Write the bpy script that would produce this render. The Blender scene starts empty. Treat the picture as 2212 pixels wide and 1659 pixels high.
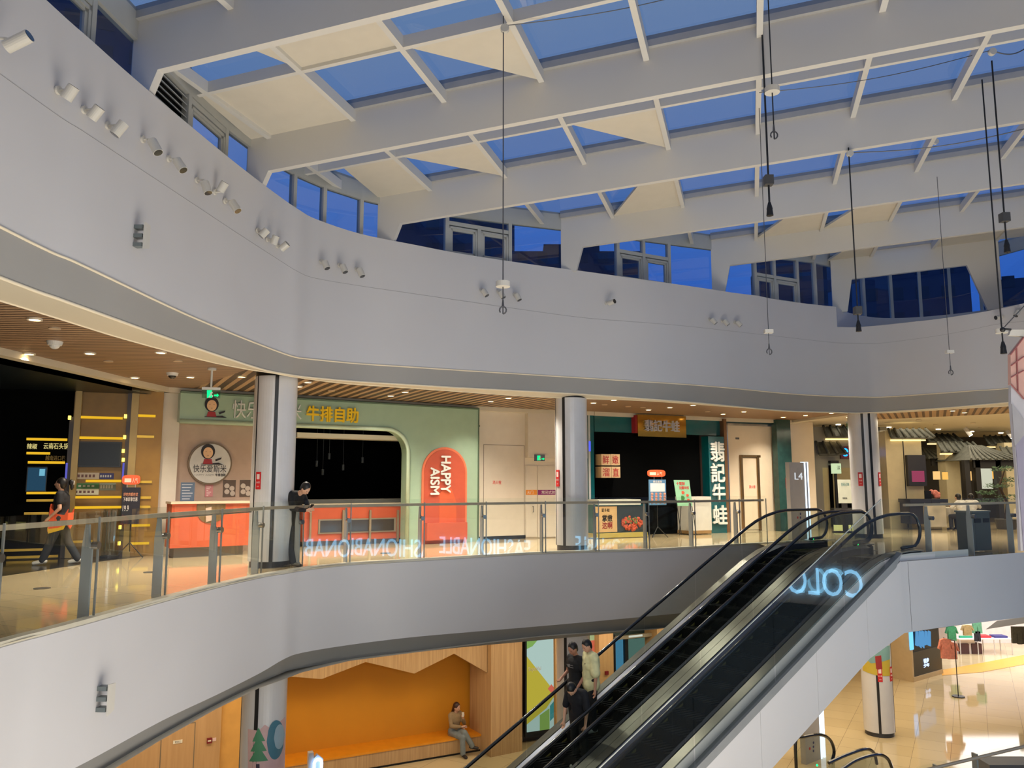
import bpy, bmesh, math, random
from mathutils import Vector, Matrix
random.seed(7)
C = bpy.context.scene.collection
scn = bpy.context.scene
# ---------------------------------------------------------------- camera
F = 1700.0; PIT = math.atan(215 / F); EYE = 1.6; CX, CY = 1106.0, 829.5
cam = bpy.data.objects.new('camera', bpy.data.cameras.new('camera')); C.objects.link(cam)
cam.location = (0, 0, EYE); cam.rotation_euler = (math.pi / 2 + PIT, 0, 0)
cam.data.sensor_width = 36; cam.data.lens = F / 2212 * 36; cam.data.clip_end = 400
scn.camera = cam
vs = scn.view_settings; vs.view_transform = 'Standard'; vs.look = 'None'; vs.gamma = 1; vs.exposure = 0.0
vs.use_curve_mapping = False
scn.cycles.max_bounces = 8; scn.cycles.transparent_max_bounces = 24; scn.cycles.diffuse_bounces = 4
scn.cycles.glossy_bounces = 4; scn.cycles.sample_clamp_indirect = 4.0; scn.cycles.caustics_reflective = False
scn.cycles.caustics_refractive = False
# ---------------------------------------------------------------- world: dusk sky
def lin(c):
    r = []
    for v in c[:3]:
        v = v / 255.0
        r.append(v / 12.92 if v <= .04045 else ((v + .055) / 1.055) ** 2.4)
    return (r[0], r[1], r[2], 1)
W = bpy.data.worlds.new('dusk_sky'); scn.world = W; W.use_nodes = True
nt = W.node_tree; nt.nodes.clear()
out = nt.nodes.new('ShaderNodeOutputWorld'); bg = nt.nodes.new('ShaderNodeBackground')
tc = nt.nodes.new('ShaderNodeTexCoord'); sx = nt.nodes.new('ShaderNodeSeparateXYZ'); rp = nt.nodes.new('ShaderNodeValToRGB')
nz = nt.nodes.new('ShaderNodeTexNoise'); nz.inputs['Scale'].default_value = 2.2; nz.inputs['Detail'].default_value = 3
mx = nt.nodes.new('ShaderNodeMath'); mx.operation = 'MULTIPLY_ADD'; mx.inputs[1].default_value = .16; 
nt.links.new(tc.outputs['Generated'], sx.inputs[0]); nt.links.new(tc.outputs['Generated'], nz.inputs['Vector'])
nt.links.new(nz.outputs['Fac'], mx.inputs[0]); nt.links.new(sx.outputs['Z'], mx.inputs[2]); nt.links.new(mx.outputs[0], rp.inputs[0])
e = rp.color_ramp.elements
e[0].position = .0; e[0].color = lin((34, 78, 160)); e[1].position = .62; e[1].color = lin((120, 152, 200))
k = e.new(.28); k.color = lin((52, 112, 208))
nt.links.new(rp.outputs[0], bg.inputs[0]); bg.inputs[1].default_value = 1.0; nt.links.new(bg.outputs[0], out.inputs[0])
# ---------------------------------------------------------------- large unseen area lamps that fill the hall
def area(name, loc, rot, size, power, col, sy=None):
    l = bpy.data.lights.new(name, 'AREA'); l.energy = power; l.color = col; l.size = size
    if sy: l.shape = 'RECTANGLE'; l.size_y = sy
    o = bpy.data.objects.new(name, l); o.location = loc; o.rotation_euler = rot; C.objects.link(o); return o
# upward lamp stands in for lit storeys below; camera-side lamps are added fill
area('atrium_lower_light', (4, 6, -7.6), (math.pi, 0, 0), 12, 2000, (1, .93, .83))
area('gallery_fill', (3, -5.5, 3.4), (math.radians(62), 0, 0), 14, 1080, (.91, .955, 1), 3)
area('gallery_fill_left', (-3, 1.0, -3.2), (math.radians(75), 0, math.radians(20)), 6, 90, (.9, .94, 1), 2)
# ---------------------------------------------------------------- pixel helpers (2212x1659 frame)
SP, CP = math.sin(PIT), math.cos(PIT)
def ray(px, py):
    x = (px - CX) / F; d = (py - CY) / F
    return Vector((x, CP + d * SP, SP - d * CP))
def atz(px, py, z):
    r = ray(px, py); p = r * ((z - EYE) / r.z); return Vector((p.x, p.y, z))
def aty(px, py, y):
    r = ray(px, py); p = r * (y / r.y); return Vector((p.x, p.y, p.z + EYE))
def prjx(p):
    f = p[1] * CP + (p[2] - EYE) * SP
    return CX + F * p[0] / f
def interp(pts, x):
    if x <= pts[0][0]: return pts[0][1]
    for (a, b), (c, d) in zip(pts, pts[1:]):
        if x <= c: return b + (d - b) * (x - a) / (c - a)
    return pts[-1][1]
# ---------------------------------------------------------------- materials
MATS = {}
def mat(name, col, rough=.5, metal=0, emit=0, ecol=None, noise=.05, scale=4, bump=0, coat=0, spec=.5):
    if name in MATS: return MATS[name]
    m = bpy.data.materials.new(name); m.use_nodes = True; t = m.node_tree; b = t.nodes['Principled BSDF']
    c = lin(col)
    b.inputs['Roughness'].default_value = rough; b.inputs['Metallic'].default_value = metal
    b.inputs['Specular IOR Level'].default_value = spec
    if coat: b.inputs['Coat Weight'].default_value = coat; b.inputs['Coat Roughness'].default_value = .04
    n = t.nodes.new('ShaderNodeTexNoise'); n.inputs['Scale'].default_value = scale; n.inputs['Detail'].default_value = 2
    g = t.nodes.new('ShaderNodeTexCoord'); t.links.new(g.outputs['Object'], n.inputs['Vector'])
    r = t.nodes.new('ShaderNodeValToRGB'); t.links.new(n.outputs['Fac'], r.inputs[0])
    r.color_ramp.elements[0].position = .3; r.color_ramp.elements[1].position = .7
    r.color_ramp.elements[0].color = tuple(v * (1 - noise) for v in c[:3]) + (1,)
    r.color_ramp.elements[1].color = tuple(min(1, v * (1 + noise)) for v in c[:3]) + (1,)
    t.links.new(r.outputs[0], b.inputs['Base Color'])
    if bump:
        bp = t.nodes.new('ShaderNodeBump'); bp.inputs['Strength'].default_value = bump
        t.links.new(n.outputs['Fac'], bp.inputs['Height']); t.links.new(bp.outputs[0], b.inputs['Normal'])
    if emit:
        b.inputs['Emission Color'].default_value = lin(ecol or col); b.inputs['Emission Strength'].default_value = emit
    MATS[name] = m; return m
def glass(name, tint=(225, 235, 230), ior=1.5, refl=1.0, fixed=None):
    if name in MATS: return MATS[name]
    m = bpy.data.materials.new(name); m.use_nodes = True; t = m.node_tree; t.nodes.clear()
    o = t.nodes.new('ShaderNodeOutputMaterial'); mix = t.nodes.new('ShaderNodeMixShader')
    tr = t.nodes.new('ShaderNodeBsdfTransparent'); gl = t.nodes.new('ShaderNodeBsdfGlossy')
    tr.inputs[0].default_value = lin(tint); gl.inputs['Roughness'].default_value = .0
    gl.inputs[0].default_value = (refl, refl, refl, 1)
    fr = t.nodes.new('ShaderNodeFresnel'); ge = t.nodes.new('ShaderNodeNewGeometry'); mi = t.nodes.new('ShaderNodeMath'); mi.operation = 'MULTIPLY_ADD'
    mi.inputs[1].default_value = 1 / ior - ior; mi.inputs[2].default_value = ior
    t.links.new(ge.outputs['Backfacing'], mi.inputs[0]); t.links.new(mi.outputs[0], fr.inputs[0])
    n = t.nodes.new('ShaderNodeTexNoise'); n.inputs['Scale'].default_value = .8
    ml = t.nodes.new('ShaderNodeMath'); ml.operation = 'MULTIPLY_ADD'; ml.inputs[1].default_value = .02
    t.links.new(n.outputs['Fac'], ml.inputs[0]); t.links.new(fr.outputs[0], ml.inputs[2])
    if fixed is not None: mix.inputs[0].default_value = fixed
    else: t.links.new(ml.outputs[0], mix.inputs[0])
    t.links.new(tr.outputs[0], mix.inputs[1]); t.links.new(gl.outputs[0], mix.inputs[2]); t.links.new(mix.outputs[0], o.inputs[0])
    MATS[name] = m; return m
def emis(name, col, s):
    if name in MATS: return MATS[name]
    m = bpy.data.materials.new(name); m.use_nodes = True; t = m.node_tree; t.nodes.clear()
    o = t.nodes.new('ShaderNodeOutputMaterial'); em = t.nodes.new('ShaderNodeEmission')
    em.inputs[0].default_value = lin(col); em.inputs[1].default_value = s; t.links.new(em.outputs[0], o.inputs[0])
    MATS[name] = m; return m
def stripes(name, ca, cb, ang, pitch, duty=.5, rough=.5, bump=.6):
    m = bpy.data.materials.new(name); m.use_nodes = True; t = m.node_tree; b = t.nodes['Principled BSDF']
    g = t.nodes.new('ShaderNodeTexCoord'); mp = t.nodes.new('ShaderNodeMapping'); mp.vector_type = 'POINT'
    mp.inputs['Rotation'].default_value = (0, 0, ang)
    s = t.nodes.new('ShaderNodeSeparateXYZ'); t.links.new(g.outputs['Object'], mp.inputs[0]); t.links.new(mp.outputs[0], s.inputs[0])
    d = t.nodes.new('ShaderNodeMath'); d.operation = 'DIVIDE'; d.inputs[1].default_value = pitch
    f = t.nodes.new('ShaderNodeMath'); f.operation = 'FRACT'; r = t.nodes.new('ShaderNodeValToRGB'); r.color_ramp.interpolation = 'CONSTANT'
    t.links.new(s.outputs['Y'], d.inputs[0]); t.links.new(d.outputs[0], f.inputs[0]); t.links.new(f.outputs[0], r.inputs[0])
    r.color_ramp.elements[0].color = lin(ca); r.color_ramp.elements[1].position = duty; r.color_ramp.elements[1].color = lin(cb)
    t.links.new(r.outputs[0], b.inputs['Base Color']); b.inputs['Roughness'].default_value = rough
    MATS[name] = m; return m
def woodmat(name, ca, cb, scale=6, rough=.5, vertical=True):
    m = bpy.data.materials.new(name); m.use_nodes = True; t = m.node_tree; b = t.nodes['Principled BSDF']
    g = t.nodes.new('ShaderNodeTexCoord'); mp = t.nodes.new('ShaderNodeMapping')
    mp.inputs['Scale'].default_value = (scale, scale, .25) if vertical else (.4, scale * 2, scale)
    n = t.nodes.new('ShaderNodeTexNoise'); n.inputs['Scale'].default_value = 3; n.inputs['Detail'].default_value = 6
    r = t.nodes.new('ShaderNodeValToRGB'); r.color_ramp.elements[0].color = lin(ca); r.color_ramp.elements[1].color = lin(cb)
    r.color_ramp.elements[0].position = .35; r.color_ramp.elements[1].position = .65
    t.links.new(g.outputs['Object'], mp.inputs[0]); t.links.new(mp.outputs[0], n.inputs['Vector']); t.links.new(n.outputs['Fac'], r.inputs[0])
    t.links.new(r.outputs[0], b.inputs['Base Color']); b.inputs['Roughness'].default_value = rough
    MATS[name] = m; return m
def tilemat(name, ca, cb, size=.8, rough=.08, ang=0, mortar=.004, cm=(120, 110, 95)):
    m = bpy.data.materials.new(name); m.use_nodes = True; t = m.node_tree; b = t.nodes['Principled BSDF']
    g = t.nodes.new('ShaderNodeTexCoord'); mp = t.nodes.new('ShaderNodeMapping'); mp.inputs['Rotation'].default_value = (0, 0, ang)
    k = t.nodes.new('ShaderNodeTexBrick'); k.offset = 0; k.inputs['Scale'].default_value = 1
    k.inputs['Brick Width'].default_value = size; k.inputs['Row Height'].default_value = size; k.inputs['Mortar Size'].default_value = mortar
    k.inputs['Color1'].default_value = lin(ca); k.inputs['Color2'].default_value = lin(cb); k.inputs['Mortar'].default_value = lin(cm)
    t.links.new(g.outputs['Object'], mp.inputs[0]); t.links.new(mp.outputs[0], k.inputs[0]); t.links.new(k.outputs[0], b.inputs['Base Color'])
    b.inputs['Roughness'].default_value = rough; b.inputs['Specular IOR Level'].default_value = .6
    MATS[name] = m; return m
# ---------------------------------------------------------------- mesh builder
class MB:
    def __init__(s): s.v = []; s.f = []; s.m = []; s.mi = 0
    def add(s, vs_, fs):
        b = len(s.v); s.v += [Vector(p) for p in vs_]; s.f += [tuple(b + i for i in f) for f in fs]; s.m += [s.mi] * len(fs); return s
    def quad(s, *p): return s.add(p, [tuple(range(len(p)))])
    def hexa(s, p):  # p: 4 bottom + 4 top
        return s.add(p, [(3, 2, 1, 0), (4, 5, 6, 7), (0, 1, 5, 4), (1, 2, 6, 5), (2, 3, 7, 6), (3, 0, 4, 7)])
    def box(s, x0, x1, y0, y1, z0, z1):
        return s.hexa([(x0, y0, z0), (x1, y0, z0), (x1, y1, z0), (x0, y1, z0), (x0, y0, z1), (x1, y0, z1), (x1, y1, z1), (x0, y1, z1)])
    def prism(s, pts, off):
        n = len(pts); off = Vector(off); a = [Vector(p) for p in pts]
        return s.add(a + [p + off for p in a], [tuple(range(n - 1, -1, -1)), tuple(range(n, 2 * n))] + [(i, (i + 1) % n, n + (i + 1) % n, n + i) for i in range(n)])
    def cyl(s, p, q, r, r2=None, n=12, caps=True):
        p, q = Vector(p), Vector(q); r2 = r if r2 is None else r2; d = (q - p)
        if d.length < 1e-6: return s
        d.normalize(); a = d.orthogonal().normalized(); b = d.cross(a)
        c = [(math.cos(2 * math.pi * i / n), math.sin(2 * math.pi * i / n)) for i in range(n)]
        vv = [p + (a * x + b * y) * r for x, y in c] + [q + (a * x + b * y) * r2 for x, y in c]
        ff = [(i, (i + 1) % n, n + (i + 1) % n, n + i) for i in range(n)]
        if caps: ff += [tuple(range(n - 1, -1, -1)), tuple(range(n, 2 * n))]
        return s.add(vv, ff)
    def tube(s, pts, r, n=8):
        pts = [Vector(p) for p in pts]; rings = []; prev = None
        for i, p in enumerate(pts):
            d = (pts[min(i + 1, len(pts) - 1)] - pts[max(i - 1, 0)]).normalized()
            if prev is None: a = d.orthogonal().normalized()
            else: a = (prev - d * prev.dot(d)).normalized()
            prev = a; b = d.cross(a)
            rr = r[i] if isinstance(r, (list, tuple)) else r
            rings.append([p + (a * math.cos(2 * math.pi * k / n) + b * math.sin(2 * math.pi * k / n)) * rr for k in range(n)])
        vv = [q for g in rings for q in g]; ff = []
        for i in range(len(pts) - 1):
            for k in range(n): ff.append((i * n + k, i * n + (k + 1) % n, (i + 1) * n + (k + 1) % n, (i + 1) * n + k))
        ff += [tuple(range(n - 1, -1, -1)), tuple(range((len(pts) - 1) * n, len(pts) * n))]
        return s.add(vv, ff)
    def ell(s, c, rx, ry, rz, nu=16, nv=10, rot=None):
        c = Vector(c); vv = []; ff = []
        for j in range(nv + 1):
            t = math.pi * j / nv
            for i in range(nu):
                a = 2 * math.pi * i / nu; q = Vector((rx * math.sin(t) * math.cos(a), ry * math.sin(t) * math.sin(a), rz * math.cos(t)))
                if rot: q = rot @ q
                vv.append(c + q)
        for j in range(nv):
            for i in range(nu): ff.append((j * nu + i, (j + 1) * nu + i, (j + 1) * nu + (i + 1) % nu, j * nu + (i + 1) % nu))
        return s.add(vv, ff)
    def mesh(s, name, off=None):
        me = bpy.data.meshes.new(name); off = off or Vector((0, 0, 0))
        me.from_pydata([tuple(p - off) for p in s.v], [], s.f)
        me.validate(); bm = bmesh.new(); bm.from_mesh(me); bmesh.ops.remove_doubles(bm, verts=bm.verts, dist=1e-5)
        if len(bm.faces) < 30000: bmesh.ops.recalc_face_normals(bm, faces=bm.faces)
        bm.to_mesh(me); bm.free(); return me
    def build(s, name, material, parent=None, smooth=False, label=None, cat=None, group=None, kind=None, bevel=0):
        off = parent.location.copy() if parent is not None else None
        if parent is not None and parent.parent is not None:
            off = off + parent.parent.location
        if parent is None and kind != 'structure' and s.v:
            lo = Vector([min(p[i] for p in s.v) for i in range(3)]); hi = Vector([max(p[i] for p in s.v) for i in range(3)])
            off = Vector(((lo.x + hi.x) / 2, (lo.y + hi.y) / 2, lo.z))
        me = s.mesh(name, off)
        ms = material if isinstance(material, (list, tuple)) else [material]
        for q in ms: me.materials.append(q)
        if smooth:
            for p in me.polygons: p.use_smooth = True
        o = bpy.data.objects.new(name, me); C.objects.link(o)
        if parent is not None: o.parent = parent
        elif off is not None: o.location = off
        if bevel:
            b = o.modifiers.new('bevel', 'BEVEL'); b.width = bevel; b.segments = 2; b.limit_method = 'ANGLE'
        if label: o['label'] = label
        if cat: o['category'] = cat
        if group: o['group'] = group
        if kind: o['kind'] = kind
        return o
def thing(name, loc, label=None, cat=None, group=None, kind=None, rz=0):
    o = bpy.data.objects.new(name, None); C.objects.link(o); o.location = Vector(loc); o.rotation_euler = (0, 0, rz)
    o.empty_display_size = .1
    if label: o['label'] = label
    if cat: o['category'] = cat
    if group: o['group'] = group
    if kind: o['kind'] = kind
    return o
def copy_tree(o, loc, label=None, rz=None, group=None):
    r = o.copy(); C.objects.link(r); r.location = Vector(loc)
    if rz is not None: r.rotation_euler = (0, 0, rz)
    if label: r['label'] = label
    if group: r['group'] = group
    def rec(a, b):
        for ch in [x for x in list(C.objects) if x.parent == a]:
            c = ch.copy(); C.objects.link(c); c.parent = b; rec(ch, c)
    rec(o, r); return r
class Pl:  # a vertical plane through two plan points, seen from the hall
    def __init__(s, P, Q):
        s.o = Vector((P[0], P[1], 0)); d = Vector((Q[0] - P[0], Q[1] - P[1], 0)); s.L = d.length; s.x = d.normalized()
        s.n = Vector((s.x.y, -s.x.x, 0))
        if s.n.dot(-s.o) < 0: s.n = -s.n
    def pt(s, a, z, d=0): p = s.o + s.x * a + s.n * d; return Vector((p.x, p.y, z))
    def px(s, px, py, d=0):
        r = ray(px, py); o = s.o + s.n * d; t = o.dot(s.n) / Vector((r.x, r.y, 0)).dot(s.n)
        p = r * t; return ((Vector((p.x, p.y, 0)) - o).dot(s.x), p.z + EYE)
    def at(s, px, py, d=0): a, z = s.px(px, py, d); return s.pt(a, z, d)
def pbox(mb, pl, a0, a1, z0, z1, d0, d1):
    if a0 > a1: a0, a1 = a1, a0
    if z0 > z1: z0, z1 = z1, z0
    return mb.hexa([pl.pt(a0, z0, d0), pl.pt(a1, z0, d0), pl.pt(a1, z0, d1), pl.pt(a0, z0, d1), pl.pt(a0, z1, d0), pl.pt(a1, z1, d0), pl.pt(a1, z1, d1), pl.pt(a0, z1, d1)])
def prect(mb, pl, x0, y0, x1, y1, d0=0, d1=.03):  # a slab on the plane between two picture corners
    a0, a1, z0, z1 = pspan(pl, x0, y0, x1, y1, d1); return pbox(mb, pl, a0, a1, z0, z1, d0, d1)
def pspan(pl, x0, y0, x1, y1, d):
    ym = (y0 + y1) / 2; xm = (x0 + x1) / 2; return pl.px(x0, ym, d)[0], pl.px(x1, ym, d)[0], pl.px(xm, y1, d)[1], pl.px(xm, y0, d)[1]
def pprism(mb, pl, pts, d0, d1):  # (a,z) outline
    return mb.prism([pl.pt(a, z, d0) for a, z in pts], pl.n * (d1 - d0))
def textmb(mb, pl, s, a0, a1, z0, z1, d0, d1, bold=.0, mirror=False):
    """letters fitted into a box on a plane"""
    c = bpy.data.curves.new('txt', 'FONT'); c.body = s; c.offset = 0; c.resolution_u = 3
    o = bpy.data.objects.new('txt', c); C.objects.link(o)
    dg = bpy.context.evaluated_depsgraph_get(); ev = o.evaluated_get(dg); me = ev.to_mesh()
    vs_ = [Vector(v.co) for v in me.vertices]; fs = [tuple(p.vertices) for p in me.polygons]; ev.to_mesh_clear()
    bpy.data.objects.remove(o); bpy.data.curves.remove(c)
    if not vs_: return mb
    x0 = min(v.x for v in vs_); x1 = max(v.x for v in vs_); y0 = min(v.y for v in vs_); y1 = max(v.y for v in vs_)
    def mp(v, d):
        tx = (v.x - x0) / max(1e-6, x1 - x0)
        if mirror: tx = 1 - tx
        return pl.pt(a0 + (a1 - a0) * tx, z0 + (z1 - z0) * (v.y - y0) / max(1e-6, y1 - y0), d)
    if bold:
        for ox, oy in ((bold, 0), (-bold, 0), (0, bold), (0, -bold)): mb.add([mp(v + Vector((ox, oy, 0)), d1 - .001) for v in vs_], fs)
    mb.add([mp(v, d1) for v in vs_], fs)
    if abs(d1 - d0) > 1e-5:  # sides
        ed = {}
        for f in fs:
            for i in range(len(f)):
                k_ = (f[i], f[(i + 1) % len(f)]); 
                if (k_[1], k_[0]) in ed: ed.pop((k_[1], k_[0]))
                else: ed[k_] = 1
        for a, b in ed: mb.add([mp(vs_[a], d1), mp(vs_[b], d1), mp(vs_[b], d0), mp(vs_[a], d0)], [(0, 1, 2, 3)])
    return mb
def textpx(mb, pl, s, x0, y0, x1, y1, d0=.02, d1=.03, bold=0, mirror=False):
    a0, a1, z0, z1 = pspan(pl, x0, y0, x1, y1, d1); return textmb(mb, pl, s, a0, a1, z0, z1, d0, d1, bold, mirror)
def catmull(pts, n=6):
    P = [Vector(p) for p in pts]; P = [P[0] * 2 - P[1]] + P + [P[-1] * 2 - P[-2]]; r = []
    for i in range(1, len(P) - 2):
        for k in range(n):
            t = k / n; a, b, c, d = P[i - 1:i + 3]
            r.append(.5 * ((2 * b) + (c - a) * t + (2 * a - 5 * b + 4 * c - d) * t * t + (3 * b - a - 3 * c + d) * t ** 3))
    r.append(P[-2]); return r
# ================================================================ the shell
M_white = mat('white_painted_plaster', (205, 203, 203), .55, noise=.02, scale=.6)
M_beam = mat('white_painted_steel', (210, 207, 201), .5, noise=.02, scale=.8)
M_grey = mat('grey_painted_panel', (150, 149, 147), .5, noise=.03, scale=.7)
M_cream = mat('cream_soffit', (214, 205, 184), .5, noise=.02, scale=.8)
M_panel = mat('cream_roof_panel', (212, 204, 188), .6, noise=.02)
M_trim = mat('cream_edge_trim', (235, 222, 196), .35, noise=.02)
M_frame = mat('window_frame_paint', (178, 178, 172), .45, noise=.02)
M_black = mat('black_paint', (14, 15, 17), .4)
G_roof = glass('roof_glass', (205, 210, 215), 1.45)
G_win = glass('window_glass', (190, 205, 225), 1.6)
M_steel = mat('brushed_steel', (150, 148, 144), .3, 1, noise=.05, scale=20)
# plan of the slab edge, from floor level
EDGE = [(-5, 1395), (100, 1367), (210, 1337), (363, 1294), (480, 1264), (570, 1244), (620, 1236), (660, 1229), (760, 1218), (880, 1211), (1000, 1204), (1160, 1195), (1280, 1191), (1400, 1188), (1500, 1183), (1600, 1177)]
EP = [Vector((-5.3, -9, 0)), Vector((-5.4, 0, 0)), Vector((-5.3, 5, 0))] + [atz(x, y, 0) for x, y in EDGE]
EPX = [None] * 3 + [x for x, y in EDGE]
RP = [(1700, (7.79, 22.15)), (1800, (9.39, 22.86)), (1850, (10.2, 23.1)), (1900, (10.95, 23.1)), (2020, (11.98, 22.15)), (2100, (12.64, 21.47)), (2185, (13.33, 20.84))]
top_ = [(-300, -330), (100, 0), (330, 205), (500, 345), (570, 400), (640, 450), (690, 477), (740, 497), (860, 522), (1060, 560), (1240, 583), (1540, 625), (1700, 652), (1790, 665)]
crease_ = [(-200, 40), (0, 165), (250, 330), (450, 462), (560, 535), (660, 597), (740, 612), (1000, 650), (1240, 685), (1470, 703), (1800, 740), (1880, 743), (1950, 738), (2100, 712), (2212, 690)]
out_ = [(-200, 408), (0, 494), (150, 560), (400, 678), (560, 745), (640, 772), (740, 783), (1000, 800), (1240, 815), (1480, 830), (1600, 840), (1700, 850), (1800, 856), (1850, 857), (1900, 858), (2020, 850), (2100, 844), (2185, 838)]
inn_ = [(-200, 530), (0, 600), (200, 672), (400, 744), (560, 797), (640, 812), (740, 822), (1000, 838), (1240, 850), (1480, 868), (1700, 888), (1850, 892), (1950, 888), (2100, 876), (2185, 868)]
low_ = [(-200, 1832), (165, 1659), (300, 1580), (430, 1520), (500, 1485), (560, 1455), (620, 1420), (660, 1408), (700, 1400), (900, 1375), (1200, 1350), (1384, 1333), (1600, 1312)]
lowi_ = [(-200, 1910), (235, 1659), (400, 1562), (480, 1516), (576, 1468), (620, 1450), (660, 1440), (800, 1420), (1000, 1398), (1200, 1380), (1384, 1362), (1600, 1340)]
def prj(p):
    f = p[1] * CP + (p[2] - EYE) * SP; u = -p[1] * SP + (p[2] - EYE) * CP
    return CX + F * p[0] / f, CY - F * u / f
def zrow(p, row, z0, z1):  # height at which the vertical through p meets a curve seen in the photo
    for _ in range(40):
        z = (z0 + z1) / 2; x, y = prj((p[0], p[1], z))
        if y > interp(row, x): z0 = z
        else: z1 = z
    return z
def offpt(P, i, d):  # push inwards (away from the hall)
    a = P[max(i - 1, 0)]; b = P[min(i + 1, len(P) - 1)]; t = (b - a); t.z = 0; t.normalize(); n = Vector((-t.y, t.x, 0))
    return P[i] + n * d
UP = []  # rows: top, crease, out, inn
plan = [(x, p) for x, p in zip(EPX, EP)] + [(x, Vector((p[0], p[1], 0))) for x, p in RP]
pts = [p for x, p in plan] + [Vector((14.4, 18.6, 0)), Vector((15.2, 13, 0)), Vector((15.2, -9, 0))]
topP = []; crP = []; outP = []; innP = []
for i, (x, p) in enumerate(plan):
    q = offpt(pts, i, .15)
    if x is None:
        zs4 = None
        topP.append(Vector((p.x, p.y, 6.86))); crP.append(Vector((p.x, p.y, 5.7))); outP.append(Vector((p.x, p.y, 4.25))); innP.append(Vector((q.x, q.y, 3.75)))
    else:
        tr = top_ if x <= 1700 else top_ + [(1791, 706), (1850, 707), (1900, 703), (2020, 690), (2100, 678), (2185, 662), (2212, 655)]
        topP.append(Vector((p.x, p.y, zrow(p, tr, 5, 9)))); crP.append(Vector((p.x, p.y, zrow(p, crease_, 4.5, 7)))); outP.append(Vector((p.x, p.y, zrow(p, out_, 3.5, 5)))); innP.append(Vector((q.x, q.y, zrow(q, inn_, 3.2, 4.5))))
for (x, y) in ((14.4, 18.6), (15.2, 13), (15.2, -9)):
    topP.append(Vector((x, y, 6.7))); crP.append(Vector((x, y, 5.7))); outP.append(Vector((x, y, 4.13))); innP.append(Vector((x + .15, y, 3.7)))
plan_all = pts
def strip(mb, A, B):
    for i in range(len(A) - 1): mb.quad(A[i], A[i + 1], B[i + 1], B[i])
    return mb
def smoothrow(R): return catmull(R, 4)
sT, sC, sO, sI = map(smoothrow, (topP, crP, outP, innP))
par_ = [(1780, 706), (1850, 707), (1900, 703), (2020, 690), (2100, 678), (2185, 662), (2212, 655), (2400, 600)]
i0 = next(i for i, p in enumerate(sT) if p.y > 15 and prjx((p.x, p.y, 6.5)) >= 1794)
for i, p in enumerate(sT):
    if i < i0 and p.x > 7 and p.y > 15: p.z = 6.82
    elif i >= i0: p.z = zrow(p, par_, 5.5, 7) if (p.y > 19.5) else 6.3
sTl = [p.copy() for p in sT]
mb = MB(); strip(mb, sO, sC); strip(mb, sC, sT[:i0] + [Vector((sT[i0].x, sT[i0].y, 6.82))] if False else sT); mb.add([sT[i0 - 1], sT[i0], Vector((sT[i0].x, sT[i0].y, 6.82))], [(0, 1, 2)])
mb.build('wall_back', M_white, kind='structure', smooth=True)
mb = MB(); fr_ = sT[:i0] + [Vector((sT[i0].x, sT[i0].y, 6.82))]; bk_ = [offpt(sT, i, .32) for i in range(i0 + 1)]
for q in bk_: q.z = max(q.z, 6.7)
strip(mb, fr_, bk_); strip(mb, bk_, [p - Vector((0, 0, 1.2)) for p in bk_]); mb.build('trim_13', M_white, kind='structure')
# crease groove + bright edge lines
mb = MB(); mb.tube([p + Vector((0, -.002, 0)) for p in sC], .0035, 4); mb.build('trim_1', mat('groove_grey', (150, 148, 148), .7), kind='structure')
mb = MB(); strip(mb, sO, sI); mb.build('trim_2', M_grey, kind='structure', smooth=True)
mb = MB(); mb.tube(sO, .018, 6); mb.tube(sI, .022, 6); mb.build('trim_3', M_trim, kind='structure', smooth=True)
# soffit inwards of the chamfer, then slatted ceiling
wid = [(-9, .75), (8, .75), (11, .72), (13.5, .6), (15, .35), (17, .28), (60, .25)]
sS = []
for i in range(len(sI)):
    w_ = interp(wid, sI[i].y) if sI[i].x < 0 else .28
    q = offpt(sI, i, w_); q.z = 3.7; sS.append(q)
sI7 = [Vector((p.x, p.y, 3.705)) for p in sI]
mb = MB(); strip(mb, sI, sS); mb.build('trim_4', M_cream, kind='structure')
sS2 = [p + Vector((0, 0, .1)) for p in sS]
mb = MB(); strip(mb, sS, sS2); mb.tube(sS, .018, 6); mb.build('trim_5', M_trim, kind='structure')
# ---- storefront plan
SF = [Vector((-8.6, -9, 0)), Vector((-8.6, 12, 0)), Vector((-8.4, 14.5, 0)), Vector((-8.25, 16.7, 0)), Vector((-8.1, 18.1, 0)), Vector((-1.12, 22.62, 0)), Vector((.39, 23.5, 0)), Vector((2.45, 24.35, 0)), Vector((7.1, 26.6, 0)), Vector((9.3, 27.5, 0)), Vector((9.9, 27.8, 0))]
def cut(px_):  # index of soffit point whose picture column is nearest
    return min(range(len(sS)), key=lambda i: abs(prjx(sS[i]) - px_) if sS[i].y > 3 else 9e9)
cL, cM, cR = cut(560), cut(1235), cut(1880)
def ceil_poly(name, a, material, kind='structure'):
    mb = MB(); mb.quad(*a); return mb.build(name, material, kind=kind)
Zc = 3.8
def Z(p, z=Zc): return Vector((p.x, p.y, z))
S1 = stripes('slats_left', (150, 122, 96), (84, 62, 46), math.radians(4), .14, .6)
S2 = stripes('slats_diagonal', (164, 136, 104), (66, 48, 32), math.radians(62), .26, .42)
S3 = stripes('slats_right', (128, 100, 74), (92, 68, 48), 0, .12, .7)
S4 = stripes('slats_far', (164, 132, 98), (84, 62, 44), math.radians(-62), .2, .6)
ceil_poly('ceiling', [Z(p) for p in sS[:cL + 1]] + [Z(Vector((-7.6, 18.42, 0))), Z(SF[4]), Z(SF[3]), Z(SF[2]), Z(SF[1]), Z(SF[0])], S1)
ceil_poly('ceiling.001', [Z(p) for p in sS[cL:cM + 1]] + [Z(SF[6] + Vector((.9, .5, 0))), Z(SF[6]), Z(SF[5]), Z(Vector((-7.6, 18.42, 0)))], S2)
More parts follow.
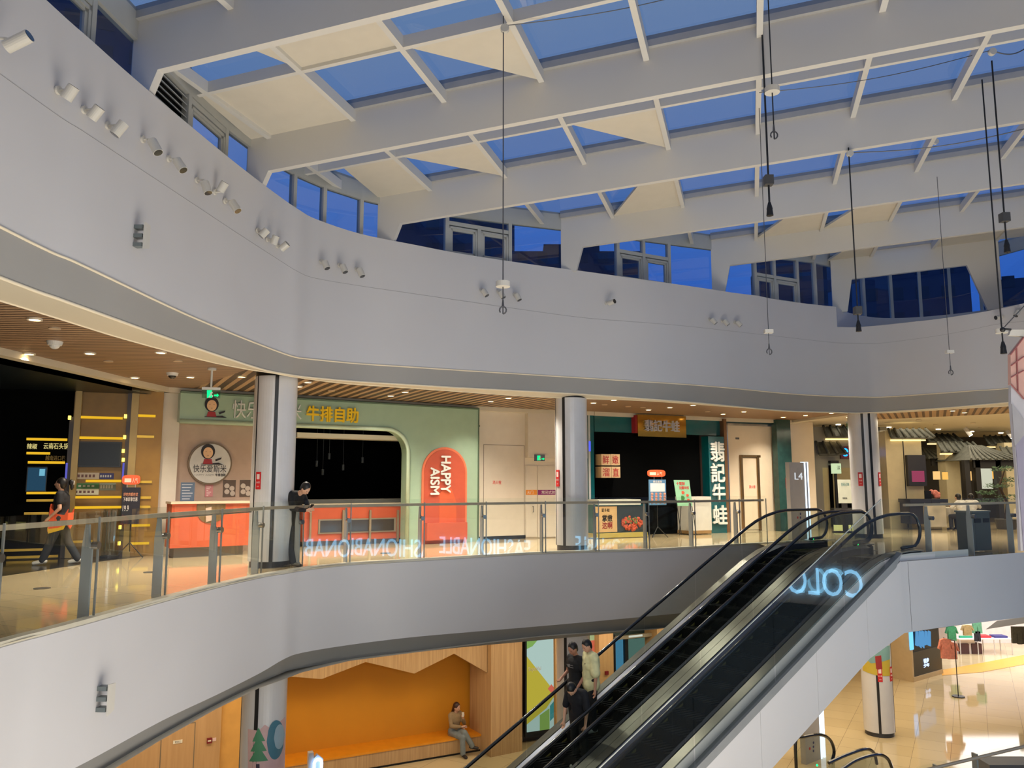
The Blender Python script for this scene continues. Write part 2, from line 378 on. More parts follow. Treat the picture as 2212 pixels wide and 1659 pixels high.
ceil_poly('ceiling.002', [Z(p) for p in sS[cM:cR + 1]] + [Z(Vector((10.7, 24.6, 0))), Z(SF[10]), Z(SF[9]), Z(SF[8]), Z(SF[7]), Z(SF[6] + Vector((.9, .5, 0)))], S3)
rest = [Z(p) for p in sS[cR:] if True]
ceil_poly('ceiling.003', rest + [Z(Vector((18, -9, 0))), Z(Vector((18, 22, 0))), Z(Vector((15.2, 25.3, 0))), Z(Vector((12.6, 27.2, 0))), Z(Vector((10.7, 24.6, 0)))], S4)
M_cream2 = mat('warm_white_ceiling', (225, 214, 190), .6, noise=.02)
mb = MB(); mb.quad((9.9, 27.8, Zc + .02), (10.7, 24.6, Zc + .02), (12.6, 27.2, Zc + .02), (15.2, 25.3, Zc + .02), (18, 22, Zc + .02), (60, 22, Zc + .02), (60, 60, Zc + .02), (9.9, 60, Zc + .02))
mb.build('ceiling.004', M_cream2, kind='structure')
# cream edge between slats and storefront
mb = MB()
for i in range(len(SF) - 1):
    a, b = SF[i], SF[i + 1]; t = (b - a).normalized(); n = Vector((t.y, -t.x, 0))
    mb.hexa([Z(a, Zc - .12), Z(b, Zc - .12), Z(b + n * .22, Zc - .12), Z(a + n * .22, Zc - .12), Z(a, Zc + .02), Z(b, Zc + .02), Z(b + n * .22, Zc + .02), Z(a + n * .22, Zc + .02)])
mb.hexa([(9.8, 27.5, 3.72), (10.5, 24.6, 3.72), (10.8, 24.6, 3.72), (10.1, 27.8, 3.72), (9.8, 27.5, 3.84), (10.5, 24.6, 3.84), (10.8, 24.6, 3.84), (10.1, 27.8, 3.84)])
mb.build('trim_6', M_cream, kind='structure')
# ---- lower band (edge of this storey)
lo = []; li = []; tp = []
for i, p in enumerate(EP):
    x = EPX[i]; q = offpt(EP, i, .15)
    if x is None: z1, z2 = -1.6, -1.88
    else: z1 = zrow(p, low_, -2.6, -1); z2 = zrow(q, lowi_, -2.9, -1.2)
    tp.append(Vector((p.x, p.y, -.02))); lo.append(Vector((p.x, p.y, z1))); li.append(Vector((q.x, q.y, z2)))
ext = [Vector((7.6, 22.0, 0)), Vector((9.2, 22.8, 0))]
for q in ext: tp.append(Z(q, -.02)); lo.append(Z(q, -1.75)); li.append(Z(q + Vector((-.08, .14, 0)), -2.05))
tp, lo, li = map(smoothrow, (tp, lo, li))
mb = MB(); strip(mb, lo, tp); mb.build('wall_front', M_white, kind='structure', smooth=True)
mb = MB(); strip(mb, li, lo); mb.build('trim_7', mat('grey_painted_panel_low', (128, 127, 124), .5, noise=.03, scale=.7), kind='structure', smooth=True)
mb = MB(); n_ = len(tp)
for i in range(n_ - 1):
    a, b = tp[i], tp[i + 1]; A = offpt(tp, i, .14); B = offpt(tp, i + 1, .14)
    mb.hexa([Z(a, -.03), Z(b, -.03), Z(B, -.03), Z(A, -.03), Z(a, .03), Z(b, .03), Z(B, .03), Z(A, .03)])
mb.build('trim_8', mat('pale_stone_kerb', (206, 200, 180), .35), kind='structure')
# ---- escalator frame
A0 = Vector((5.86, 18.9, 0)); ES = Vector((.8716, .4903, 0)); EW = Vector((.4903, -.8716, 0)); SL = .567
def P(s, w, z): p = A0 + ES * s + EW * w; return Vector((p.x, p.y, z))
# ---- floors
M_floor = tilemat('polished_beige_tile', (196, 176, 138), (190, 170, 132), .8, .07, math.radians(27))
FP = [Z(p, 0) for p in EP] + [Vector((6.6, 21.4, 0)), P(1.0, -.5, 0), P(1.0, 3.1, 0), P(10, 3.1, 0), Vector((60, 30, 0)), Vector((60, 60, 0)), Vector((-22, 60, 0)), Vector((-22, -9, 0))]
mb = MB(); mb.quad(*FP); mb.build('floor', M_floor, kind='structure')
mb = MB(); mb.quad(*([Vector((p.x, p.y, -1.88)) for p in FP[:len(EP) + 1]] + [P(1.2, .6, -1.88), P(10, .6, -1.88), Vector((60, 32, -1.88)), Vector((60, 60, -1.88)), Vector((-22, 60, -1.88)), Vector((-22, -9, -1.88))])); mb.build('ceiling.005', M_cream2, kind='structure')
mb = MB(); mb.quad(P(.27, 3.1, -1.42), P(30, 3.1, -1.5), P(30, .5, -1.5), P(.27, .5, -1.42)); mb.quad(P(.27, .5, -1.42), P(30, .5, -1.5), P(30, .5, -1.9), P(.27, .5, -1.9)); mb.build('ceiling.011', M_cream2, kind='structure')
M_floor3 = tilemat('polished_cream_tile', (214, 196, 156), (206, 188, 148), .9, .06, math.radians(30))
mb = MB(); mb.quad((-22, 12, -5.6), (60, 12, -5.6), (60, 60, -5.6), (-22, 60, -5.6)); mb.build('floor.001', M_floor3, kind='structure')
mb = MB(); mb.quad((-22, -9, -8.2), (60, -9, -8.2), (60, 12, -8.2), (-22, 12, -8.2)); mb.quad((-22, 12, -8.2), (60, 12, -8.2), (60, 12, -5.6), (-22, 12, -5.6)); mb.build('floor.002', M_floor3, kind='structure')
# camera-side gallery: closes the hall behind the photographer
mb = MB(); mb.box(-5.5, 15.4, -1.2, -.9, 4.1, 7.0); mb.box(-5.5, 15.4, -1.2, -.9, -1.7, .0); mb.box(-22, 60, -9.3, -9, -8.2, 7)
mb.box(-22.2, -22, -9, 60, -8.2, 7); mb.box(-22, 60, 60, 60.2, -8.2, 7); mb.box(60, 60.2, -9, 60, -8.2, 7)
mb.box(14.45, 14.8, -9, 15.5, -1.9, 0); mb.build('wall_camera_side', M_white, kind='structure')
mb = MB(); mb.box(-22, 20, -9, -1.0, 3.9, 4.0); mb.box(-22, 20, -9, -.4, -.12, 0); mb.build('ceiling.006', M_cream2, kind='structure')
# right landing fascia
mb = MB(); a = [P(.27, 3.1, -1.42), P(2.46, 3.1, -1.42), P(5.1, 3.1, -1.46), P(12, 3.1, -1.5)]; b = [P(.27, 3.1, -.06), P(.8, 3.1, .0), P(5.1, 3.1, 0), P(12, 3.1, 0)]
for i in range(3): mb.quad(a[i], a[i + 1], b[i + 1], b[i])
mb.quad(P(4.0, 3.1, -1.45), P(12, 3.1, -1.5), P(12, 2.6, -1.75), P(4.4, 2.6, -1.75))
mb.build('wall_right', M_white, kind='structure')
mb = MB()
for s_ in (.95,):
    mb.hexa([P(s_, 3.1, -1.4), P(s_ + .008, 3.1, -1.4), P(s_ + .008, 3.104, -1.4), P(s_, 3.104, -1.4), P(s_, 3.1, -.02), P(s_ + .008, 3.1, -.02), P(s_ + .008, 3.104, -.02), P(s_, 3.104, -.02)])
mb.build('trim_9', mat('panel_joint', (110, 110, 112), .7), kind='structure')
# recess behind the parapet on the right
A = [p - Vector((0, 0, .015)) for p in sT[i0:]]
RW = [Vector((sT[i0].x, sT[i0].y, 6.82)), Vector((9.9, 23.35, 6.84)), Vector((10.7, 24.15, 6.86)), Vector((11.9, 24.75, 6.86)), Vector((13.2, 24.5, 6.86)), Vector((14.5, 23.5, 6.86)), Vector((15.4, 21.8, 6.86)), Vector((16, 18.5, 6.86)), Vector((16, 8, 6.86))]
RWs = catmull(RW, 4); low = [Vector((p.x, p.y, 6.1)) for p in RWs]
mb = MB(); strip(mb, low, RWs); mb.build('wall_back.001', M_white, kind='structure', smooth=True)
mb = MB(); mb.quad(*([Vector((p.x, p.y, 6.12)) for p in sT[i0:]] + [Vector((p.x, p.y, 6.12)) for p in reversed(RWs)])); mb.build('trim_14', M_grey, kind='structure')
mb = MB(); strip(mb, RWs, [p + Vector((.1, .45, 0)) if p.x < 14 else p + Vector((.6, 0, 0)) for p in RWs]); mb.build('trim_15', M_white, kind='structure')
# ================================================================ skylight
ang = math.radians(16.8); Uv = Vector((math.cos(ang), -math.sin(ang), 0)); Vv = Vector((math.sin(ang), math.cos(ang), 0))
def G(u, v, z): p = Uv * u + Vv * v; return Vector((p.x, p.y, z))
def zb(u): return 7.618 + .057 * u
def GR(u, v, rel): return G(u, v, zb(u) + rel)
WIN = [(-5.5, -1), (-5.5, 4), (-5.45, 7.5), (-5.23, 10.25), (-5.08, 12), (-4.79, 13.67), (-4.1, 15.35), (-2.91, 16.75), (-1.0, 17.95), (1.32, 19.1), (3.4, 20.25), (5.66, 21.45), (7.9, 22.65), (9.92, 23.72), (10.9, 24.7), (12.1, 25.1), (13.4, 24.8), (14.8, 23.9), (15.8, 22.2), (16.5, 19), (16.6, 8), (16.6, -1)]
WC = [Vector((p.x, p.y, 0)) for p in catmull([(a, b, 0) for a, b in WIN], 8)]
def wu(v):  # u of the left window line at v
    best = None
    for a, b in zip(WC, WC[1:]):
        va, vb_ = a.dot(Vv), b.dot(Vv)
        if min(va, vb_) <= v <= max(va, vb_) and abs(va - vb_) > 1e-6:
            t = (v - va) / (vb_ - va); u = a.dot(Uv) + (b.dot(Uv) - a.dot(Uv)) * t
            best = u if best is None else min(best, u)
    return best if best is not None else 3.0
BV = [4.9, 8.32, 11.72, 15.17, 18.6, 22.1, 25.5]
FOOT = {8.32: -7.70, 11.72: -8.25, 15.17: -7.27, 18.6: -3.95, 22.1: -.52, 25.5: 2.99}
sky = thing('ceiling', (4, 14, 8), kind='structure')
UE = 14.5
for v in BV:
    u0 = wu(v); uf = FOOT.get(v, u0 + .3); ue = 7.05 if v == 25.5 else UE
    prof = [(u0, 6.8), (uf, 6.8), (uf + .17, zb(uf + .17))]
    if v == 25.5: prof += [(6.3, zb(6.3)), (6.75, 6.6), (7.15, 6.6), (7.15, zb(7) + 1.0)]
    else: prof += [(ue, zb(ue)), (ue, zb(ue) + 1.0)]
    prof += [(u0, zb(u0) + 1.0)]
    mb = MB(); mb.prism([G(u, v - .06, z) for u, z in prof], Vv * .12)
    mb.build('roof_beam', M_beam, sky)
    mb = MB()
    for sgn in (-1, 1):
        vo = v + sgn * .13
        mb.hexa([GR(u0, v + sgn * .06, .79), GR(ue, v + sgn * .06, .79), GR(ue, vo, .79), GR(u0, vo, .79), GR(u0, v + sgn * .06, .97), GR(ue, v + sgn * .06, .97), GR(ue, vo, .97), GR(u0, vo, .97)])
    mb.build('glazing_kerb', mat('kerb_grey', (168, 168, 168), .5), sky)
BAR = {4.9: 6.5, 8.32: 9.96, 11.72: 13.30, 15.17: 16.7, 18.6: 20.1, 22.1: 23.7}
UK = [.36 + 1.69 * k_ for k_ in range(-5, 9)]
for i, v in enumerate(BV[:-1]):
    v1 = BV[i + 1]
    for u in UK:
        if u < wu(v) + .1 and u < wu(v1) + .1: continue
        a, b = v, v1
        if u < wu(v1): 
            while b > a and wu(b) > u: b -= .1
        if u < wu(v):
            while a < b and wu(a) > u: a += .1
        mb = MB(); h = .045
        mb.hexa([GR(u - h, a, .60), GR(u + h, a, .60), GR(u + h, b, .60), GR(u - h, b, .60), GR(u - h, a, .79), GR(u + h, a, .79), GR(u + h, b, .79), GR(u - h, b, .79)])
        mb.build('purlin', M_beam, sky)
    vb_ = BAR[v]; u0 = wu(vb_) + .05; mb = MB(); h = .04
    mb.hexa([GR(u0, vb_ - h, .605), GR(UE, vb_ - h, .605), GR(UE, vb_ + h, .605), GR(u0, vb_ + h, .605), GR(u0, vb_ - h, .79), GR(UE, vb_ - h, .79), GR(UE, vb_ + h, .79), GR(u0, vb_ + h, .79)])
    mb.build('glazing_bar', M_beam, sky)
u_ = lambda k_: .36 + 1.69 * k_
def panel(pts):
    mb = MB(); mb.prism([GR(u, v, .66) for u, v in pts], (0, 0, .06)); mb.build('roof_panel', M_panel, sky)
e_ = .0
panel([(u_(-4), 9.96), (u_(-3), 9.96), (u_(-3), 11.7), ]) if False else None
panel([(u_(-3), 9.96), (u_(-2), 9.96), (u_(-2), 11.72)])
panel([(u_(-4), 8.32), (u_(-3), 8.32), (u_(-3), 9.96), (u_(-4), 9.96)])
panel([(-7.2, 8.32), (u_(-4), 8.32), (u_(-4), 9.96)])
panel([(wu(10) + .05, 9.96), (u_(-4), 9.96), (u_(-4), 11.72), (wu(11.6) + .05, 11.72)])
panel([(u_(-4), 13.30), (u_(-3), 13.30), (u_(-3), 15.17)])
panel([(u_(-2), 13.30), (u_(-1), 13.30), (u_(-1), 15.17)])
panel([(wu(13) + .9, 13.30), (u_(-4), 13.30), (u_(-4), 15.17), (wu(15.1) + .05, 15.17)])
panel([(u_(-1), 15.17), (u_(-1), 18.6), (u_(-2), 18.6)])
panel([(u_(1), 18.6), (u_(1), 22.1), (u_(0), 22.1)]); panel([(u_(2), 18.6), (u_(2), 22.1), (u_(1), 22.1)]); panel([(u_(4), 18.6), (u_(4), 22.1), (u_(3), 18.6)])
panel([(u_(2), 22.1), (u_(2), 25.5), (wu(25.4), 25.5)]); panel([(u_(3), 22.1), (UE, 22.1), (UE, 25.5), (u_(3), 25.5)])
# roof glass
rg = [p for p in WC if 3.5 < p.y]
mb = MB(); mb.quad(*[GR(p.dot(Uv), p.dot(Vv), .90) for p in rg]); mb.build('roof_glass', G_roof, sky)
mb = MB(); mb.box(-6, 17, -1.5, 3.9, 8.0, 8.1); mb.build('ceiling.007', M_white, kind='structure')
# ---------------- clerestory windows
def wpt(pxc):
    best = None
    for a, b in zip(WC, WC[1:]):
        if a.y < 5 or a.x > 17: continue
        xa, xb = prjx((a.x, a.y, 7.3)), prjx((b.x, b.y, 7.3))
        if min(xa, xb) <= pxc <= max(xa, xb) and xa != xb:
            t = (pxc - xa) / (xb - xa); p = a + (b - a) * t
            if best is None or p.length < best.length: best = p
    return best
def zroof(p): return zb(p.dot(Uv))
GROUPS = [  # (left px, [mullions], right px, casement (x0,x1) list, louver)
    ([-160, -40, 60, 193, 302], [(60, 193)], None),
    ([330, 402, 483, 549], [(402, 483)], (330, 402)),
    ([560, 633, 698, 778, 836], [], None),
    ([844, 964, 1100, 1240], [(964, 1032), (1032, 1100)], None),
    ([1238, 1333, 1389, 1444, 1554], [(1333, 1389), (1389, 1444)], None),
    ([1558, 1630, 1672, 1722, 1760, 1824], [(1630, 1672), (1672, 1722)], None),
    ([1820, 1866, 1926, 1989, 2054, 2120, 2160, 2260, 2400], [], None)]
for gi, (cols, cas, louv) in enumerate(GROUPS):
    P_ = []
    for x in cols:
        p = wpt(x)
        P_.append(p)
    if any(p is None for p in P_): P_ = [p for p in P_ if p is not None]; cols = [x for x in cols if wpt(x) is not None]
    root = thing('window_%d' % (gi + 1), Vector((P_[0].x, P_[0].y, 6.8)), kind='structure')
    zs = 6.78
    for i, p in enumerate(P_):
        t = (P_[min(i + 1, len(P_) - 1)] - P_[max(i - 1, 0)]).normalized(); n = Vector((t.y, -t.x, 0))
        if i in (0, len(P_) - 1) and gi > 0: continue
        mb = MB(); a = p - t * .045; b = p + t * .045
        mb.hexa([Z(a - n * .06, zs), Z(b - n * .06, zs), Z(b + n * .06, zs), Z(a + n * .06, zs)] + [Z(a - n * .06, zroof(p) + .6), Z(b - n * .06, zroof(p) + .6), Z(b + n * .06, zroof(p) + .6), Z(a + n * .06, zroof(p) + .6)])
        mb.build('mullion', M_frame, root)
    for i in range(len(P_) - 1):
        a, b = P_[i], P_[i + 1]; t = (b - a).normalized(); n = Vector((t.y, -t.x, 0)); za, zb_ = zroof(a), zroof(b)
        mb = MB(); mb.hexa([Z(a - n * .06, za + .52), Z(b - n * .06, zb_ + .52), Z(b + n * .06, zb_ + .52), Z(a + n * .06, za + .52), Z(a - n * .06, za + .95), Z(b - n * .06, zb_ + .95), Z(b + n * .06, zb_ + .95), Z(a + n * .06, za + .95)])
        mb.build('head_frame', M_frame, root)
        mb = MB(); mb.hexa([Z(a - n * .05, zs), Z(b - n * .05, zs), Z(b + n * .05, zs), Z(a + n * .05, zs), Z(a - n * .05, zs + .07), Z(b - n * .05, zs + .07), Z(b + n * .05, zs + .07), Z(a + n * .05, zs + .07)])
        mb.build('sill_frame', M_frame, root)
        seg = (cols[i], cols[i + 1])
        if louv and seg == louv:
            mb = MB()
            for k_ in range(11):
                z = zs + .06 + k_ * .105
                if z > za + .5: break
                mb.hexa([Z(a + n * .03, z), Z(b + n * .03, z), Z(b - n * .05, z + .055), Z(a - n * .05, z + .055), Z(a + n * .03, z + .02), Z(b + n * .03, z + .02), Z(b - n * .05, z + .075), Z(a - n * .05, z + .075)])
            mb.build('louvre', M_frame, root); mb = MB(); mb.quad(Z(a - n * .06, zs), Z(b - n * .06, zs), Z(b - n * .06, zb_ + .5), Z(a - n * .06, za + .5)); mb.build('louvre_back', M_black, root)
            continue
        is_cas = any(seg[0] <= c0 and c1 <= seg[1] for c0, c1 in cas) or seg in cas
        subs = [c for c in cas if seg[0] <= c[0] and c[1] <= seg[1]]
        zt = min(za, zb_) + .52
        if subs:
            zt = zs + .78
            mb = MB(); mb.hexa([Z(a - n * .05, zt), Z(b - n * .05, zt), Z(b + n * .05, zt), Z(a + n * .05, zt), Z(a - n * .05, zt + .09), Z(b - n * .05, zt + .09), Z(b + n * .05, zt + .09), Z(a + n * .05, zt + .09)]); mb.build('transom', M_frame, root)
            mb = MB(); mb.quad(Z(a, zt + .09), Z(b, zt + .09), Z(b, zb_ + .52), Z(a, za + .52)); mb.build('pane', G_win, root)
            for c0, c1 in subs:
                f0 = (c0 - seg[0]) / (seg[1] - seg[0]); f1 = (c1 - seg[0]) / (seg[1] - seg[0])
                A_ = a + (b - a) * f0; B_ = a + (b - a) * f1
                for lay, (ins, th, dd) in enumerate([(.05, .05, .05), (.10, .05, .03)]):
                    mb = MB(); q0 = A_ + t * ins; q1 = B_ - t * ins; z0 = zs + .02 + ins; z1 = zt - ins + .02
                    for (r0, r1, s0, s1) in [(q0, q0 + t * th, z0, z1), (q1 - t * th, q1, z0, z1), (q0, q1, z0, z0 + th), (q0, q1, z1 - th, z1)]:
                        mb.hexa([Z(r0 - n * .03, s0), Z(r1 - n * .03, s0), Z(r1 + n * dd, s0), Z(r0 + n * dd, s0), Z(r0 - n * .03, s1), Z(r1 - n * .03, s1), Z(r1 + n * dd, s1), Z(r0 + n * dd, s1)])
                    mb.build('casement_frame', M_frame, root)
                mb = MB(); mb.quad(Z(q0, z0), Z(q1, z0), Z(q1, z1), Z(q0, z1)); mb.build('pane', G_win, root)
                if f1 < .99:
                    q = A_ + (B_ - A_); mb = MB(); mb.hexa([Z(B_ - t * .045 - n * .06, zs), Z(B_ + t * .045 - n * .06, zs), Z(B_ + t * .045 + n * .06, zs), Z(B_ - t * .045 + n * .06, zs), Z(B_ - t * .045 - n * .06, zt), Z(B_ + t * .045 - n * .06, zt), Z(B_ + t * .045 + n * .06, zt), Z(B_ - t * .045 + n * .06, zt)]); mb.build('mullion', M_frame, root)
        else:
            mb = MB(); mb.quad(Z(a, zs + .05), Z(b, zs + .05), Z(b, zb_ + .52), Z(a, za + .52)); mb.build('pane', G_win, root)
# dark buildings standing outside, seen through the glass
M_bld = mat('dusk_concrete', (44, 58, 84), .8, noise=.1, scale=.2)
M_bw = mat('dusk_window', (20, 30, 52), .3)
def tower(x, y, w, d, h, rz, label):
    r = thing('building', (x, y, -20), label, 'building', 'buildings outside the roof windows'); r.rotation_euler = (0, 0, rz)
    m_ = MB(); m_.box(-w / 2, w / 2, -d / 2, d / 2, 0, h + 20); m_.box(-w / 4, w / 5, -d / 4, d / 4, h + 20, h + 22)
    o = m_.mesh('wall'); o.materials.append(M_bld); q = bpy.data.objects.new('wall', o); C.objects.link(q); q.parent = r
    m_ = MB()
    for k_ in range(int(h // 3.2) + 6):
        for j in range(int(w // 3)):
            m_.box(-w / 2 + j * 3 + .7, -w / 2 + j * 3 + 2.2, -d / 2 - .05, -d / 2 + .05, 3 + k_ * 3.2, 4.6 + k_ * 3.2)
    o = m_.mesh('window'); o.materials.append(M_bw); q = bpy.data.objects.new('window', o); C.objects.link(q); q.parent = r
tower(-43, 80, 15, 12, 49.5, .35, 'dark apartment block beyond the far left roof windows')
tower(-7, 95, 14, 12, 32.5, .05, 'dark tower beyond the middle roof windows')
tower(9.6, 120, 19, 12, 36, 0, 'wide dark block right of the middle tower outside')
tower(46, 104, 25, 12, 31.5, -.2, 'dark block beyond the windows above the teal shop')
tower(84, 104, 34, 14, 29, -.4, 'long low dark block beyond the far right roof windows')
# ================================================================ storefronts on this storey
def simple(name, mb, m, label, cat, group=None, **k): return mb.build(name, m, label=label, cat=cat, group=group, **k)
def wallz(pl, x0, x1, z0, z1, d0, d1, name, m, y=1000):
    a0 = pl.px(x0, y)[0]; a1 = pl.px(x1, y)[0]; mb = MB(); pbox(mb, pl, a0, a1, z0, z1, d0, d1); return mb.build(name, m, kind='structure')
def part_rect(root, name, pl, x0, y0, x1, y1, m, d0=0, d1=.03, **k):
    mb = MB(); prect(mb, pl, x0, y0, x1, y1, d0, d1); return mb.build(name, m, root, **k)
def part_text(root, name, pl, s, x0, y0, x1, y1, m, d0=.02, d1=.035, bold=0, mirror=False):
    mb = MB(); textpx(mb, pl, s, x0, y0, x1, y1, d0, d1, bold, mirror); return mb.build(name, m, root)
M_dark = mat('dark_interior', (5, 6, 7), .9, spec=.05)  # near-black base colour holds the shade of unlit shop interiors
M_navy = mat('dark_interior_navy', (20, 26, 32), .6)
# roofs over the shops behind the fronts
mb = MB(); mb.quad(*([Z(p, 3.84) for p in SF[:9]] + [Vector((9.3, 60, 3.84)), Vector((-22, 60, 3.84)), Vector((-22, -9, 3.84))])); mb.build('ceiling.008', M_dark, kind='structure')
# ---------- gold and black restaurant at the left
GW = Pl((-12.4, 16.15), (-8.12, 18.0))
M_gold = mat('gold_lacquer', (118, 88, 38), .4, .3, noise=.12, scale=3)
M_gold2 = mat('gold_lacquer_bright', (142, 104, 42), .4, .3, noise=.1, scale=3)
M_strip = emis('gold_led_strip', (226, 176, 40), 1.1)
M_stripd = mat('gold_strip_unlit', (190, 150, 50), .3, .6)
M_spot = emis('gold_led_end', (255, 225, 90), 3)
mb = MB(); mb.quad((-22, -9, 3.62), (-8.85, -9, 3.62), (-8.85, 12, 3.62), (-8.6, 14.5, 3.62), (-8.4, 16.7, 3.62), (-8.2, 18.0, 3.62), (-22, 12, 3.62)); mb.build('ceiling.009', mat('dark_blue_ceiling', (18, 28, 36), .35), kind='structure')
mb = MB(); mb.quad((-22, -9, .006), (-8.95, -9, .006), (-8.95, 13.4, .006), (-8.75, 14.8, .006), (-8.5, 16.7, .006), (-8.12, 18.0, .006), (-22, 12, .006)); mb.build('floor.003', mat('dark_stone_floor', (48, 44, 38), .15), kind='structure')
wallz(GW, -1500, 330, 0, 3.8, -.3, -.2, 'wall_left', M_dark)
g = thing('shopfront', GW.at(200, 1205), 'dark restaurant front with gold panels, glowing strips and a television, far left', 'shop front')
part_rect(g, 'gold_panel', GW, 150, 843, 274, 1206, M_gold, -.2, 0)
part_rect(g, 'gold_panel', GW, 274, 836, 345, 1204, M_gold2, -.2, .1)
for x0, x1 in ((152, 166), (275, 291)): part_rect(g, 'gold_column', GW, x0, 842, x1, 1205, mat('pale_gold', (150, 124, 70), .35, .3), 0, .16)
part_rect(g, 'dark_post', GW, 266, 846, 275, 1205, mat('dark_bronze', (52, 38, 28), .4), 0, .12)
part_rect(g, 'dark_post', GW, 140, 900, 151, 1205, mat('dark_bronze', (52, 38, 28), .4), -.1, .1)
for x0, x1, y, lit in ((165, 265, 902, 1), (292, 336, 898, 1), (158, 265, 946, 1), (290, 333, 943, 0), (185, 262, 1039, 1), (300, 328, 1041, 0), (150, 262, 1074, 1), (298, 326, 1075, 0), (156, 262, 1096, 1), (298, 325, 1095, 0), (282, 324, 1135, 1), (150, 200, 1170, 0), (275, 322, 1174, 1), (57, 145, 949, 1), (57, 108, 979, 1), (60, 140, 999, 1), (57, 130, 1065, 1), (57, 120, 1081, 0), (52, 105, 1109, 0), (0, 110, 1188, 0), (14, 125, 1203, 0)):
    part_rect(g, 'light_strip', GW, x0, y - 2.6, x1, y + 2.6, M_strip if lit else M_stripd, .1, .14)
for x, y in ((150, 902), (271, 899), (269, 944), (266, 974), (266, 993), (259, 1139), (257, 1174)):
    part_rect(g, 'strip_end_light', GW, x - 3, y - 4, x + 3, y + 4, M_spot, .14, .2)
for x in (143, 266): part_rect(g, 'violet_strip', GW, x - 2, 1000, x + 2, 1034, emis('violet_light', (100, 100, 200), .9), .12, .17)
part_rect(g, 'text_board', GW, 55, 952, 146, 1010, M_dark, -.05, 0)
M_ytxt = emis('yellow_letters', (232, 216, 140), .9)
part_text(g, 'lettering', GW, '辣椒', 58, 958, 80, 970, M_ytxt, 0, .02); part_text(g, 'lettering', GW, '云南石头锅', 94, 957, 148, 970, M_ytxt, 0, .02)
part_text(g, 'lettering', GW, '越南进口巴', 98, 984, 141, 995, mat('dull_yellow', (150, 136, 90), .6), 0, .02)
t = thing('television', GW.at(210, 1008), 'switched-off black television on the gold panels of the dark restaurant', 'television')
tf = part_rect(t, 'frame', GW, 156, 954, 262, 1009, M_black, 0, .08); part_rect(tf, 'screen', GW, 159, 957, 259, 1006, mat('tv_glass', (26, 30, 34), .3, spec=.2), .08, .085)
t = thing('monitor', GW.at(78, 1060), 'lit blue menu screen in the dark restaurant, left of the walking woman', 'screen')
tf = part_rect(t, 'frame', GW, 57, 1008, 101, 1062, M_black, -.03, 0); part_rect(tf, 'screen', GW, 59, 1010, 99, 1060, emis('blue_screen', (52, 92, 120), .55), 0, .01); part_rect(t, 'lit_patch', GW, 85, 1013, 97, 1028, emis('cyan_screen', (120, 190, 215), .9), .01, .014)
for x0, y0, x1, y1, m, lb, tx in ((165, 1021, 214, 1035, (170, 158, 140), 'white no-smoking notice under the television on the gold wall', None), (215, 1022, 246, 1035, (40, 44, 96), 'small dark blue notice beside the no-smoking notice', None), (157, 1044, 214, 1056, (52, 104, 62), 'green notice strip on the gold wall', None), (159, 1056, 213, 1069, (190, 190, 172), 'white notice strip below the green one on the gold wall', None), (215, 1044, 250, 1059, (110, 122, 116), 'grey notice at the right of the green strip', None)):
    mb = MB(); prect(mb, GW, x0, y0, x1, y1, 0, .015); o = simple('notice', mb, mat('notice_%d_%d' % (x0, y0), (m[0], m[1], m[2]), .6), lb, 'notice', 'notices on the gold wall')
    mb = MB(); w_ = (x1 - x0) / 6
    for k_ in range(5): prect(mb, GW, x0 + w_ * (k_ + .3), y0 + 4, x0 + w_ * (k_ + .9), y1 - 4, .0155, .017)
    ink = mb.build('print', mat('ink_%d_%d' % (x0, y0), (90, 60, 60) if m[0] > 120 else (170, 170, 160), .6), o)
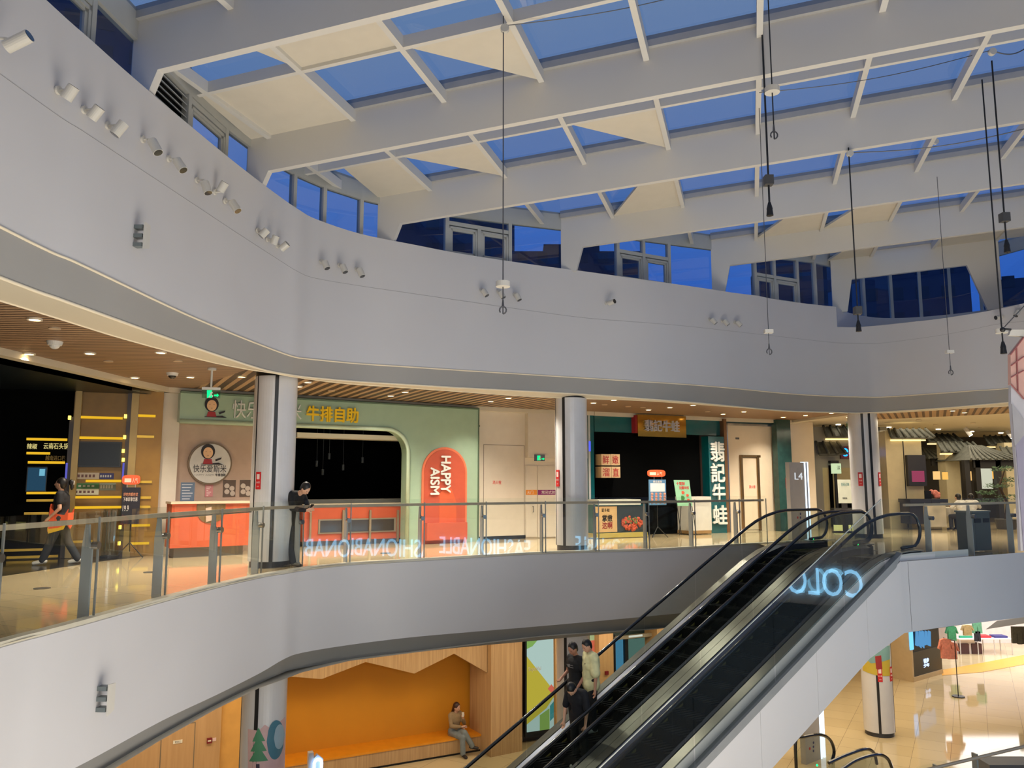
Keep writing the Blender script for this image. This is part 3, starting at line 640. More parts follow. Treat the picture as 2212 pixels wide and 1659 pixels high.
def promo(pl, sx0, sy0, sx1, sy1, bx0, by0, bx1, by1, d, label, boardcol, txtcol, lines, basey=None):
    r = thing('promotion_stand', pl.at((bx0 + bx1) / 2, basey or 1205, d), label, 'sign stand')
    mb = MB(); c0 = pl.px(sx0, sy1, d); c1 = pl.px(sx1, sy0, d); n = 20; ol = []
    w_, h_ = (c1[0] - c0[0]) / 2, (c1[1] - c0[1]) / 2; cx, cz = (c0[0] + c1[0]) / 2, (c0[1] + c1[1]) / 2
    for k_ in range(n):
        t_ = 2 * math.pi * k_ / n; ol.append((cx + w_ * math.copysign(abs(math.cos(t_)) ** .5, math.cos(t_)), cz + h_ * math.copysign(abs(math.sin(t_)) ** .6, math.sin(t_))))
    pprism(mb, pl, ol, d, d + .03); mb.build('orange_topper', mat('topper_orange', (226, 96, 52), .5), r)
    tp0 = [x for x in C.objects if x.parent == r][-1]
    part_rect(tp0, 'topper_print', pl, sx0 + (sx1 - sx0) * .15, sy0 + (sy1 - sy0) * .35, sx0 + (sx1 - sx0) * .5, sy0 + (sy1 - sy0) * .75, mat('topper_cream', (236, 214, 190), .5), d + .03, d + .035)
    part_text(tp0, 'topper_lettering', pl, '人气', sx0 + (sx1 - sx0) * .55, sy0 + (sy1 - sy0) * .3, sx0 + (sx1 - sx0) * .85, sy0 + (sy1 - sy0) * .8, mat('topper_cream', (236, 214, 190), .5), d + .03, d + .036)
    for x in (bx0 + (bx1 - bx0) * .3, bx0 + (bx1 - bx0) * .75): part_rect(r, 'topper_rod', pl, x - .6, sy1 - 2, x + .6, by0 + 2, M_steel, d, d + .01)
    bo0 = part_rect(r, 'board', pl, bx0, by0, bx1, by1, boardcol, d, d + .025)
    for (tx, x0, y0, x1, y1, m) in lines: part_text(bo0, 'lettering', pl, tx, x0, y0, x1, y1, m, d + .025, d + .03, .01)
    if basey:
        a, z = pl.px((bx0 + bx1) / 2, by1, d); mb = MB(); b0 = pl.pt(a, z + .3, d - .02); mb.cyl(b0, pl.pt(a, .28, d - .02), .015)
        for q in (-.28, .28): mb.cyl(pl.pt(a, .32, d - .02), pl.pt(a + q, .0, d + .1), .012)
        mb.cyl(pl.pt(a, .32, d - .02), pl.pt(a, .0, d - .3), .012); mb.build('tripod', M_black, r)
    return r
promo(GW, 263, 1026, 304, 1047, 263, 1053, 302, 1132, .35, 'dark promotion board with orange topper on a tripod by the gold wall', mat('board_navy', (22, 20, 34), .5), None,
      [('好吃的都在这', 267, 1064, 298, 1072, mat('peach_letters', (222, 150, 110), .5)), ('下单即享优惠', 266, 1074, 297, 1083, mat('white_letters', (226, 220, 210), .5)), ('19.9', 265, 1092, 278, 1104, mat('white_letters', (226, 220, 210), .5))], 1205)
# ---------- white pilaster, green steak buffet
GS = Pl((-8.15, 18.15), (-1.12, 22.62))
M_tilew = mat('cream_stone', (216, 206, 188), .35, noise=.03)
wallz(GS, 326, 381, 0, 3.8, -.2, .12, 'wall_left.001', M_tilew)
aR = GS.L
M_green = mat('sage_green_panel', (156, 182, 158), .3, noise=.03, coat=.3)
M_green2 = mat('sage_green_lip', (186, 208, 182), .3, coat=.3)
M_pink = mat('dusty_pink_plaster', (172, 150, 134), .6)
M_coral = mat('coral_panel', (188, 84, 60), .45); M_coral2 = mat('coral_light', (222, 122, 88), .4); M_coral3 = mat('coral_orange', (206, 94, 58), .5)
g = thing('shopfront', GS.at(700, 1180), 'sage green steak buffet front with rounded opening and cartoon face sign', 'shop front')
a381 = GS.px(381, 900)[0]; a880 = GS.px(880, 1050, .4)[0]; zt = GS.px(700, 928, .4)[1] ; zo = (GS.px(660, 933, .4)[1] + GS.px(800, 935, .4)[1]) / 2
zo = 3.02; rr = .62
ol = [(a381, zo), (a880 - rr, zo)] + [(a880 - rr + rr * math.sin(t_), zo - rr + rr * math.cos(t_)) for t_ in [math.pi / 2 * k_ / 8 for k_ in range(1, 9)]] + [(a880, 0)]
mb = MB(); pprism(mb, GS, ol + [(aR - .02, 0), (aR - .02, 3.72), (a381, 3.72)], 0, .4); mb.build('green_fascia', M_green, g)
mb = MB(); mb.tube([GS.pt(a, z, .42) for a, z in ol], .055, 8); mb.build('opening_lip', M_green2, g, smooth=True)
mb = MB(); mb.tube([GS.pt(a381, 3.7, .41), GS.pt(aR - .05, 3.7, .41), GS.pt(aR - .05, .02, .41)], .03, 6); mb.build('edge_bead', mat('dark_sage', (84, 104, 84), .4), g)
a640 = GS.px(640, 1000)[0]
mb = MB(); pbox(mb, GS, a381, a640 - .2, 0, 3.1, -.1, 0); mb.build('wall_back.002', M_pink, kind='structure')
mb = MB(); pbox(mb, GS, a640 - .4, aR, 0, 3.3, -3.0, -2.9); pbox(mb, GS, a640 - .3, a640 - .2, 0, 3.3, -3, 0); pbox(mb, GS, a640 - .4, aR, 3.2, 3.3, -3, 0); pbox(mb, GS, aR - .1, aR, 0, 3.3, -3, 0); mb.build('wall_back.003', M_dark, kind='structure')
part_rect(g, 'opening_soffit', GS, 642, 938, 875, 948, M_cream, -.5, -.02)
# scattered pendants glimpsed inside
for i, (x, y) in enumerate(((711, 992), (741, 1016), (684, 1008), (697, 1026), (783, 1000))):
    mb = MB(); p = GS.at(x, y, -1.5); mb.cyl(p, p + Vector((0, 0, .16)), .035); mb.cyl(p + Vector((0, 0, .16)), Z(p, 3.2), .004, n=5); simple('pendant_lamp', mb, mat('unlit_pendant', (70, 76, 78), .3), 'unlit pendant lamp hanging in the dark green-fronted restaurant', 'lamp', 'unlit pendants in the steak restaurant')
# sign face
def face(root, pl, cx, cy, s, d, dish=True):
    ink = mat('sign_black', (28, 22, 26), .6); skin = mat('sign_skin', (226, 184, 140), .5)
    a, z = pl.px(cx, cy, d); k_ = abs(pl.px(cx + 10, cy, d)[0] - a) / 10 * s
    def disc(nm, oa, oz, ra, rz_, m, d0, d1):
        mb = MB(); pprism(mb, pl, [(a + oa * k_ + ra * k_ * math.cos(t_), z + oz * k_ + rz_ * k_ * math.sin(t_)) for t_ in [2 * math.pi * i / 24 for i in range(24)]], d0, d1); mb.build(nm, m, root)
    disc('hair', 0, 6, 15, 17, ink, d, d + .02); disc('sign_face', 0, 3, 10.5, 12.5, skin, d + .02, d + .03)
    mb = MB(); pprism(mb, pl, [(a - 10 * k_, z - 22 * k_), (a + 11 * k_, z - 22 * k_), (a + 8 * k_, z - 11 * k_), (a - 7 * k_, z - 11 * k_)], d, d + .022); mb.build('red_collar', mat('sign_red', (150, 30, 36), .5), root)
    mb = MB(); pprism(mb, pl, [(a - 14 * k_, z - 23.5 * k_), (a + 34 * k_, z - 23.5 * k_), (a + 24 * k_, z - 19 * k_), (a + 14 * k_, z - 20 * k_), (a - 14 * k_, z - 22 * k_)], d, d + .018); pprism(mb, pl, [(a + 16 * k_, z - 12 * k_), (a + 30 * k_, z - 7 * k_), (a + 29 * k_, z - 11 * k_), (a + 18 * k_, z - 16 * k_)], d, d + .018); mb.build('sizzling_plate', ink, root)
    mb = MB(); 
    for sg in (-1, 1): pprism(mb, pl, [(a + sg * 4.5 * k_ - 2 * k_, z + 5 * k_), (a + sg * 4.5 * k_ + 2 * k_, z + 5 * k_), (a + sg * 4.5 * k_, z + 5.8 * k_)], d + .03, d + .034)
    pprism(mb, pl, [(a - 2 * k_, z - 3 * k_), (a + 2 * k_, z - 3 * k_), (a, z - 4 * k_)], d + .03, d + .034); mb.build('eyes_and_mouth', ink, root)
face(g, GS, 457, 879, 1.0, .41)
M_silver = mat('white_sign_letters', (225, 228, 222), .4); M_yel = mat('yellow_sign_letters', (236, 196, 20), .4)
part_text(g, 'white_letters', GS, '快乐爱斯米', 502, 868, 652, 906, M_silver, .4, .46, .0)
part_text(g, 'yellow_letters', GS, '牛排自助', 663, 879, 774, 911, M_yel, .4, .48, .03)
mb = MB(); a, z = GS.px(454, 1001, .05); R_ = .5 * abs(GS.px(500, 1001, .05)[0] - GS.px(408, 1001, .05)[0])
s = thing('round_sign', GS.pt(a, z - R_, .05), 'round white logo sign with a cartoon face on the dusty pink wall', 'sign')
mb.cyl(GS.pt(a, z, 0), GS.pt(a, z, .06), R_ + .02, n=48); mb.build('rim', mat('bronze_rim', (110, 92, 70), .4), s)
mb = MB(); mb.cyl(GS.pt(a, z, .06), GS.pt(a, z, .075), R_ - .02, n=48); mb.build('face_panel', mat('sign_white', (206, 204, 196), .4), s)
face(s, GS, 449, 981, 1.0, .076)
part_text(s, 'brush_letters', GS, '快乐爱斯米', 417, 1004, 489, 1021, mat('sign_ink', (32, 30, 30), .5), .075, .08)
part_text(s, 'small_letters', GS, 'HAPPY AISIMI', 420, 1024, 462, 1028, mat('sign_grey', (150, 150, 146), .5), .075, .078)
part_text(s, 'small_letters', GS, '牛排自助', 465, 1023, 487, 1029, mat('sign_ink', (32, 30, 30), .5), .075, .08, .03)
for x0, y0, x1, y1, c, lb in ((390, 1042, 420, 1085, (96, 116, 140), 'blue licence poster on the pink wall, left of the pink slip'), (443, 1047, 460, 1073, (196, 130, 132), 'small pink notice slip below the round sign'), (482, 1037, 509, 1073, (86, 72, 62), 'brown dish poster nearer the round sign'), (518, 1037, 542, 1073, (86, 72, 62), 'brown dish poster half hidden by the pillar')):
    r = thing('poster', GS.at((x0 + x1) / 2, y1, .01), lb, 'poster', 'posters on the pink wall')
    part_rect(r, 'sheet', GS, x0, y0, x1, y1, mat('sheet_%d' % x0, c, .6), 0, .012)
    mb = MB()
    if c[0] == 86:
        for q in ((.3, .7), (.7, .5), (.75, .8), (.3, .35)):
            a, z = GS.px(x0 + (x1 - x0) * q[0], y0 + (y1 - y0) * q[1], .012); mb.cyl(GS.pt(a, z, .012), GS.pt(a, z, .016), .06, n=14)
    else:
        for k_ in range(6): prect(mb, GS, x0 + 3, y0 + 4 + k_ * (y1 - y0) / 7, x1 - 4 - (k_ % 3) * 3, y0 + 6 + k_ * (y1 - y0) / 7, .012, .015)
    mb.build('print', mat('poster_print_%d' % x0, (184, 172, 160) if c[0] == 86 else (200, 206, 212) if c[0] == 96 else (230, 200, 196), .6), r)
# orange counters
def counter(pl, x0, x1, ytop, ybot, d0, d1, label, window=None, round_=False):
    r = thing('counter', pl.at((x0 + x1) / 2, ybot, d1), label, 'counter', 'orange counters')
    a0, a1 = pl.px(x0, ytop, d1)[0], pl.px(x1, ytop, d1)[0]; z1 = pl.px((x0 + x1) / 2, ytop, d1)[1]; z0 = pl.px((x0 + x1) / 2, ybot, d1)[1]
    mb = MB(); pbox(mb, pl, a0, a1, z0, z1 - .05, d0, d1); mb.build('orange_front', M_coral3, r)
    mb = MB(); pbox(mb, pl, a0 - .03, a1 + .03, z1 - .05, z1, d0, d1 + .05); mb.build('worktop', mat('pale_stone_top', (206, 190, 162), .2), r)
    mb = MB(); pbox(mb, pl, a0 + .1, a1 - .1, 0, z0, d0, d1 - .1); mb.build('plinth', mat('grey_plinth', (110, 106, 98), .5), r)
    return r, a0, a1, z0, z1
r, a0, a1, z0, z1 = counter(GS, 372, 541, 1083, 1181, .5, 1.15, 'orange counter with a half-round window below the round logo sign')
ac = GS.px(456, 1100, 1.15)[0]; mb = MB(); hw = .5 * abs(GS.px(487, 1100, 1.15)[0] - GS.px(425, 1100, 1.15)[0])
pprism(mb, GS, [(ac - hw, z1 - .06)] + [(ac - hw * math.cos(t_), z1 - .06 - .12 - hw * 1.0 * math.sin(t_)) for t_ in [math.pi * k_ / 14 for k_ in range(15)]] + [(ac + hw, z1 - .06)], 1.15, 1.165); mb.build('half_round_window', mat('display_brown', (112, 88, 50), .3), r)
mb = MB(); pprism(mb, GS, [(ac - .12, z1 - .15), (ac + .0, z1 - .12), (ac + .02, z1 - .42), (ac - .1, z1 - .45)], 1.165, 1.175); mb.build('cartoon_figure', mat('figure_skin', (200, 170, 150), .5), r)
r, a0, a1, z0, z1 = counter(GS, 655, 872, 1087, 1166, -.9, -.35, 'long orange counter with a display window inside the rounded opening')
part_rect(r, 'window_frame', GS, 688, 1120, 855, 1151, mat('pale_frame', (150, 138, 118), .4), -.35, -.32); part_rect(r, 'window_glass', GS, 692, 1123, 851, 1148, mat('display_glass', (60, 48, 34), .1), -.32, -.31)
for x in (671, 742, 800, 860): part_rect(r, 'post', GS, x - 2, 1102, x + 2, 1170, mat('pale_post', (150, 134, 110), .4), -.31, -.26)
part_rect(r, 'kitchen_pass', GS, 655, 1078, 872, 1089, mat('grey_pass', (96, 94, 86), .3), -.9, -.5)
# arch sign
aL, aRr = GS.px(911, 1050, .42)[0], GS.px(1008, 1050, .42)[0]; ztop = GS.px(960, 966, .42)[1]; hw = (aRr - aL) / 2; ac = (aL + aRr) / 2
s = thing('arch_niche', GS.pt(ac, 0, .42), 'coral arch niche with HAPPY AISM lettering and a seat in the green front', 'sign')
def arch(w_, zt_, d0, d1, nm, m, z0=.0):
    mb = MB(); pprism(mb, GS, [(ac - w_, z0)] + [(ac - w_ * math.cos(t_), zt_ - w_ + w_ * math.sin(t_)) for t_ in [math.pi * k_ / 20 for k_ in range(21)]] + [(ac + w_, z0)], d0, d1); return mb.build(nm, m, s)
arch(hw, ztop, .4, .44, 'rim', M_coral2); arch(hw - .06, ztop - .06, .44, .45, 'arch_panel', M_coral)
mb = MB(); pprism(mb, GS, [(ac - hw * .25, .55), (ac - hw * .25, 1.3), (ac, 1.55), (ac + hw * .3, 1.45), (ac + hw * .5, 1.1), (ac + hw * .52, .55)], .45, .455); mb.build('sun_shape', M_coral3, s)
mb = MB(); pbox(mb, GS, ac - hw + .08, ac + hw - .08, .1, .55, .45, .62); mb.build('seat', M_coral, s)
def vtext(root, pl, txt, x0, y0, x1, y1, m, d0, d1, bold=0):  # letters turned a quarter clockwise
    mb = MB(); T_ = Pl((0, 0), (1, 0)); T_.o = Vector((0, 0, 0)); tmp = MB(); T_.x = Vector((1, 0, 0)); T_.n = Vector((0, -1, 0))
    textmb(tmp, T_, txt, 0, 1, 0, 1, 0, 1, bold); a0, z1 = pl.px(x0, y0, d1); a1, z0 = pl.px(x1, y1, d1)
    mb.add([pl.pt(a0 + (a1 - a0) * v.z, z1 + (z0 - z1) * v.x, d0 + (d1 - d0) * (-v.y)) for v in tmp.v], tmp.f); mb.build('lettering', m, root)
vtext(s, GS, 'HAPPY', 954, 985, 973, 1064, M_silver, .455, .5, .03); vtext(s, GS, 'AISM', 931, 1010, 949, 1068, M_silver, .455, .5, .03)
# ---------- white wall with hydrant cupboard
WW = Pl((-1.12, 22.62), (.39, 23.5)); M_ww = mat('glossy_cream_wall', (222, 212, 196), .12, noise=.02)
mb = MB(); pbox(mb, WW, 0, WW.L, 0, 3.8, -.1, 0); mb.build('wall_back.004', M_ww, kind='structure')
mb = MB(); pbox(mb, WW, 0, WW.L, 0, .1, 0, .012); mb.build('baseboard_back', M_black, kind='structure')
def cupboard(pl, x0, y0, x1, y1, tx, label, m, frame=None):
    r = thing('hydrant_cupboard', pl.at((x0 + x1) / 2, y1), label, 'cupboard'); part_rect(r, 'gap', pl, x0, y0, x1, y1, mat('gap_dark', (120, 108, 92), .6), 0, .004)
    part_rect(r, 'door', pl, x0 + 1, y0 + 1, x1 - 1, y1 - 1, m, .004, .008)
    part_text(r, 'red_lettering', pl, '消火栓', tx[0], tx[1], tx[2], tx[3], mat('red_letters', (214, 40, 44), .5), .008, .012, .01); return r
cupboard(WW, 1044, 961, 1133, 1162, (1064, 1038, 1083, 1046), 'cream hydrant cupboard with red lettering in the glossy wall by the steak buffet', M_ww)
mb = MB(); prect(mb, WW, 1026, 918, 1037, 922, 0, .01); simple('unit_number_plate', mb, mat('plate_grey', (80, 78, 76), .5), 'small dark number plate on the glossy cream wall', 'plate')
AL = Pl((.39, 23.5), (2.22, 24.28))
mb = MB(); pbox(mb, AL, -.02, AL.L, 0, 3.8, -.1, 0); mb.build('wall_back.005', M_ww, kind='structure')
mb = MB(); pbox(mb, AL, 0, AL.L, 2.36, 3.72, 0, .22); mb.build('wall_back.006', M_ww, kind='structure')
dd = thing('door_1', AL.at(1168, 1160), kind='structure')
part_rect(dd, 'door_leaf', AL, 1136, 1006, 1160, 1160, M_ww, 0, .03); part_rect(dd, 'door_leaf', AL, 1162, 1006, 1203, 1160, M_ww, 0, .03)
for x in (1151, 1167):
    mb = MB(); p = AL.at(x, 1094, .05); q = AL.at(x, 1106, .05); mb.tube([p, p + AL.n * .05, q + AL.n * .05, q], .012); mb.build('door_handle', M_steel, dd)
part_rect(dd, 'orange_band', AL, 1136, 1058, 1160, 1069, mat('band_orange', (222, 140, 52), .5), .03, .034); part_rect(dd, 'purple_band', AL, 1162, 1058, 1203, 1069, mat('band_purple', (128, 40, 104), .5), .03, .034)
M_wl = mat('band_letters', (235, 225, 215), .5)
part_text(dd, 'lettering', AL, '火门', 1139, 1060, 1152, 1067, M_wl, .034, .037); part_text(dd, 'lettering', AL, '常闭式防', 1170, 1060, 1199, 1067, M_wl, .034, .037)
M_exit = emis('exit_green', (20, 236, 130), 1.6)
def runman(root, pl, x0, y0, x1, y1, d):  # figure running through a doorway, with an arrow
    def q(a, b): return pl.px(x0 + (x1 - x0) * a, y0 + (y1 - y0) * b, d)
    mb = MB(); pprism(mb, pl, [q(.25, .1), q(.55, .1), q(.55, .95), q(.25, .95)], d, d + .004); mb.build('pictogram_doorway', M_exit, root)
    mb = MB()
    for poly in ([(.5, .3), (.62, .35), (.5, .65), (.42, .6)], [(.45, .6), (.5, .65), (.4, .95), (.33, .95)], [(.5, .6), (.62, .7), (.6, .9), (.55, .9), (.56, .75)]): pprism(mb, pl, [q(*u) for u in poly], d + .004, d + .008)
    mb.build('pictogram_figure', mat('exit_white', (220, 240, 225), .5), root)
    mb = MB(); pprism(mb, pl, [q(.68, .6), q(.85, .6), q(.85, .45), q(.97, .68), q(.85, .92), q(.85, .78), q(.68, .78)], d, d + .004); mb.build('pictogram_arrow', M_exit, root)
x_ = thing('exit_sign', AL.at(1166, 996, .24), 'green lit exit sign on the white box above the double doors', 'exit sign')
part_rect(x_, 'housing', AL, 1155, 982, 1177, 996, mat('exit_grey', (96, 104, 120), .4), .22, .25); runman(x_, AL, 1155, 983, 1177, 995, .251)
# ---------- teal bullfrog restaurant
TS = Pl((2.45, 24.35), (7.1, 26.6)); M_teal = mat('teal_lacquer', (4, 82, 88), .25, noise=.05, coat=.4); M_goldm = mat('mirror_gold', (214, 172, 84), .12, 1)
g = thing('shopfront', TS.at(1420, 1155), 'teal bullfrog restaurant front with gold mirror sign and upright letter board', 'shop front')
part_rect(g, 'teal_post', TS, 1266, 890, 1284, 1164, M_teal, 0, .15); part_rect(g, 'light_strip', TS, 1272, 893, 1276, 1164, mat('pale_strip', (190, 196, 196), .3), .15, .17)
part_rect(g, 'strip_glow', TS, 1272, 953, 1276, 975, emis('blue_glow', (90, 100, 255), 1.2), .17, .175)
part_rect(g, 'teal_fascia', TS, 1284, 894, 1568, 937, M_teal, 0, .1)
mb = MB(); prect(mb, TS, 1284, 900, 1570, 1160, -.06, -.04); mb.build('wall_back.007', M_dark, kind='structure'); part_rect(g, 'brown_panel', TS, 1514, 938, 1533, 1150, mat('dark_brown_panel', (40, 26, 20), .5), -.04, .0)  # flat black sheet stands in for the restaurant's unlit depth
part_rect(g, 'red_side', TS, 1372, 897, 1379, 935, mat('deep_red', (140, 20, 28), .4), .1, .30); part_rect(g, 'gold_sign', TS, 1378, 897, 1482, 944, M_goldm, .1, .34)
part_text(g, 'silver_letters', TS, '翡記牛蛙', 1394, 908, 1468, 932, mat('silver_letters', (190, 190, 200), .3, .3), .34, .40, .02)
part_rect(g, 'upright_board', TS, 1533, 943, 1567, 1152, M_teal, .0, .35); part_rect(g, 'bronze_edge', TS, 1567, 905, 1573, 1152, mat('bronze', (126, 92, 62), .4, .5), 0, .3)
for ch, x0, y0, x1, y1 in (('翡', 1541, 955, 1570, 996), ('記', 1542, 1001, 1571, 1041), ('牛', 1546, 1045, 1572, 1084), ('蛙', 1546, 1092, 1576, 1132)):
    part_text(g, 'board_letter', TS, ch, x0 - 5, y0, x1 - 5, y1, mat('white_sign_letters', (225, 228, 222), .4), .35, .42, .022)
for i, (ch, x0, y0, x1, y1, lb) in enumerate((('鲜', 1299, 981, 1319, 1005, 'upper left'), ('嫩', 1320, 981, 1339, 1005, 'upper right'), ('溜', 1299, 1008, 1320, 1032, 'lower left'), ('直', 1321, 1008, 1340, 1032, 'lower right'))):
    r = thing('letter_cube', TS.at((x0 + x1) / 2, y1, .3), 'beige cube with a red character, %s of four on the teal shop' % lb, 'sign', 'letter cubes in the teal shop')
    part_rect(r, 'cube', TS, x0, y0, x1, y1, mat('cube_beige', (196, 168, 128), .5), .0, .34); part_text(r, 'red_character', TS, ch, x0 + 3, y0 + 3, x1 - 3, y1 - 3, mat('cube_red', (170, 50, 52), .5), .34, .35)
r = thing('counter', TS.at(1340, 1160, .9), 'poster-covered serving counter at the left of the teal restaurant', 'counter')
part_rect(r, 'worktop', TS, 1292, 1079, 1384, 1091, mat('pale_counter', (200, 200, 186), .3), .2, .9); part_rect(r, 'body', TS, 1283, 1090, 1396, 1152, M_teal, .2, .85)
part_rect(r, 'beige_poster', TS, 1284, 1094, 1333, 1150, mat('poster_beige', (196, 162, 112), .6), .85, .87); part_rect(r, 'dark_poster', TS, 1333, 1093, 1395, 1150, mat('poster_dark', (40, 52, 60), .5), .85, .87)
part_text(r, 'print', TS, '記牛蛙', 1300, 1098, 1317, 1106, M_black, .87, .875); part_text(r, 'print', TS, '掌嫩', 1301, 1112, 1323, 1127, M_black, .87, .875, .02); part_text(r, 'red_print', TS, '这啊', 1301, 1128, 1323, 1142, mat('print_red', (140, 40, 30), .5), .87, .875, .03)
mb = MB(); random.seed(3)
for k_ in range(60):
    t_ = random.random() * 6.28; q = random.random() ** .5; x, y = 1364 + 23 * q * math.cos(t_), 1131 + 14 * q * math.sin(t_); mb.ell(TS.at(x, y, .875), .07, .03, .05, 6, 4, Matrix.Rotation(random.random() * 3, 3, TS.n))
mb.build('crayfish_dish_print', mat('crayfish', (176, 74, 46), .6, noise=.5, scale=12), r); mb = MB()
for k_ in range(18): mb.ell(TS.at(1364 + random.uniform(-13, 13), 1124 + random.uniform(-6, 6), .9), .035, .02, .03, 6, 4)
mb.build('herb_print', mat('herbs', (96, 112, 60), .6), r)
part_rect(r, 'plinth', TS, 1285, 1151, 1399, 1161, mat('yellow_plinth', (176, 160, 84), .4), .2, .95)
r = thing('counter', TS.at(1512, 1152, .7), 'plain white counter between the menu easel and the upright letter board', 'counter')
part_rect(r, 'worktop', TS, 1486, 1073, 1536, 1080, mat('white_counter', (214, 210, 200), .3), .1, .75); part_rect(r, 'body', TS, 1489, 1080, 1537, 1146, mat('white_counter', (214, 210, 200), .3), .1, .7); part_rect(r, 'base', TS, 1489, 1146, 1537, 1153, mat('tan_base', (150, 118, 76), .4), .1, .7)
promo(TS, 1398, 1015, 1436, 1030, 1402, 1036, 1439, 1091, 1.2, 'white and blue menu board with orange topper before the teal restaurant', mat('board_blue', (86, 130, 168), .5), None,
      [('精品套餐', 1411, 1038, 1430, 1043, mat('white_letters', (226, 220, 210), .5))], 1156)
r = bpy.data.objects[[o.name for o in C.objects if o.name.startswith('promotion_stand')][-1]]
part_rect(r, 'price_table', TS, 1405, 1044, 1436, 1062, mat('menu_white', (214, 220, 222), .5), 1.225, 1.23); mb = MB(); random.seed(5)
for k_ in range(16): mb.ell(TS.at(1406 + (k_ % 4) * 9 + 2, 1067 + (k_ // 4) * 6, 1.23), .05, .01, .04, 7, 5)
mb.build('dish_prints', mat('dish_print', (190, 130, 110), .6, noise=.4, scale=9), r)
r = thing('easel_board', TS.at(1475, 1155, 1.3), 'green menu board leaning on a black easel, right of the blue menu board', 'sign stand')
def lean(x, y): return TS.at(x, y, 1.3)
mb = MB(); q = [lean(1455, 1037), lean(1488, 1037), lean(1495, 1093), lean(1463, 1093)]; mb.prism(q, TS.n * .02); mb.build('board', mat('menu_green', (150, 206, 168), .5), r)
mb = MB(); 
for x, y, s_ in ((1474, 1064, .07), (1484, 1070, .06), (1486, 1080, .06)): mb.ell(TS.at(x, y, 1.325), s_, .008, s_ * .7, 10, 6)
mb.build('dish_print', mat('dish_red', (214, 84, 54), .5), r); mb = MB(); mb.ell(TS.at(1473, 1076, 1.325), .09, .008, .08, 10, 6); mb.build('leaf_print', mat('leaf_green', (60, 120, 60), .5), r)
part_text(r, 'red_lettering', TS, '十堂制', 1461, 1041, 1479, 1048, mat('red_letters', (214, 40, 44), .5), 1.32, 1.326, .01); part_text(r, 'red_lettering', TS, '无烟米线', 1467, 1050, 1488, 1057, mat('red_letters', (214, 40, 44), .5), 1.32, 1.326, .01)
mb = MB(); mb.cyl(lean(1462, 1090), lean(1472, 1155), .012); mb.cyl(lean(1494, 1090), lean(1504, 1155), .012); mb.cyl(lean(1475, 1040) - TS.n * .02, TS.pt(TS.px(1485, 1150, 1.3)[0], 0, .9), .012); mb.build('easel_leg', M_black, r)
# ---------- wall with brass-framed cupboard, dark green pilaster
WG = Pl((7.1, 26.6), (9.3, 27.5)); M_warm = mat('warm_white_wall', (222, 206, 180), .4, noise=.02)
mb = MB(); pbox(mb, WG, 0, WG.L, 0, 3.8, -.1, 0); mb.build('wall_back.008', M_warm, kind='structure')
mb = MB(); pbox(mb, WG, 0, .09, 0, 3.7, 0, .1); pbox(mb, WG, .0, WG.L, 3.62, 3.72, 0, .1); pbox(mb, WG, WG.L - .2, WG.L, 0, 3.7, 0, .1); mb.build('trim_10', mat('dark_teal_frame', (30, 62, 66), .3), kind='structure')
mb = MB(); pbox(mb, WG, .09, .14, 0, 3.62, 0, .13); pbox(mb, WG, .09, WG.L - .2, 3.56, 3.62, 0, .13); pbox(mb, WG, WG.L - .25, WG.L - .2, 0, 3.6, 0, .13); mb.build('trim_11', mat('chrome_edge', (170, 176, 184), .15, 1), kind='structure')
r = cupboard(WG, 1606, 988, 1639, 1145, (1618, 1048, 1632, 1055), 'cream hydrant cupboard in a brass frame beside the teal restaurant', M_warm)
M_brass = mat('brass', (176, 140, 90), .25, 1)
part_rect(r, 'brass_frame', WG, 1602, 983, 1607, 1146, M_brass, 0, .05); part_rect(r, 'brass_frame', WG, 1638, 984, 1643, 1146, M_brass, 0, .05); part_rect(r, 'brass_frame', WG, 1602, 983, 1643, 988, M_brass, 0, .05)
mb = MB(); prect(mb, WG, 1589, 945, 1597, 949, 0, .01); simple('unit_number_plate', mb, mat('plate_grey', (80, 78, 76), .5), 'small dark number plate beside the brass-framed cupboard', 'plate')
PG = Pl((9.2, 27.35), (10.0, 27.7)); mb = MB(); prect(mb, PG, 1682, 907, 1712, 1150, 0, .25); mb.build('wall_back.009', mat('dark_green_stone', (38, 66, 62), .15, noise=.15, scale=5), kind='structure')
def red_notice(p, n, w_, h_, label):
    r = thing('fire_notice', p, label, 'notice', 'red fire equipment notices'); pl = Pl((p.x, p.y), (p.x + n.y, p.y - n.x)); pl.n = n; pl.x = Vector((-n.y, n.x, 0)); pl.o = Vector((p.x, p.y, 0)) 
    if pl.x.dot(Vector((1, 0, 0))) < 0: pl.x = -pl.x
    mb = MB(); pbox(mb, pl, -w_ / 2, w_ / 2, p.z, p.z + h_, -.04, .008); mb.build('sheet', mat('notice_red', (196, 34, 38), .5), r)
    mb = MB(); pbox(mb, pl, -w_ * .3, w_ * .3, p.z + h_ * .58, p.z + h_ * .88, .008, .011); mb.build('white_pictogram', mat('notice_white', (236, 214, 210), .5), r)
    mb = MB(); textmb(mb, pl, '灭火器', -w_ * .38, w_ * .38, p.z + h_ * .34, p.z + h_ * .46, .008, .011); textmb(mb, pl, '119', -w_ * .2, w_ * .2, p.z + h_ * .12, p.z + h_ * .2, .008, .011); mb.build('lettering', mat('notice_white', (236, 214, 210), .5), r); return r
p = PG.at(1702, 1055, .26); red_notice(p, PG.n, .16, .36, 'red fire notice on the dark green pilaster')
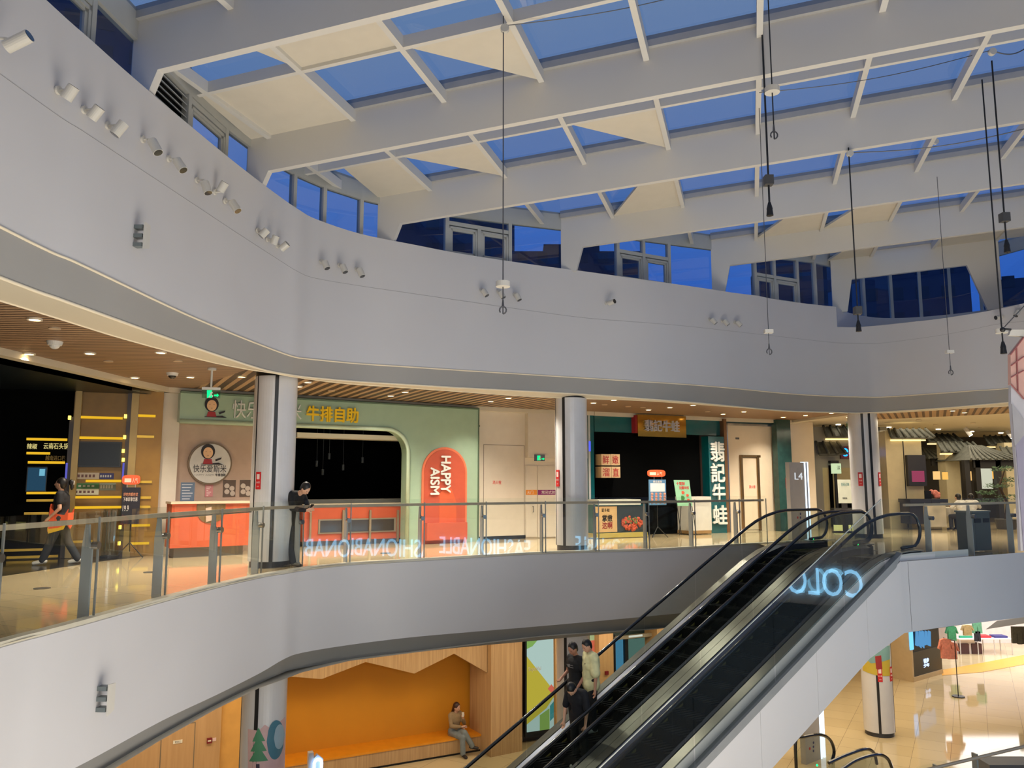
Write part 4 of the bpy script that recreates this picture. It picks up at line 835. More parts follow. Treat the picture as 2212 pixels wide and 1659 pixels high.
# ---------- restaurant court with little tiled roofs
M_rtile = mat('dark_roof_tile', (74, 76, 70), .6, noise=.3, scale=6); M_brick = tilemat('grey_brick', (128, 126, 118), (108, 106, 100), .3, .8, 0, .02, (150, 148, 140))
B1 = Pl((9.8, 28.3), (40, 28.3)); B2 = Pl((9.8, 30), (40, 30)); B3 = Pl((9.8, 34), (60, 34)); B4 = Pl((10, 38), (60, 38))
wallz(B1, 1706, 1760, 0, 3.8, -.2, 0, 'wall_right.001', M_warm)
wallz(B4, 1600, 2700, 0, 3.8, -.2, 0, 'wall_back.010', mat('court_back_wall', (70, 66, 56), .6))
wallz(B2, 1757, 1776, 0, 3.75, -.2, 0, 'wall_right.002', M_brick)
wallz(B2, 1776, 1850, 2.2, 3.75, -.2, 0, 'wall_right.003', M_brick)
wallz(B2, 1776, 1800, 0, 2.2, -.2, 0, 'wall_right.004', mat('pale_olive_wall', (196, 184, 140), .5))
wallz(B2, 1905, 1920, 0, 3.75, -.2, 0, 'wall_right.005', M_brick)
M_wl2 = emis('warm_cove_light', (255, 214, 140), 2.2)
def eave(pl, x0, x1, ytop, ybot, d, label, light=True, group='small tiled eaves in the court'):
    r = thing('tiled_eave', pl.at((x0 + x1) / 2, ybot, d), label, 'roof', group); a0, zt_ = pl.px(x0, ytop, 0); a1 = pl.px(x1, ytop, 0)[0]; zb2 = pl.px(x0, ybot, d)[1]
    mb = MB(); mb.add([pl.pt(a0 + .1, zt_, 0), pl.pt(a1 - .1, zt_, 0), pl.pt(a1 + .1, zb2, d), pl.pt(a0 - .1, zb2, d), pl.pt(a0 - .1, zb2 - .05, d), pl.pt(a1 + .1, zb2 - .05, d), pl.pt(a1 - .1, zb2 - .05, 0), pl.pt(a0 + .1, zb2 - .05, 0)], [(0, 1, 2, 3), (3, 2, 5, 4), (4, 5, 6, 7), (0, 3, 4, 7), (1, 6, 5, 2), (0, 7, 6, 1)]); mb.build('roof_board', M_rtile, r)
    n = max(3, int((a1 - a0) / .22)); mb = MB()
    for k_ in range(n + 1):
        a = a0 + (a1 - a0) * k_ / n; sh = (k_ / n - .5) * .2; mb.tube([pl.pt(a, zt_ + .02, .02), pl.pt(a + sh / 2, (zt_ + zb2) / 2 + .0, d / 2 + .03), pl.pt(a + sh, zb2 + .01, d + .03)], .05, 7)
    mb.build('tile_rolls', M_rtile, r, smooth=True)
    if light: mb = MB(); pbox(mb, pl, a0 + .05, a1 - .05, zb2 - .12, zb2 - .07, .02, .1); mb.build('cove_light', M_wl2, r)
    return r
eave(B2, 1778, 1850, 921, 942, .5, 'high tiled eave over the brick wall beside the right pillar'); eave(B2, 1762, 1808, 955, 980, .55, 'lower tiled eave left of the blue neon sign', False)
sg = thing('neon_sign', B2.at(1838, 990, .1), 'blue neon restaurant sign on a dark red board', 'sign'); part_rect(sg, 'board', B2, 1816, 964, 1862, 991, mat('board_red', (112, 34, 34), .5), 0, .1)
M_neon = emis('blue_neon', (30, 140, 255), 3.0); part_text(sg, 'neon_letters', B2, '小龙', 1834, 969, 1862, 985, M_neon, .1, .13, .02); mb = MB(); p = B2.at(1826, 977, .13); mb.tube([p + Vector((.09 * math.cos(t_), 0, .13 * math.sin(t_))) for t_ in [i * .5 for i in range(12)]], .03); mb.build('neon_emblem', M_neon, sg)
wallz(B3, 1790, 1860, 0, 3.7, -.2, 0, 'wall_right.006', mat('olive_shop_wall', (150, 136, 98), .5))
r = thing('wall_lantern', B2.at(1808, 1024, .2), 'pale green square lantern on a black bracket', 'lantern'); part_rect(r, 'lamp_shade', B2, 1801, 1001, 1817, 1023, emis('lantern_green', (206, 226, 180), 1.0), .1, .35); part_text(r, 'character', B2, '深', 1808, 1006, 1815, 1015, M_black, .35, .355)
part_rect(r, 'bracket', B2, 1795, 995, 1812, 1001, M_black, .05, .3); part_rect(r, 'post', B2, 1806, 1023, 1811, 1140, M_black, .15, .22)
mb = MB(); prect(mb, B2, 1795, 1005, 1801, 1142, 0, .1); prect(mb, B2, 1801, 1075, 1850, 1125, -.3, -.2); mb.build('wall_right.007', M_dark, kind='structure')
pf = Pl((9.8, 25.6), (20, 25.6))
r = thing('poster_stand', pf.at(1824, 1140), 'pastel notice on a dark floor stand left of the right pillar', 'sign stand'); part_rect(r, 'sheet', pf, 1811, 1036, 1839, 1087, mat('pastel_sheet', (206, 212, 196), .5), 0, .03); part_text(r, 'lettering', pf, '扫码点单', 1817, 1043, 1834, 1050, mat('teal_letters', (80, 130, 130), .5), .03, .034); part_text(r, 'lettering', pf, '欢迎光临', 1820, 1074, 1830, 1078, M_black, .03, .034)
part_rect(r, 'post', pf, 1820, 1087, 1832, 1148, mat('stand_dark', (40, 40, 44), .4), -.03, .0); part_rect(r, 'foot', pf, 1806, 1148, 1846, 1152, mat('stand_dark', (40, 40, 44), .4), -.15, .15)
r = thing('lit_bench', B1.at(1836, 1152, .2), 'low glowing yellow counter front behind the escalator heads', 'counter'); part_rect(r, 'body', B1, 1803, 1098, 1870, 1134, mat('bench_dark', (50, 52, 50), .4), 0, .35); part_rect(r, 'glowing_front', B1, 1805, 1134, 1868, 1150, emis('bench_glow', (250, 236, 150), 1.3), .2, .36)
for x in (1824, 1832, 1840, 1852): part_rect(r, 'rib', B1, x - .6, 1132, x + .6, 1152, M_black, .36, .38)
def pillar(pl, x0, x1, z1, label, d0=-.6, d1=0):
    a0, a1 = pl.px(x0, 1100)[0], pl.px(x1, 1100)[0]; r = thing('square_pillar', pl.pt((a0 + a1) / 2, 0), label, 'pillar', 'cream square pillars in the court'); mb = MB(); pbox(mb, pl, a0, a1, 0, z1, d0, d1); mb.build('shaft', mat('olive_cream', (196, 184, 150), .35), r); return r, a0, a1
P1 = Pl((9.8, 28.6), (40, 28.6)); r, a0, a1 = pillar(P1, 1921, 1999, 3.5, 'wide cream pillar with a black seam and a screen on it')
part_rect(r, 'seam', P1, 1955, 946, 1957, 1140, M_black, 0, .01); eave(P1, 1918, 1998, 927, 944, .4, 'tiled eave around the top of the wide cream pillar')
r = thing('menu_screen', P1.at(1982, 1050, .2), 'dark hanging screen with a pink picture on the wide cream pillar', 'screen'); part_rect(r, 'housing', P1, 1962, 983, 2001, 1050, mat('housing_dark', (46, 46, 52), .4), .02, .2); part_rect(r, 'screen', P1, 1970, 1017, 1997, 1041, emis('pink_screen', (190, 84, 116), .6), .2, .21)
P2 = Pl((9.8, 33), (60, 33)); r, a0, a1 = pillar(P2, 2049, 2080, 3.3, 'slim cream pillar between the two pavilions'); eave(P2, 2025, 2100, 956, 975, .5, 'tiled eave on the slim cream pillar')
pillar(P2, 2180, 2230, 3.3, 'cream pillar at the right edge of the court'); eave(P2, 2160, 2215, 966, 982, .4, 'tiled eave at the right edge of the court')
eave(B3, 1998, 2058, 938, 953, .5, 'dark tiled eave above the left pavilion'); eave(B3, 2125, 2200, 942, 960, .5, 'dark tiled eave above the right pavilion')
def pavilion(pl, x0, x1, ytop, yeave, posts, label):
    r = thing('pavilion', pl.at((x0 + x1) / 2, 1120), label, 'pavilion', 'dark timber pavilions'); a0, a1 = pl.px(x0, yeave)[0], pl.px(x1, yeave)[0]; zt_ = pl.px(x0, ytop)[1]; ze = pl.px(x0, yeave)[1]; am = (a0 + a1) / 2
    mb = MB(); mb.add([pl.pt(a0, ze, .5), pl.pt(a1, ze, .5), pl.pt(a1, ze, -2.5), pl.pt(a0, ze, -2.5), pl.pt(am - .3, zt_, -1), pl.pt(am + .3, zt_, -1)], [(0, 1, 5, 4), (1, 2, 5), (2, 3, 4, 5), (3, 0, 4), (3, 2, 1, 0)]); mb.build('roof', M_rtile, r)
    mb = MB()
    for k_ in range(int((a1 - a0) / .25) + 1):
        a = a0 + k_ * .25; mb.cyl(pl.pt(a, ze + .02, .52), pl.pt(am + (a - am) * .25, zt_ - .02, -.9), .05, n=6)
    mb.build('tile_rolls', M_rtile, r)
    mb = MB(); pbox(mb, pl, a0 + .2, a1 - .2, ze - .3, ze, .2, .3); mb.build('beam', mat('dark_timber', (38, 36, 34), .5), r)
    for x in posts:
        a = pl.px(x, 1050)[0]; mb = MB(); pbox(mb, pl, a - .1, a + .1, 0, ze, .1, .3); mb.build('post', mat('dark_timber', (38, 36, 34), .5), r)
    return r
pavilion(B3, 1994, 2058, 964, 991, (2036, 2050), 'left dark pavilion with a tiled roof'); P3 = Pl((9.8, 31.5), (60, 31.5)); pavilion(P3, 2082, 2192, 960, 994, (2083, 2106, 2150), 'right dark pavilion with a tiled roof and lit panels')
for x0, y0, x1, y1, c, e2, lb in ((2110, 1012, 2144, 1056, (214, 214, 190), .9, 'lit frosted panel in the right pavilion'), (2021, 1018, 2031, 1036, (236, 190, 120), 1.2, 'amber lantern left of the slim pillar post'), (2041, 1020, 2048, 1036, (236, 180, 90), 1.2, 'small amber lantern beside the slim cream pillar'), (2090, 1018, 2099, 1038, (230, 180, 110), 1.1, 'amber lantern at the left post of the right pavilion'), (2146, 1018, 2162, 1034, (236, 170, 70), 1.2, 'orange lantern behind the pine')):
    mb = MB(); prect(mb, P3, x0, y0, x1, y1, -.3, -.1); simple('lantern' if x1 - x0 < 20 else 'lightbox', mb, emis('lan_%d' % x0, c, e2), lb, 'lantern' if x1 - x0 < 20 else 'panel')
# pine in a pot
pr = thing('potted_pine', P1.at(2172, 1150, .5), 'dark green pine with flat foliage pads at the right of the court', 'tree'); base = P1.at(2175, 1148, .3); mb = MB()
mb.tube([Z(base, .3), Z(base, .9) + Vector((.1, 0, 0)), Z(base, 1.5) + Vector((-.15, 0, 0)), Z(base, 2.1) + Vector((.1, 0, 0))], [.07, .05, .04, .02]); mb.build('trunk', mat('pine_bark', (64, 48, 36), .8), pr); mb = MB(); random.seed(9)
for k_ in range(700):
    pad = random.choice([(-.5, .95, .45), (.3, 1.1, .5), (-.2, 1.5, .45), (.35, 1.7, .4), (0, 2.1, .35), (-.6, 1.25, .3)]); a = random.random() * 6.28; q = random.random() ** .5 * pad[2]; c = Z(base, pad[1]) + Vector((pad[0] + q * math.cos(a), q * math.sin(a), random.uniform(-.06, .1)))
    d = Vector((random.uniform(-1, 1), random.uniform(-1, 1), random.uniform(-.2, 1))).normalized() * .09; e3 = d.orthogonal().normalized() * .025; mb.add([c - e3, c + e3, c + d], [(0, 1, 2)])
mb.build('foliage', mat('pine_needles', (52, 84, 50), .7, noise=.4, scale=8), pr); mb = MB(); mb.cyl(Z(base, 0), Z(base, .35), .3, .36, 16); mb.build('pot', mat('grey_pot', (80, 78, 74), .5), pr)
mb = MB(); M_marble = mat('white_grey_marble', (190, 180, 158), .2, noise=.45, scale=1.2)
r = thing('marble_counter', P1.at(2022, 1140, .8), 'marble-fronted reception counter behind the right railing', 'counter'); part_rect(r, 'front', P1, 1998, 1088, 2044, 1138, M_marble, .2, .9); part_rect(r, 'top', P1, 1966, 1078, 2048, 1086, mat('counter_dark', (44, 44, 50), .3), .1, .95); part_rect(r, 'side', P1, 1966, 1086, 1998, 1132, mat('counter_dark', (44, 44, 50), .3), .1, .8)
mb = MB(); prect(mb, P1, 1998, 1060, 2012, 1078, .5, .55); simple('monitor', mb, M_black, 'dark till monitor tilted on the marble counter', 'monitor')
mb = MB(); random.seed(2)
for k_ in range(9): mb.ell(P1.at(2018 + random.uniform(-7, 9), 1066 + random.uniform(-5, 6), .5), .09, .06, .08, 8, 6)
simple('flower_bunch', mb, mat('pink_flowers', (214, 128, 112), .6), 'pink wrapped flowers on the marble counter', 'flowers')

# clear display column and floor inlets
q = GW.at(236, 1205, .45); r = thing('acrylic_stand', q, 'clear acrylic display column with hanging chains beside the dark promotion board', 'display stand')
mb = MB(); mb.cyl(q, Z(q, 1.05), .17, n=24, caps=False); mb.build('clear_tube', glass('clear_acrylic', (225, 230, 228), 1.5), r); mb = MB(); mb.cyl(q, Z(q, .06), .19, n=24); mb.build('base', M_black, r)
for k_ in range(5): mb = MB(); a = k_ * 1.26; mb.cyl(Z(q, .15) + Vector((.09 * math.cos(a), .09 * math.sin(a), 0)), Z(q, 1.0) + Vector((.09 * math.cos(a), .09 * math.sin(a), 0)), .008, n=6); mb.build('chain', M_steel, r)
for (x, y, lb) in ((91, 1271, 'below the walking woman'), (325, 1236, 'by the second left railing post'), (833, 1195, 'before the long orange counter')):
    p = atz(x, y, .002); mb = MB(); mb.cyl(p, Z(p, .008), .12, n=24); simple('floor_box', mb, mat('floor_box_dark', (66, 62, 54), .4), 'round dark floor inlet cover ' + lb, 'floor cover', 'round floor inlet covers')
# ================================================================ columns
M_colw = mat('white_column_cladding', (206, 206, 208), .22, noise=.02)
COLS = [((582, 1228), .415, (552, 590), 'white clad column at the slab edge beside the leaning man', 3.74), ((1236, 1190), .40, (1202, 1219), 'white clad column between the fire doors and the teal shop', 3.74), ((1877, 1163), .42, (1870, 1884), 'white clad column right of the escalator heads', 3.74)]
colpos = []
def column(c, r, joints, label, z0, z1, dia=None):
    root = thing('column', (c.x, c.y, z0), label, 'column', 'round white columns along the slab edge')
    mb = MB(); mb.cyl((c.x, c.y, z0 + .12), (c.x, c.y, z1 - .04), r, n=48); mb.build('shaft', M_colw, root, smooth=False)
    for p in root.children: pass
    mb = MB(); mb.cyl((c.x, c.y, z0), (c.x, c.y, z0 + .12), r - .03, n=48); mb.build('base_ring', mat('dark_base_ring', (52, 52, 56), .4), root)
    mb = MB(); mb.cyl((c.x, c.y, z1 - .04), (c.x, c.y, z1 + .08), r - .02, n=48); mb.build('cap_gap', M_black, root)
    d = Vector((c.x, c.y, 0)).normalized(); side = Vector((d.y, -d.x, 0)); xc = prjx((c.x, c.y, 1.5)); hw = r * F / (c.y)
    for x in joints:
        t = max(-.98, min(.98, (x - xc) / hw)); a = math.asin(t); n = -d * math.cos(a) + side * math.sin(a); tt = Vector((-n.y, n.x, 0)); w_ = .012 if abs(t) > .7 else .035
        q = Vector((c.x, c.y, 0)) + n * (r - .01); mb = MB(); mb.hexa([Z(q - tt * w_, z0 + .12), Z(q + tt * w_, z0 + .12), Z(q + tt * w_ + n * .016, z0 + .12), Z(q - tt * w_ + n * .016, z0 + .12), Z(q - tt * w_, z1 - .04), Z(q + tt * w_, z1 - .04), Z(q + tt * w_ + n * .016, z1 - .04), Z(q - tt * w_ + n * .016, z1 - .04)])
        mb.build('black_joint', mat('joint_black', (22, 22, 24), .4), root)
    return root, d, side
def on_col(c, r, d, side, x, z, label, w_=.15, h_=.42):
    xc = prjx((c.x, c.y, 1.5)); t = (x - xc) / (r * F / c.y); a = math.asin(max(-.9, min(.9, t))); n = -d * math.cos(a) + side * math.sin(a)
    q = Vector((c.x, c.y, 0)) + n * (r + .004); red_notice(Vector((q.x, q.y, z)), n, w_, h_, label)
for (bp, r, jt, lb, z1) in COLS:
    b = atz(bp[0], bp[1], 0); d = Vector((b.x, b.y, 0)).normalized(); c = b + d * r; colpos.append((c, r))
    root, d, side = column(c, r, jt, lb, 0, z1)
    xs = {552: [(560, 'red fire notice on the left column by the leaning man')], 1202: [(1206, 'red fire notice on the edge of the middle column')], 1870: [(1861, 'red fire notice on the left face of the right column'), (1898, 'red fire notice on the right face of the right column')]}[jt[0]]
    for x, l2 in xs: on_col(c, r, d, side, x, 1.53 if jt[0] != 552 else 1.49, l2, .13 if jt[0] != 552 else .11, .4 if jt[0] != 552 else .33)
# ================================================================ glass railing along the slab edge
G_rail = glass('rail_glass', (246, 250, 247), 1.5); M_post = mat('grey_railing_post', (146, 149, 149), .4, 0, noise=.04)
M_hand = mat('taupe_handrail', (168, 152, 130), .35, 0)
POSTX = [(-130, None), (-5, 1395), (207, 1335), (360, 1290), (477, 1262), (567, 1240), (655, 1225), (757, 1218), (917, 1208), (1052, 1201.5), (1180, 1195), (1295, 1191.6), (1405, 1188), (1505, 1183), (1602, 1177)]
PB = [Vector((-5.22, 6.7, 0))] + [atz(x, y, 0) for x, y in POSTX[1:]] + [Vector((6.9, 21.55, 0))]
PB[9] = PB[8].lerp(PB[10], .49); PB[11] = PB[10].lerp(PB[12], .5)
rail = thing('glass_railing', PB[7], 'long glass railing with grey posts along the curved floor edge', 'railing')
def inn(i, d): return offpt(PB, i, d)
def post(root, base, t, n, h=1.13):  # n points inwards
    mb = MB(); w_ = .014; prof = [(.03, 0), (.17, 0), (.17, .82), (.12, h - .04), (.15, h - .02), (.09, h), (.03, .86)]
    prof = [(.06, 0), (.19, 0), (.19, .84), (.16, h - .02), (.11, h - .02), (.10, .92), (.06, .84)]
    mb.prism([Z(base + n * a - t * w_, z) for a, z in prof], t * (2 * w_)); mb.build('post', M_post, root)
    mb = MB(); q = Z(base + n * .0, .86); mb.cyl(q - n * .02, q + n * .06, .045, n=16); mb.build('clamp_disc', M_steel, root)
for i, b in enumerate(PB):
    t = (PB[min(i + 1, len(PB) - 1)] - PB[max(i - 1, 0)]).normalized(); n = Vector((-t.y, t.x, 0))
    if i > 0 and i < len(PB) - 1: post(rail, b - t * .06, t, n)
    if i < len(PB) - 1:
        c = PB[i + 1]; a_, b_ = inn(i, .03), inn(i + 1, .03); tt = (b_ - a_).normalized(); a_ = a_ + tt * .008; b_ = b_ - tt * .008; nn = Vector((-tt.y, tt.x, 0)) * .012
        mb = MB(); mb.quad(Z(a_, .03), Z(b_, .03), Z(b_, 1.27), Z(a_, 1.27)); mb.build('glass_pane', G_rail, rail)
        mb = MB(); mb.hexa([Z(b_ - nn, .0), Z(b_ + tt * .016 - nn, 0), Z(b_ + tt * .016 + nn, 0), Z(b_ + nn, 0), Z(b_ - nn, 1.2), Z(b_ + tt * .016 - nn, 1.2), Z(b_ + tt * .016 + nn, 1.2), Z(b_ + nn, 1.2)]); mb.build('joint_strip', mat('joint_strip_grey', (150, 152, 148), .3, .5), rail)
hp = [Z(p, 1.15) for p in catmull([inn(i, .13) for i in range(len(PB))], 4)]
mb = MB()
for i in range(len(hp) - 1):
    a, b = hp[i], hp[i + 1]; t = (b - a).normalized(); n = Vector((-t.y, t.x, 0)) * .03; u = Vector((0, 0, .028))
    mb.hexa([a - n - u, b - n - u, b + n - u, a + n - u, a - n + u, b - n + u, b + n + u, a + n + u])
mb.build('handrail', M_hand, rail)
# a short bright tube hanging on the rail at the left
mb = MB(); a = atz(367, 1118, 1.1) ; b0 = inn(4, .25); b1 = inn(5, .3); mb.cyl(Z(inn(3, .2), 1.1), Z(inn(4, .2) * .1 + inn(5, .2) * .9, 1.1), .014); simple('rail_bar', mb, M_steel, 'thin bright steel bar behind the left handrail', 'bar')
# ================================================================ escalators
M_rub = mat('black_rubber_handrail', (12, 12, 13), .18, coat=.6); M_step = mat('black_step', (7, 8, 9), .6, spec=.2); M_deck = mat('brushed_deck_metal', (140, 138, 130), .28, .6, noise=.08, scale=3); M_blue = mat('sky_tinted_deck', (112, 114, 130), .3, .5)  # inner decks' blue tint is sky reflection put into the base colour
M_yl = mat('olive_step_line', (104, 98, 44), .4); G_esc = glass('escalator_glass', (214, 220, 216), 1.5); G_escd = glass('dark_guard_glass', (222, 226, 224), 1.5)
def zl(s, off=0, k_=.45, zb_=-5.6):
    y = SL * s - .15
    h = max(k_ - abs(y - 0), 0) / k_; y = min(y, 0) - h * h * k_ * .25
    h = max(k_ - abs(y - zb_), 0) / k_; y = max(y, zb_) + h * h * k_ * .25
    return y + off
def srange(a, b, st=.5):
    n = int((b - a) / st); return [a + (b - a) * i / n for i in range(n + 1)]
def band(mb, w0, o0, w1, o1, s0, s1, th=.02, st=.5):
    ss = srange(s0, s1, st)
    for a, b in zip(ss, ss[1:]):
        mb.hexa([P(a, w0, zl(a, o0 - th)), P(b, w0, zl(b, o0 - th)), P(b, w1, zl(b, o1 - th)), P(a, w1, zl(a, o1 - th)), P(a, w0, zl(a, o0)), P(b, w0, zl(b, o0)), P(b, w1, zl(b, o1)), P(a, w1, zl(a, o1))])
    return mb
def escalator(w0, w1, s_end, label, sb=-12.2):
    r = thing('escalator', P(-4, (w0 + w1) / 2, -4.5), label, 'escalator', 'pair of escalators')
    for w in (w0, w1):
        sg = 1 if w == w0 else -1
        pts = [P(s, w, zl(s, .96)) for s in srange(sb, s_end, .35)]; R_ = .36; zc = zl(s_end, .96) - R_
        pts += [P(s_end + R_ * math.sin(t_), w, zc + R_ * math.cos(t_)) for t_ in [math.pi * k_ / 8 for k_ in range(1, 8)]] + [P(s_end - .1, w, zc - R_ + .02), P(s_end - .3, w, zc - R_ + .0)]
        mb = MB(); mb.tube(pts, .036, 8); mb.build('handrail', M_rub, r, smooth=True)
        ss = [sb + .0 + k_ * 1.45 for k_ in range(int((s_end - sb) / 1.45) + 1)] + [s_end + .1]
        for a, b in zip(ss, ss[1:]):
            sub = srange(a + .004, b - .004, .3); mb = MB()
            for c, d in zip(sub, sub[1:]): mb.quad(P(c, w, zl(c, .18)), P(d, w, zl(d, .18)), P(d, w, zl(d, .95)), P(c, w, zl(c, .95)))
            mb.build('glass_panel', G_esc, r)
        mb = MB(); band(mb, w + sg * .015, .2, w + sg * .14, .16, sb, s_end + .1); mb.build('inner_deck', M_blue, r)
        mb = MB(); band(mb, w - sg * .015, .2, w - sg * .21, .2, sb, s_end + .15); mb.build('outer_deck', M_deck, r)
        mb = MB(); band(mb, w + sg * .14, .16, w + sg * .16, .02, sb, s_end + .1, .12); mb.build('skirt', M_black, r)
        mb = MB(); band(mb, w + sg * .16, .03, w + sg * .19, .02, sb, s_end); mb.build('step_edge_line', M_yl, r)
        mb = MB(); a = s_end + .12; mb.hexa([P(a, w - .17, .0), P(a + .05, w - .17, .0), P(a + .05, w + .14, 0), P(a, w + .14, 0), P(a, w - .17, .2), P(a + .05, w - .17, .2), P(a + .05, w + .14, .2), P(a, w + .14, .2)]); mb.build('newel_cap', mat('newel_dark', (40, 44, 46), .3), r)
    s = sb + .3
    while s < s_end - .6:
        z = zl(s + .35, -.0); mb = MB(); mb.hexa([P(s, w0 + .19, z - .3), P(s + .36, w0 + .19, z - .3), P(s + .36, w1 - .19, z - .3), P(s, w1 - .19, z - .3), P(s, w0 + .19, z - .02), P(s + .36, w0 + .19, z - .02), P(s + .36, w1 - .19, z - .02), P(s, w1 - .19, z - .02)])
        for k_ in range(8): ww = w0 + .22 + k_ * .11; mb.hexa([P(s, ww, z - .02), P(s + .36, ww, z - .02), P(s + .36, ww + .05, z - .02), P(s, ww + .05, z - .02), P(s, ww, z), P(s + .36, ww, z), P(s + .36, ww + .05, z), P(s, ww + .05, z)])
        mb.build('step', M_step, r); s += .37
    mb = MB(); mb.hexa([P(s_end - .6, w0 + .17, -.02), P(s_end + .8, w0 + .17, -.02), P(s_end + .8, w1 - .17, -.02), P(s_end - .6, w1 - .17, -.02), P(s_end - .6, w0 + .17, .01), P(s_end + .8, w0 + .17, .01), P(s_end + .8, w1 - .17, .01), P(s_end - .6, w1 - .17, .01)]); mb.build('landing_plate', M_steel, r)
    mb = MB(); ss = srange(sb, .6, .5)
    for a, b in zip(ss, ss[1:]): mb.hexa([P(a, w0 - .17, zl(a, -1.0)), P(b, w0 - .17, zl(b, -1.0)), P(b, w1 + .17, zl(b, -1.0)), P(a, w1 + .17, zl(a, -1.0)), P(a, w0 - .17, zl(a, -.34)), P(b, w0 - .17, zl(b, -.34)), P(b, w1 + .17, zl(b, -.34)), P(a, w1 + .17, zl(a, -.34))])
    for w in (w0 - .17, w1 + .14):
        for a, b in zip(ss, ss[1:]): mb.hexa([P(a, w, zl(a, -.4)), P(b, w, zl(b, -.4)), P(b, w + .03, zl(b, -.4)), P(a, w + .03, zl(a, -.4)), P(a, w, zl(a, .18)), P(b, w, zl(b, .18)), P(b, w + .03, zl(b, .18)), P(a, w + .03, zl(a, .18))])
    mb.build('truss', mat('truss_grey', (98, 98, 100), .5), r)
    mb = MB(); q = P(s_end - .2, w0 + .02, .24); mb.ell(q, .02, .02, .02, 8, 6); mb.build('status_light', emis('green_dot', (20, 230, 110), 4), r)
    return r
escalator(0, 1.25, 2.0, 'left escalator of the pair carrying three people')
escalator(1.68, 2.85, 1.45, 'right escalator of the pair, empty, nearest the white cladding')
# white cladding on the outside with grey channel and guard glass
W3 = 3.16
cl = thing('escalator_cladding', P(-4, W3, -4.3), 'white panelled side of the escalator with grey channel and glass guard', 'cladding')
def zline(s, off): return SL * s + off
for a, b in [(-11 + k_ * 1.5, -11 + k_ * 1.5 + 1.494) for k_ in range(8)]:
    a1, b1 = a, min(b, .64)
    if a1 >= b1: continue
    mb = MB(); mb.prism([P(a1, W3, zline(a1, -1.51)), P(b1, W3, zline(b1, -1.51)) if b1 < .27 else P(b1, W3, -1.4), P(b1, W3, zline(b1, -.34)), P(a1, W3, zline(a1, -.34))], EW * -.03); mb.build('white_panel', M_white, cl)
mb = MB(); mb.hexa([P(-11, W3 - .0, zline(-11, -.36)), P(.45, W3, zline(.45, -.36)), P(.45, W3 + .02, zline(.45, -.36)), P(-11, W3 + .02, zline(-11, -.36)), P(-11, W3, zline(-11, -.2)), P(.68, W3, zline(.68, -.2)), P(.68, W3 + .02, zline(.68, -.2)), P(-11, W3 + .02, zline(-11, -.2))]); mb.build('grey_channel', mat('channel_grey', (140, 142, 142), .4), cl)
mb = MB(); mb.quad(P(-11, W3 - .0, zline(-11, -.21)), P(.7, W3 - .0, zline(.7, -.21)), P(.7, 3.04, zline(.7, -.2)), P(-11, 3.04, zline(-11, -.2))); mb.build('channel_bed', mat('channel_bed_grey', (130, 134, 136), .4), cl)
mb = MB(); band(mb, 3.02, -.3, 3.04, -.3, -11, 3.2, -.45); mb.build('inner_white_side', M_white, cl)
mb = MB(); mb.quad(P(-11, W3, zline(-11, -1.5)), P(.27, W3, zline(.27, -1.5)), P(.27, 0, zline(.27, -1.5)), P(-11, 0, zline(-11, -1.5))); mb.build('underside', M_white, cl)
J = [-11, -8.9, -6.95, -5.0, -3.05, -1.1, .19]
for a, b in zip(J, J[1:]):
    mb = MB(); mb.quad(P(a + .01, 3.12, zline(a + .01, -.2)), P(b - .01, 3.12, zline(b - .01, -.2)), P(b - .01, 3.12, zline(b - .01, 1.18)), P(a + .01, 3.12, zline(a + .01, 1.18))); mb.build('guard_pane', G_escd, cl)
    mb = MB(); mb.hexa([P(a + .01, 3.112, zline(a + .01, 1.17)), P(b - .01, 3.112, zline(b - .01, 1.17)), P(b - .01, 3.128, zline(b - .01, 1.17)), P(a + .01, 3.128, zline(a + .01, 1.17)), P(a + .01, 3.112, zline(a + .01, 1.185)), P(b - .01, 3.112, zline(b - .01, 1.185)), P(b - .01, 3.128, zline(b - .01, 1.185)), P(a + .01, 3.128, zline(a + .01, 1.185))]); mb.build('polished_edge', mat('glass_edge', (190, 196, 190), .2), cl)
# landing railing
lr = thing('glass_railing', P(3, 3.0, 0), 'glass railing with grey posts along the white landing edge at the right', 'railing')
gs = [.2, 1.95, 3.5, 5.1, 6.8, 8.5]
for a, b in zip(gs, gs[1:]):
    z0 = .03 if a > .5 else .1; mb = MB(); mb.quad(P(a + .01, 3.06, z0), P(b - .01, 3.06, z0), P(b - .01, 3.06, 1.27), P(a + .01, 3.06, 1.27)); mb.build('glass_pane', G_rail, lr)
    if a > .5: post(lr, P(a, 3.06, 0), ES, -EW)
mb = MB(); mb.hexa([P(1.2, 2.9, 1.12), P(8.5, 2.9, 1.12), P(8.5, 2.96, 1.12), P(1.2, 2.96, 1.12), P(1.2, 2.9, 1.17), P(8.5, 2.9, 1.17), P(8.5, 2.96, 1.17), P(1.2, 2.96, 1.17)]); mb.build('handrail', M_hand, lr)
# litter bin by the landing railing
q = atz(2125, 1192, 0); rz = math.atan2(ES.y, ES.x); r = thing('litter_bin', q, 'grey metal twin litter bin behind the landing railing', 'bin')
def lb_(name, x0, x1, y0, y1, z0, z1, m):
    mb = MB(); e_ = [q + ES * a + (-EW) * b for a, b in ((x0, y0), (x1, y0), (x1, y1), (x0, y1))]; mb.hexa([Z(p, z0) for p in e_] + [Z(p, z1) for p in e_]); mb.build(name, m, r)
lb_('body', -.35, .35, 0, .4, .03, .92, mat('bin_grey', (92, 98, 96), .4, .3)); lb_('lid', -.37, .37, -.02, .42, .92, .96, mat('bin_lid', (120, 126, 122), .3, .4)); lb_('slot', -.3, -.04, -.012, 0, .68, .78, M_black); lb_('slot', .06, .3, -.012, 0, .68, .78, M_black)
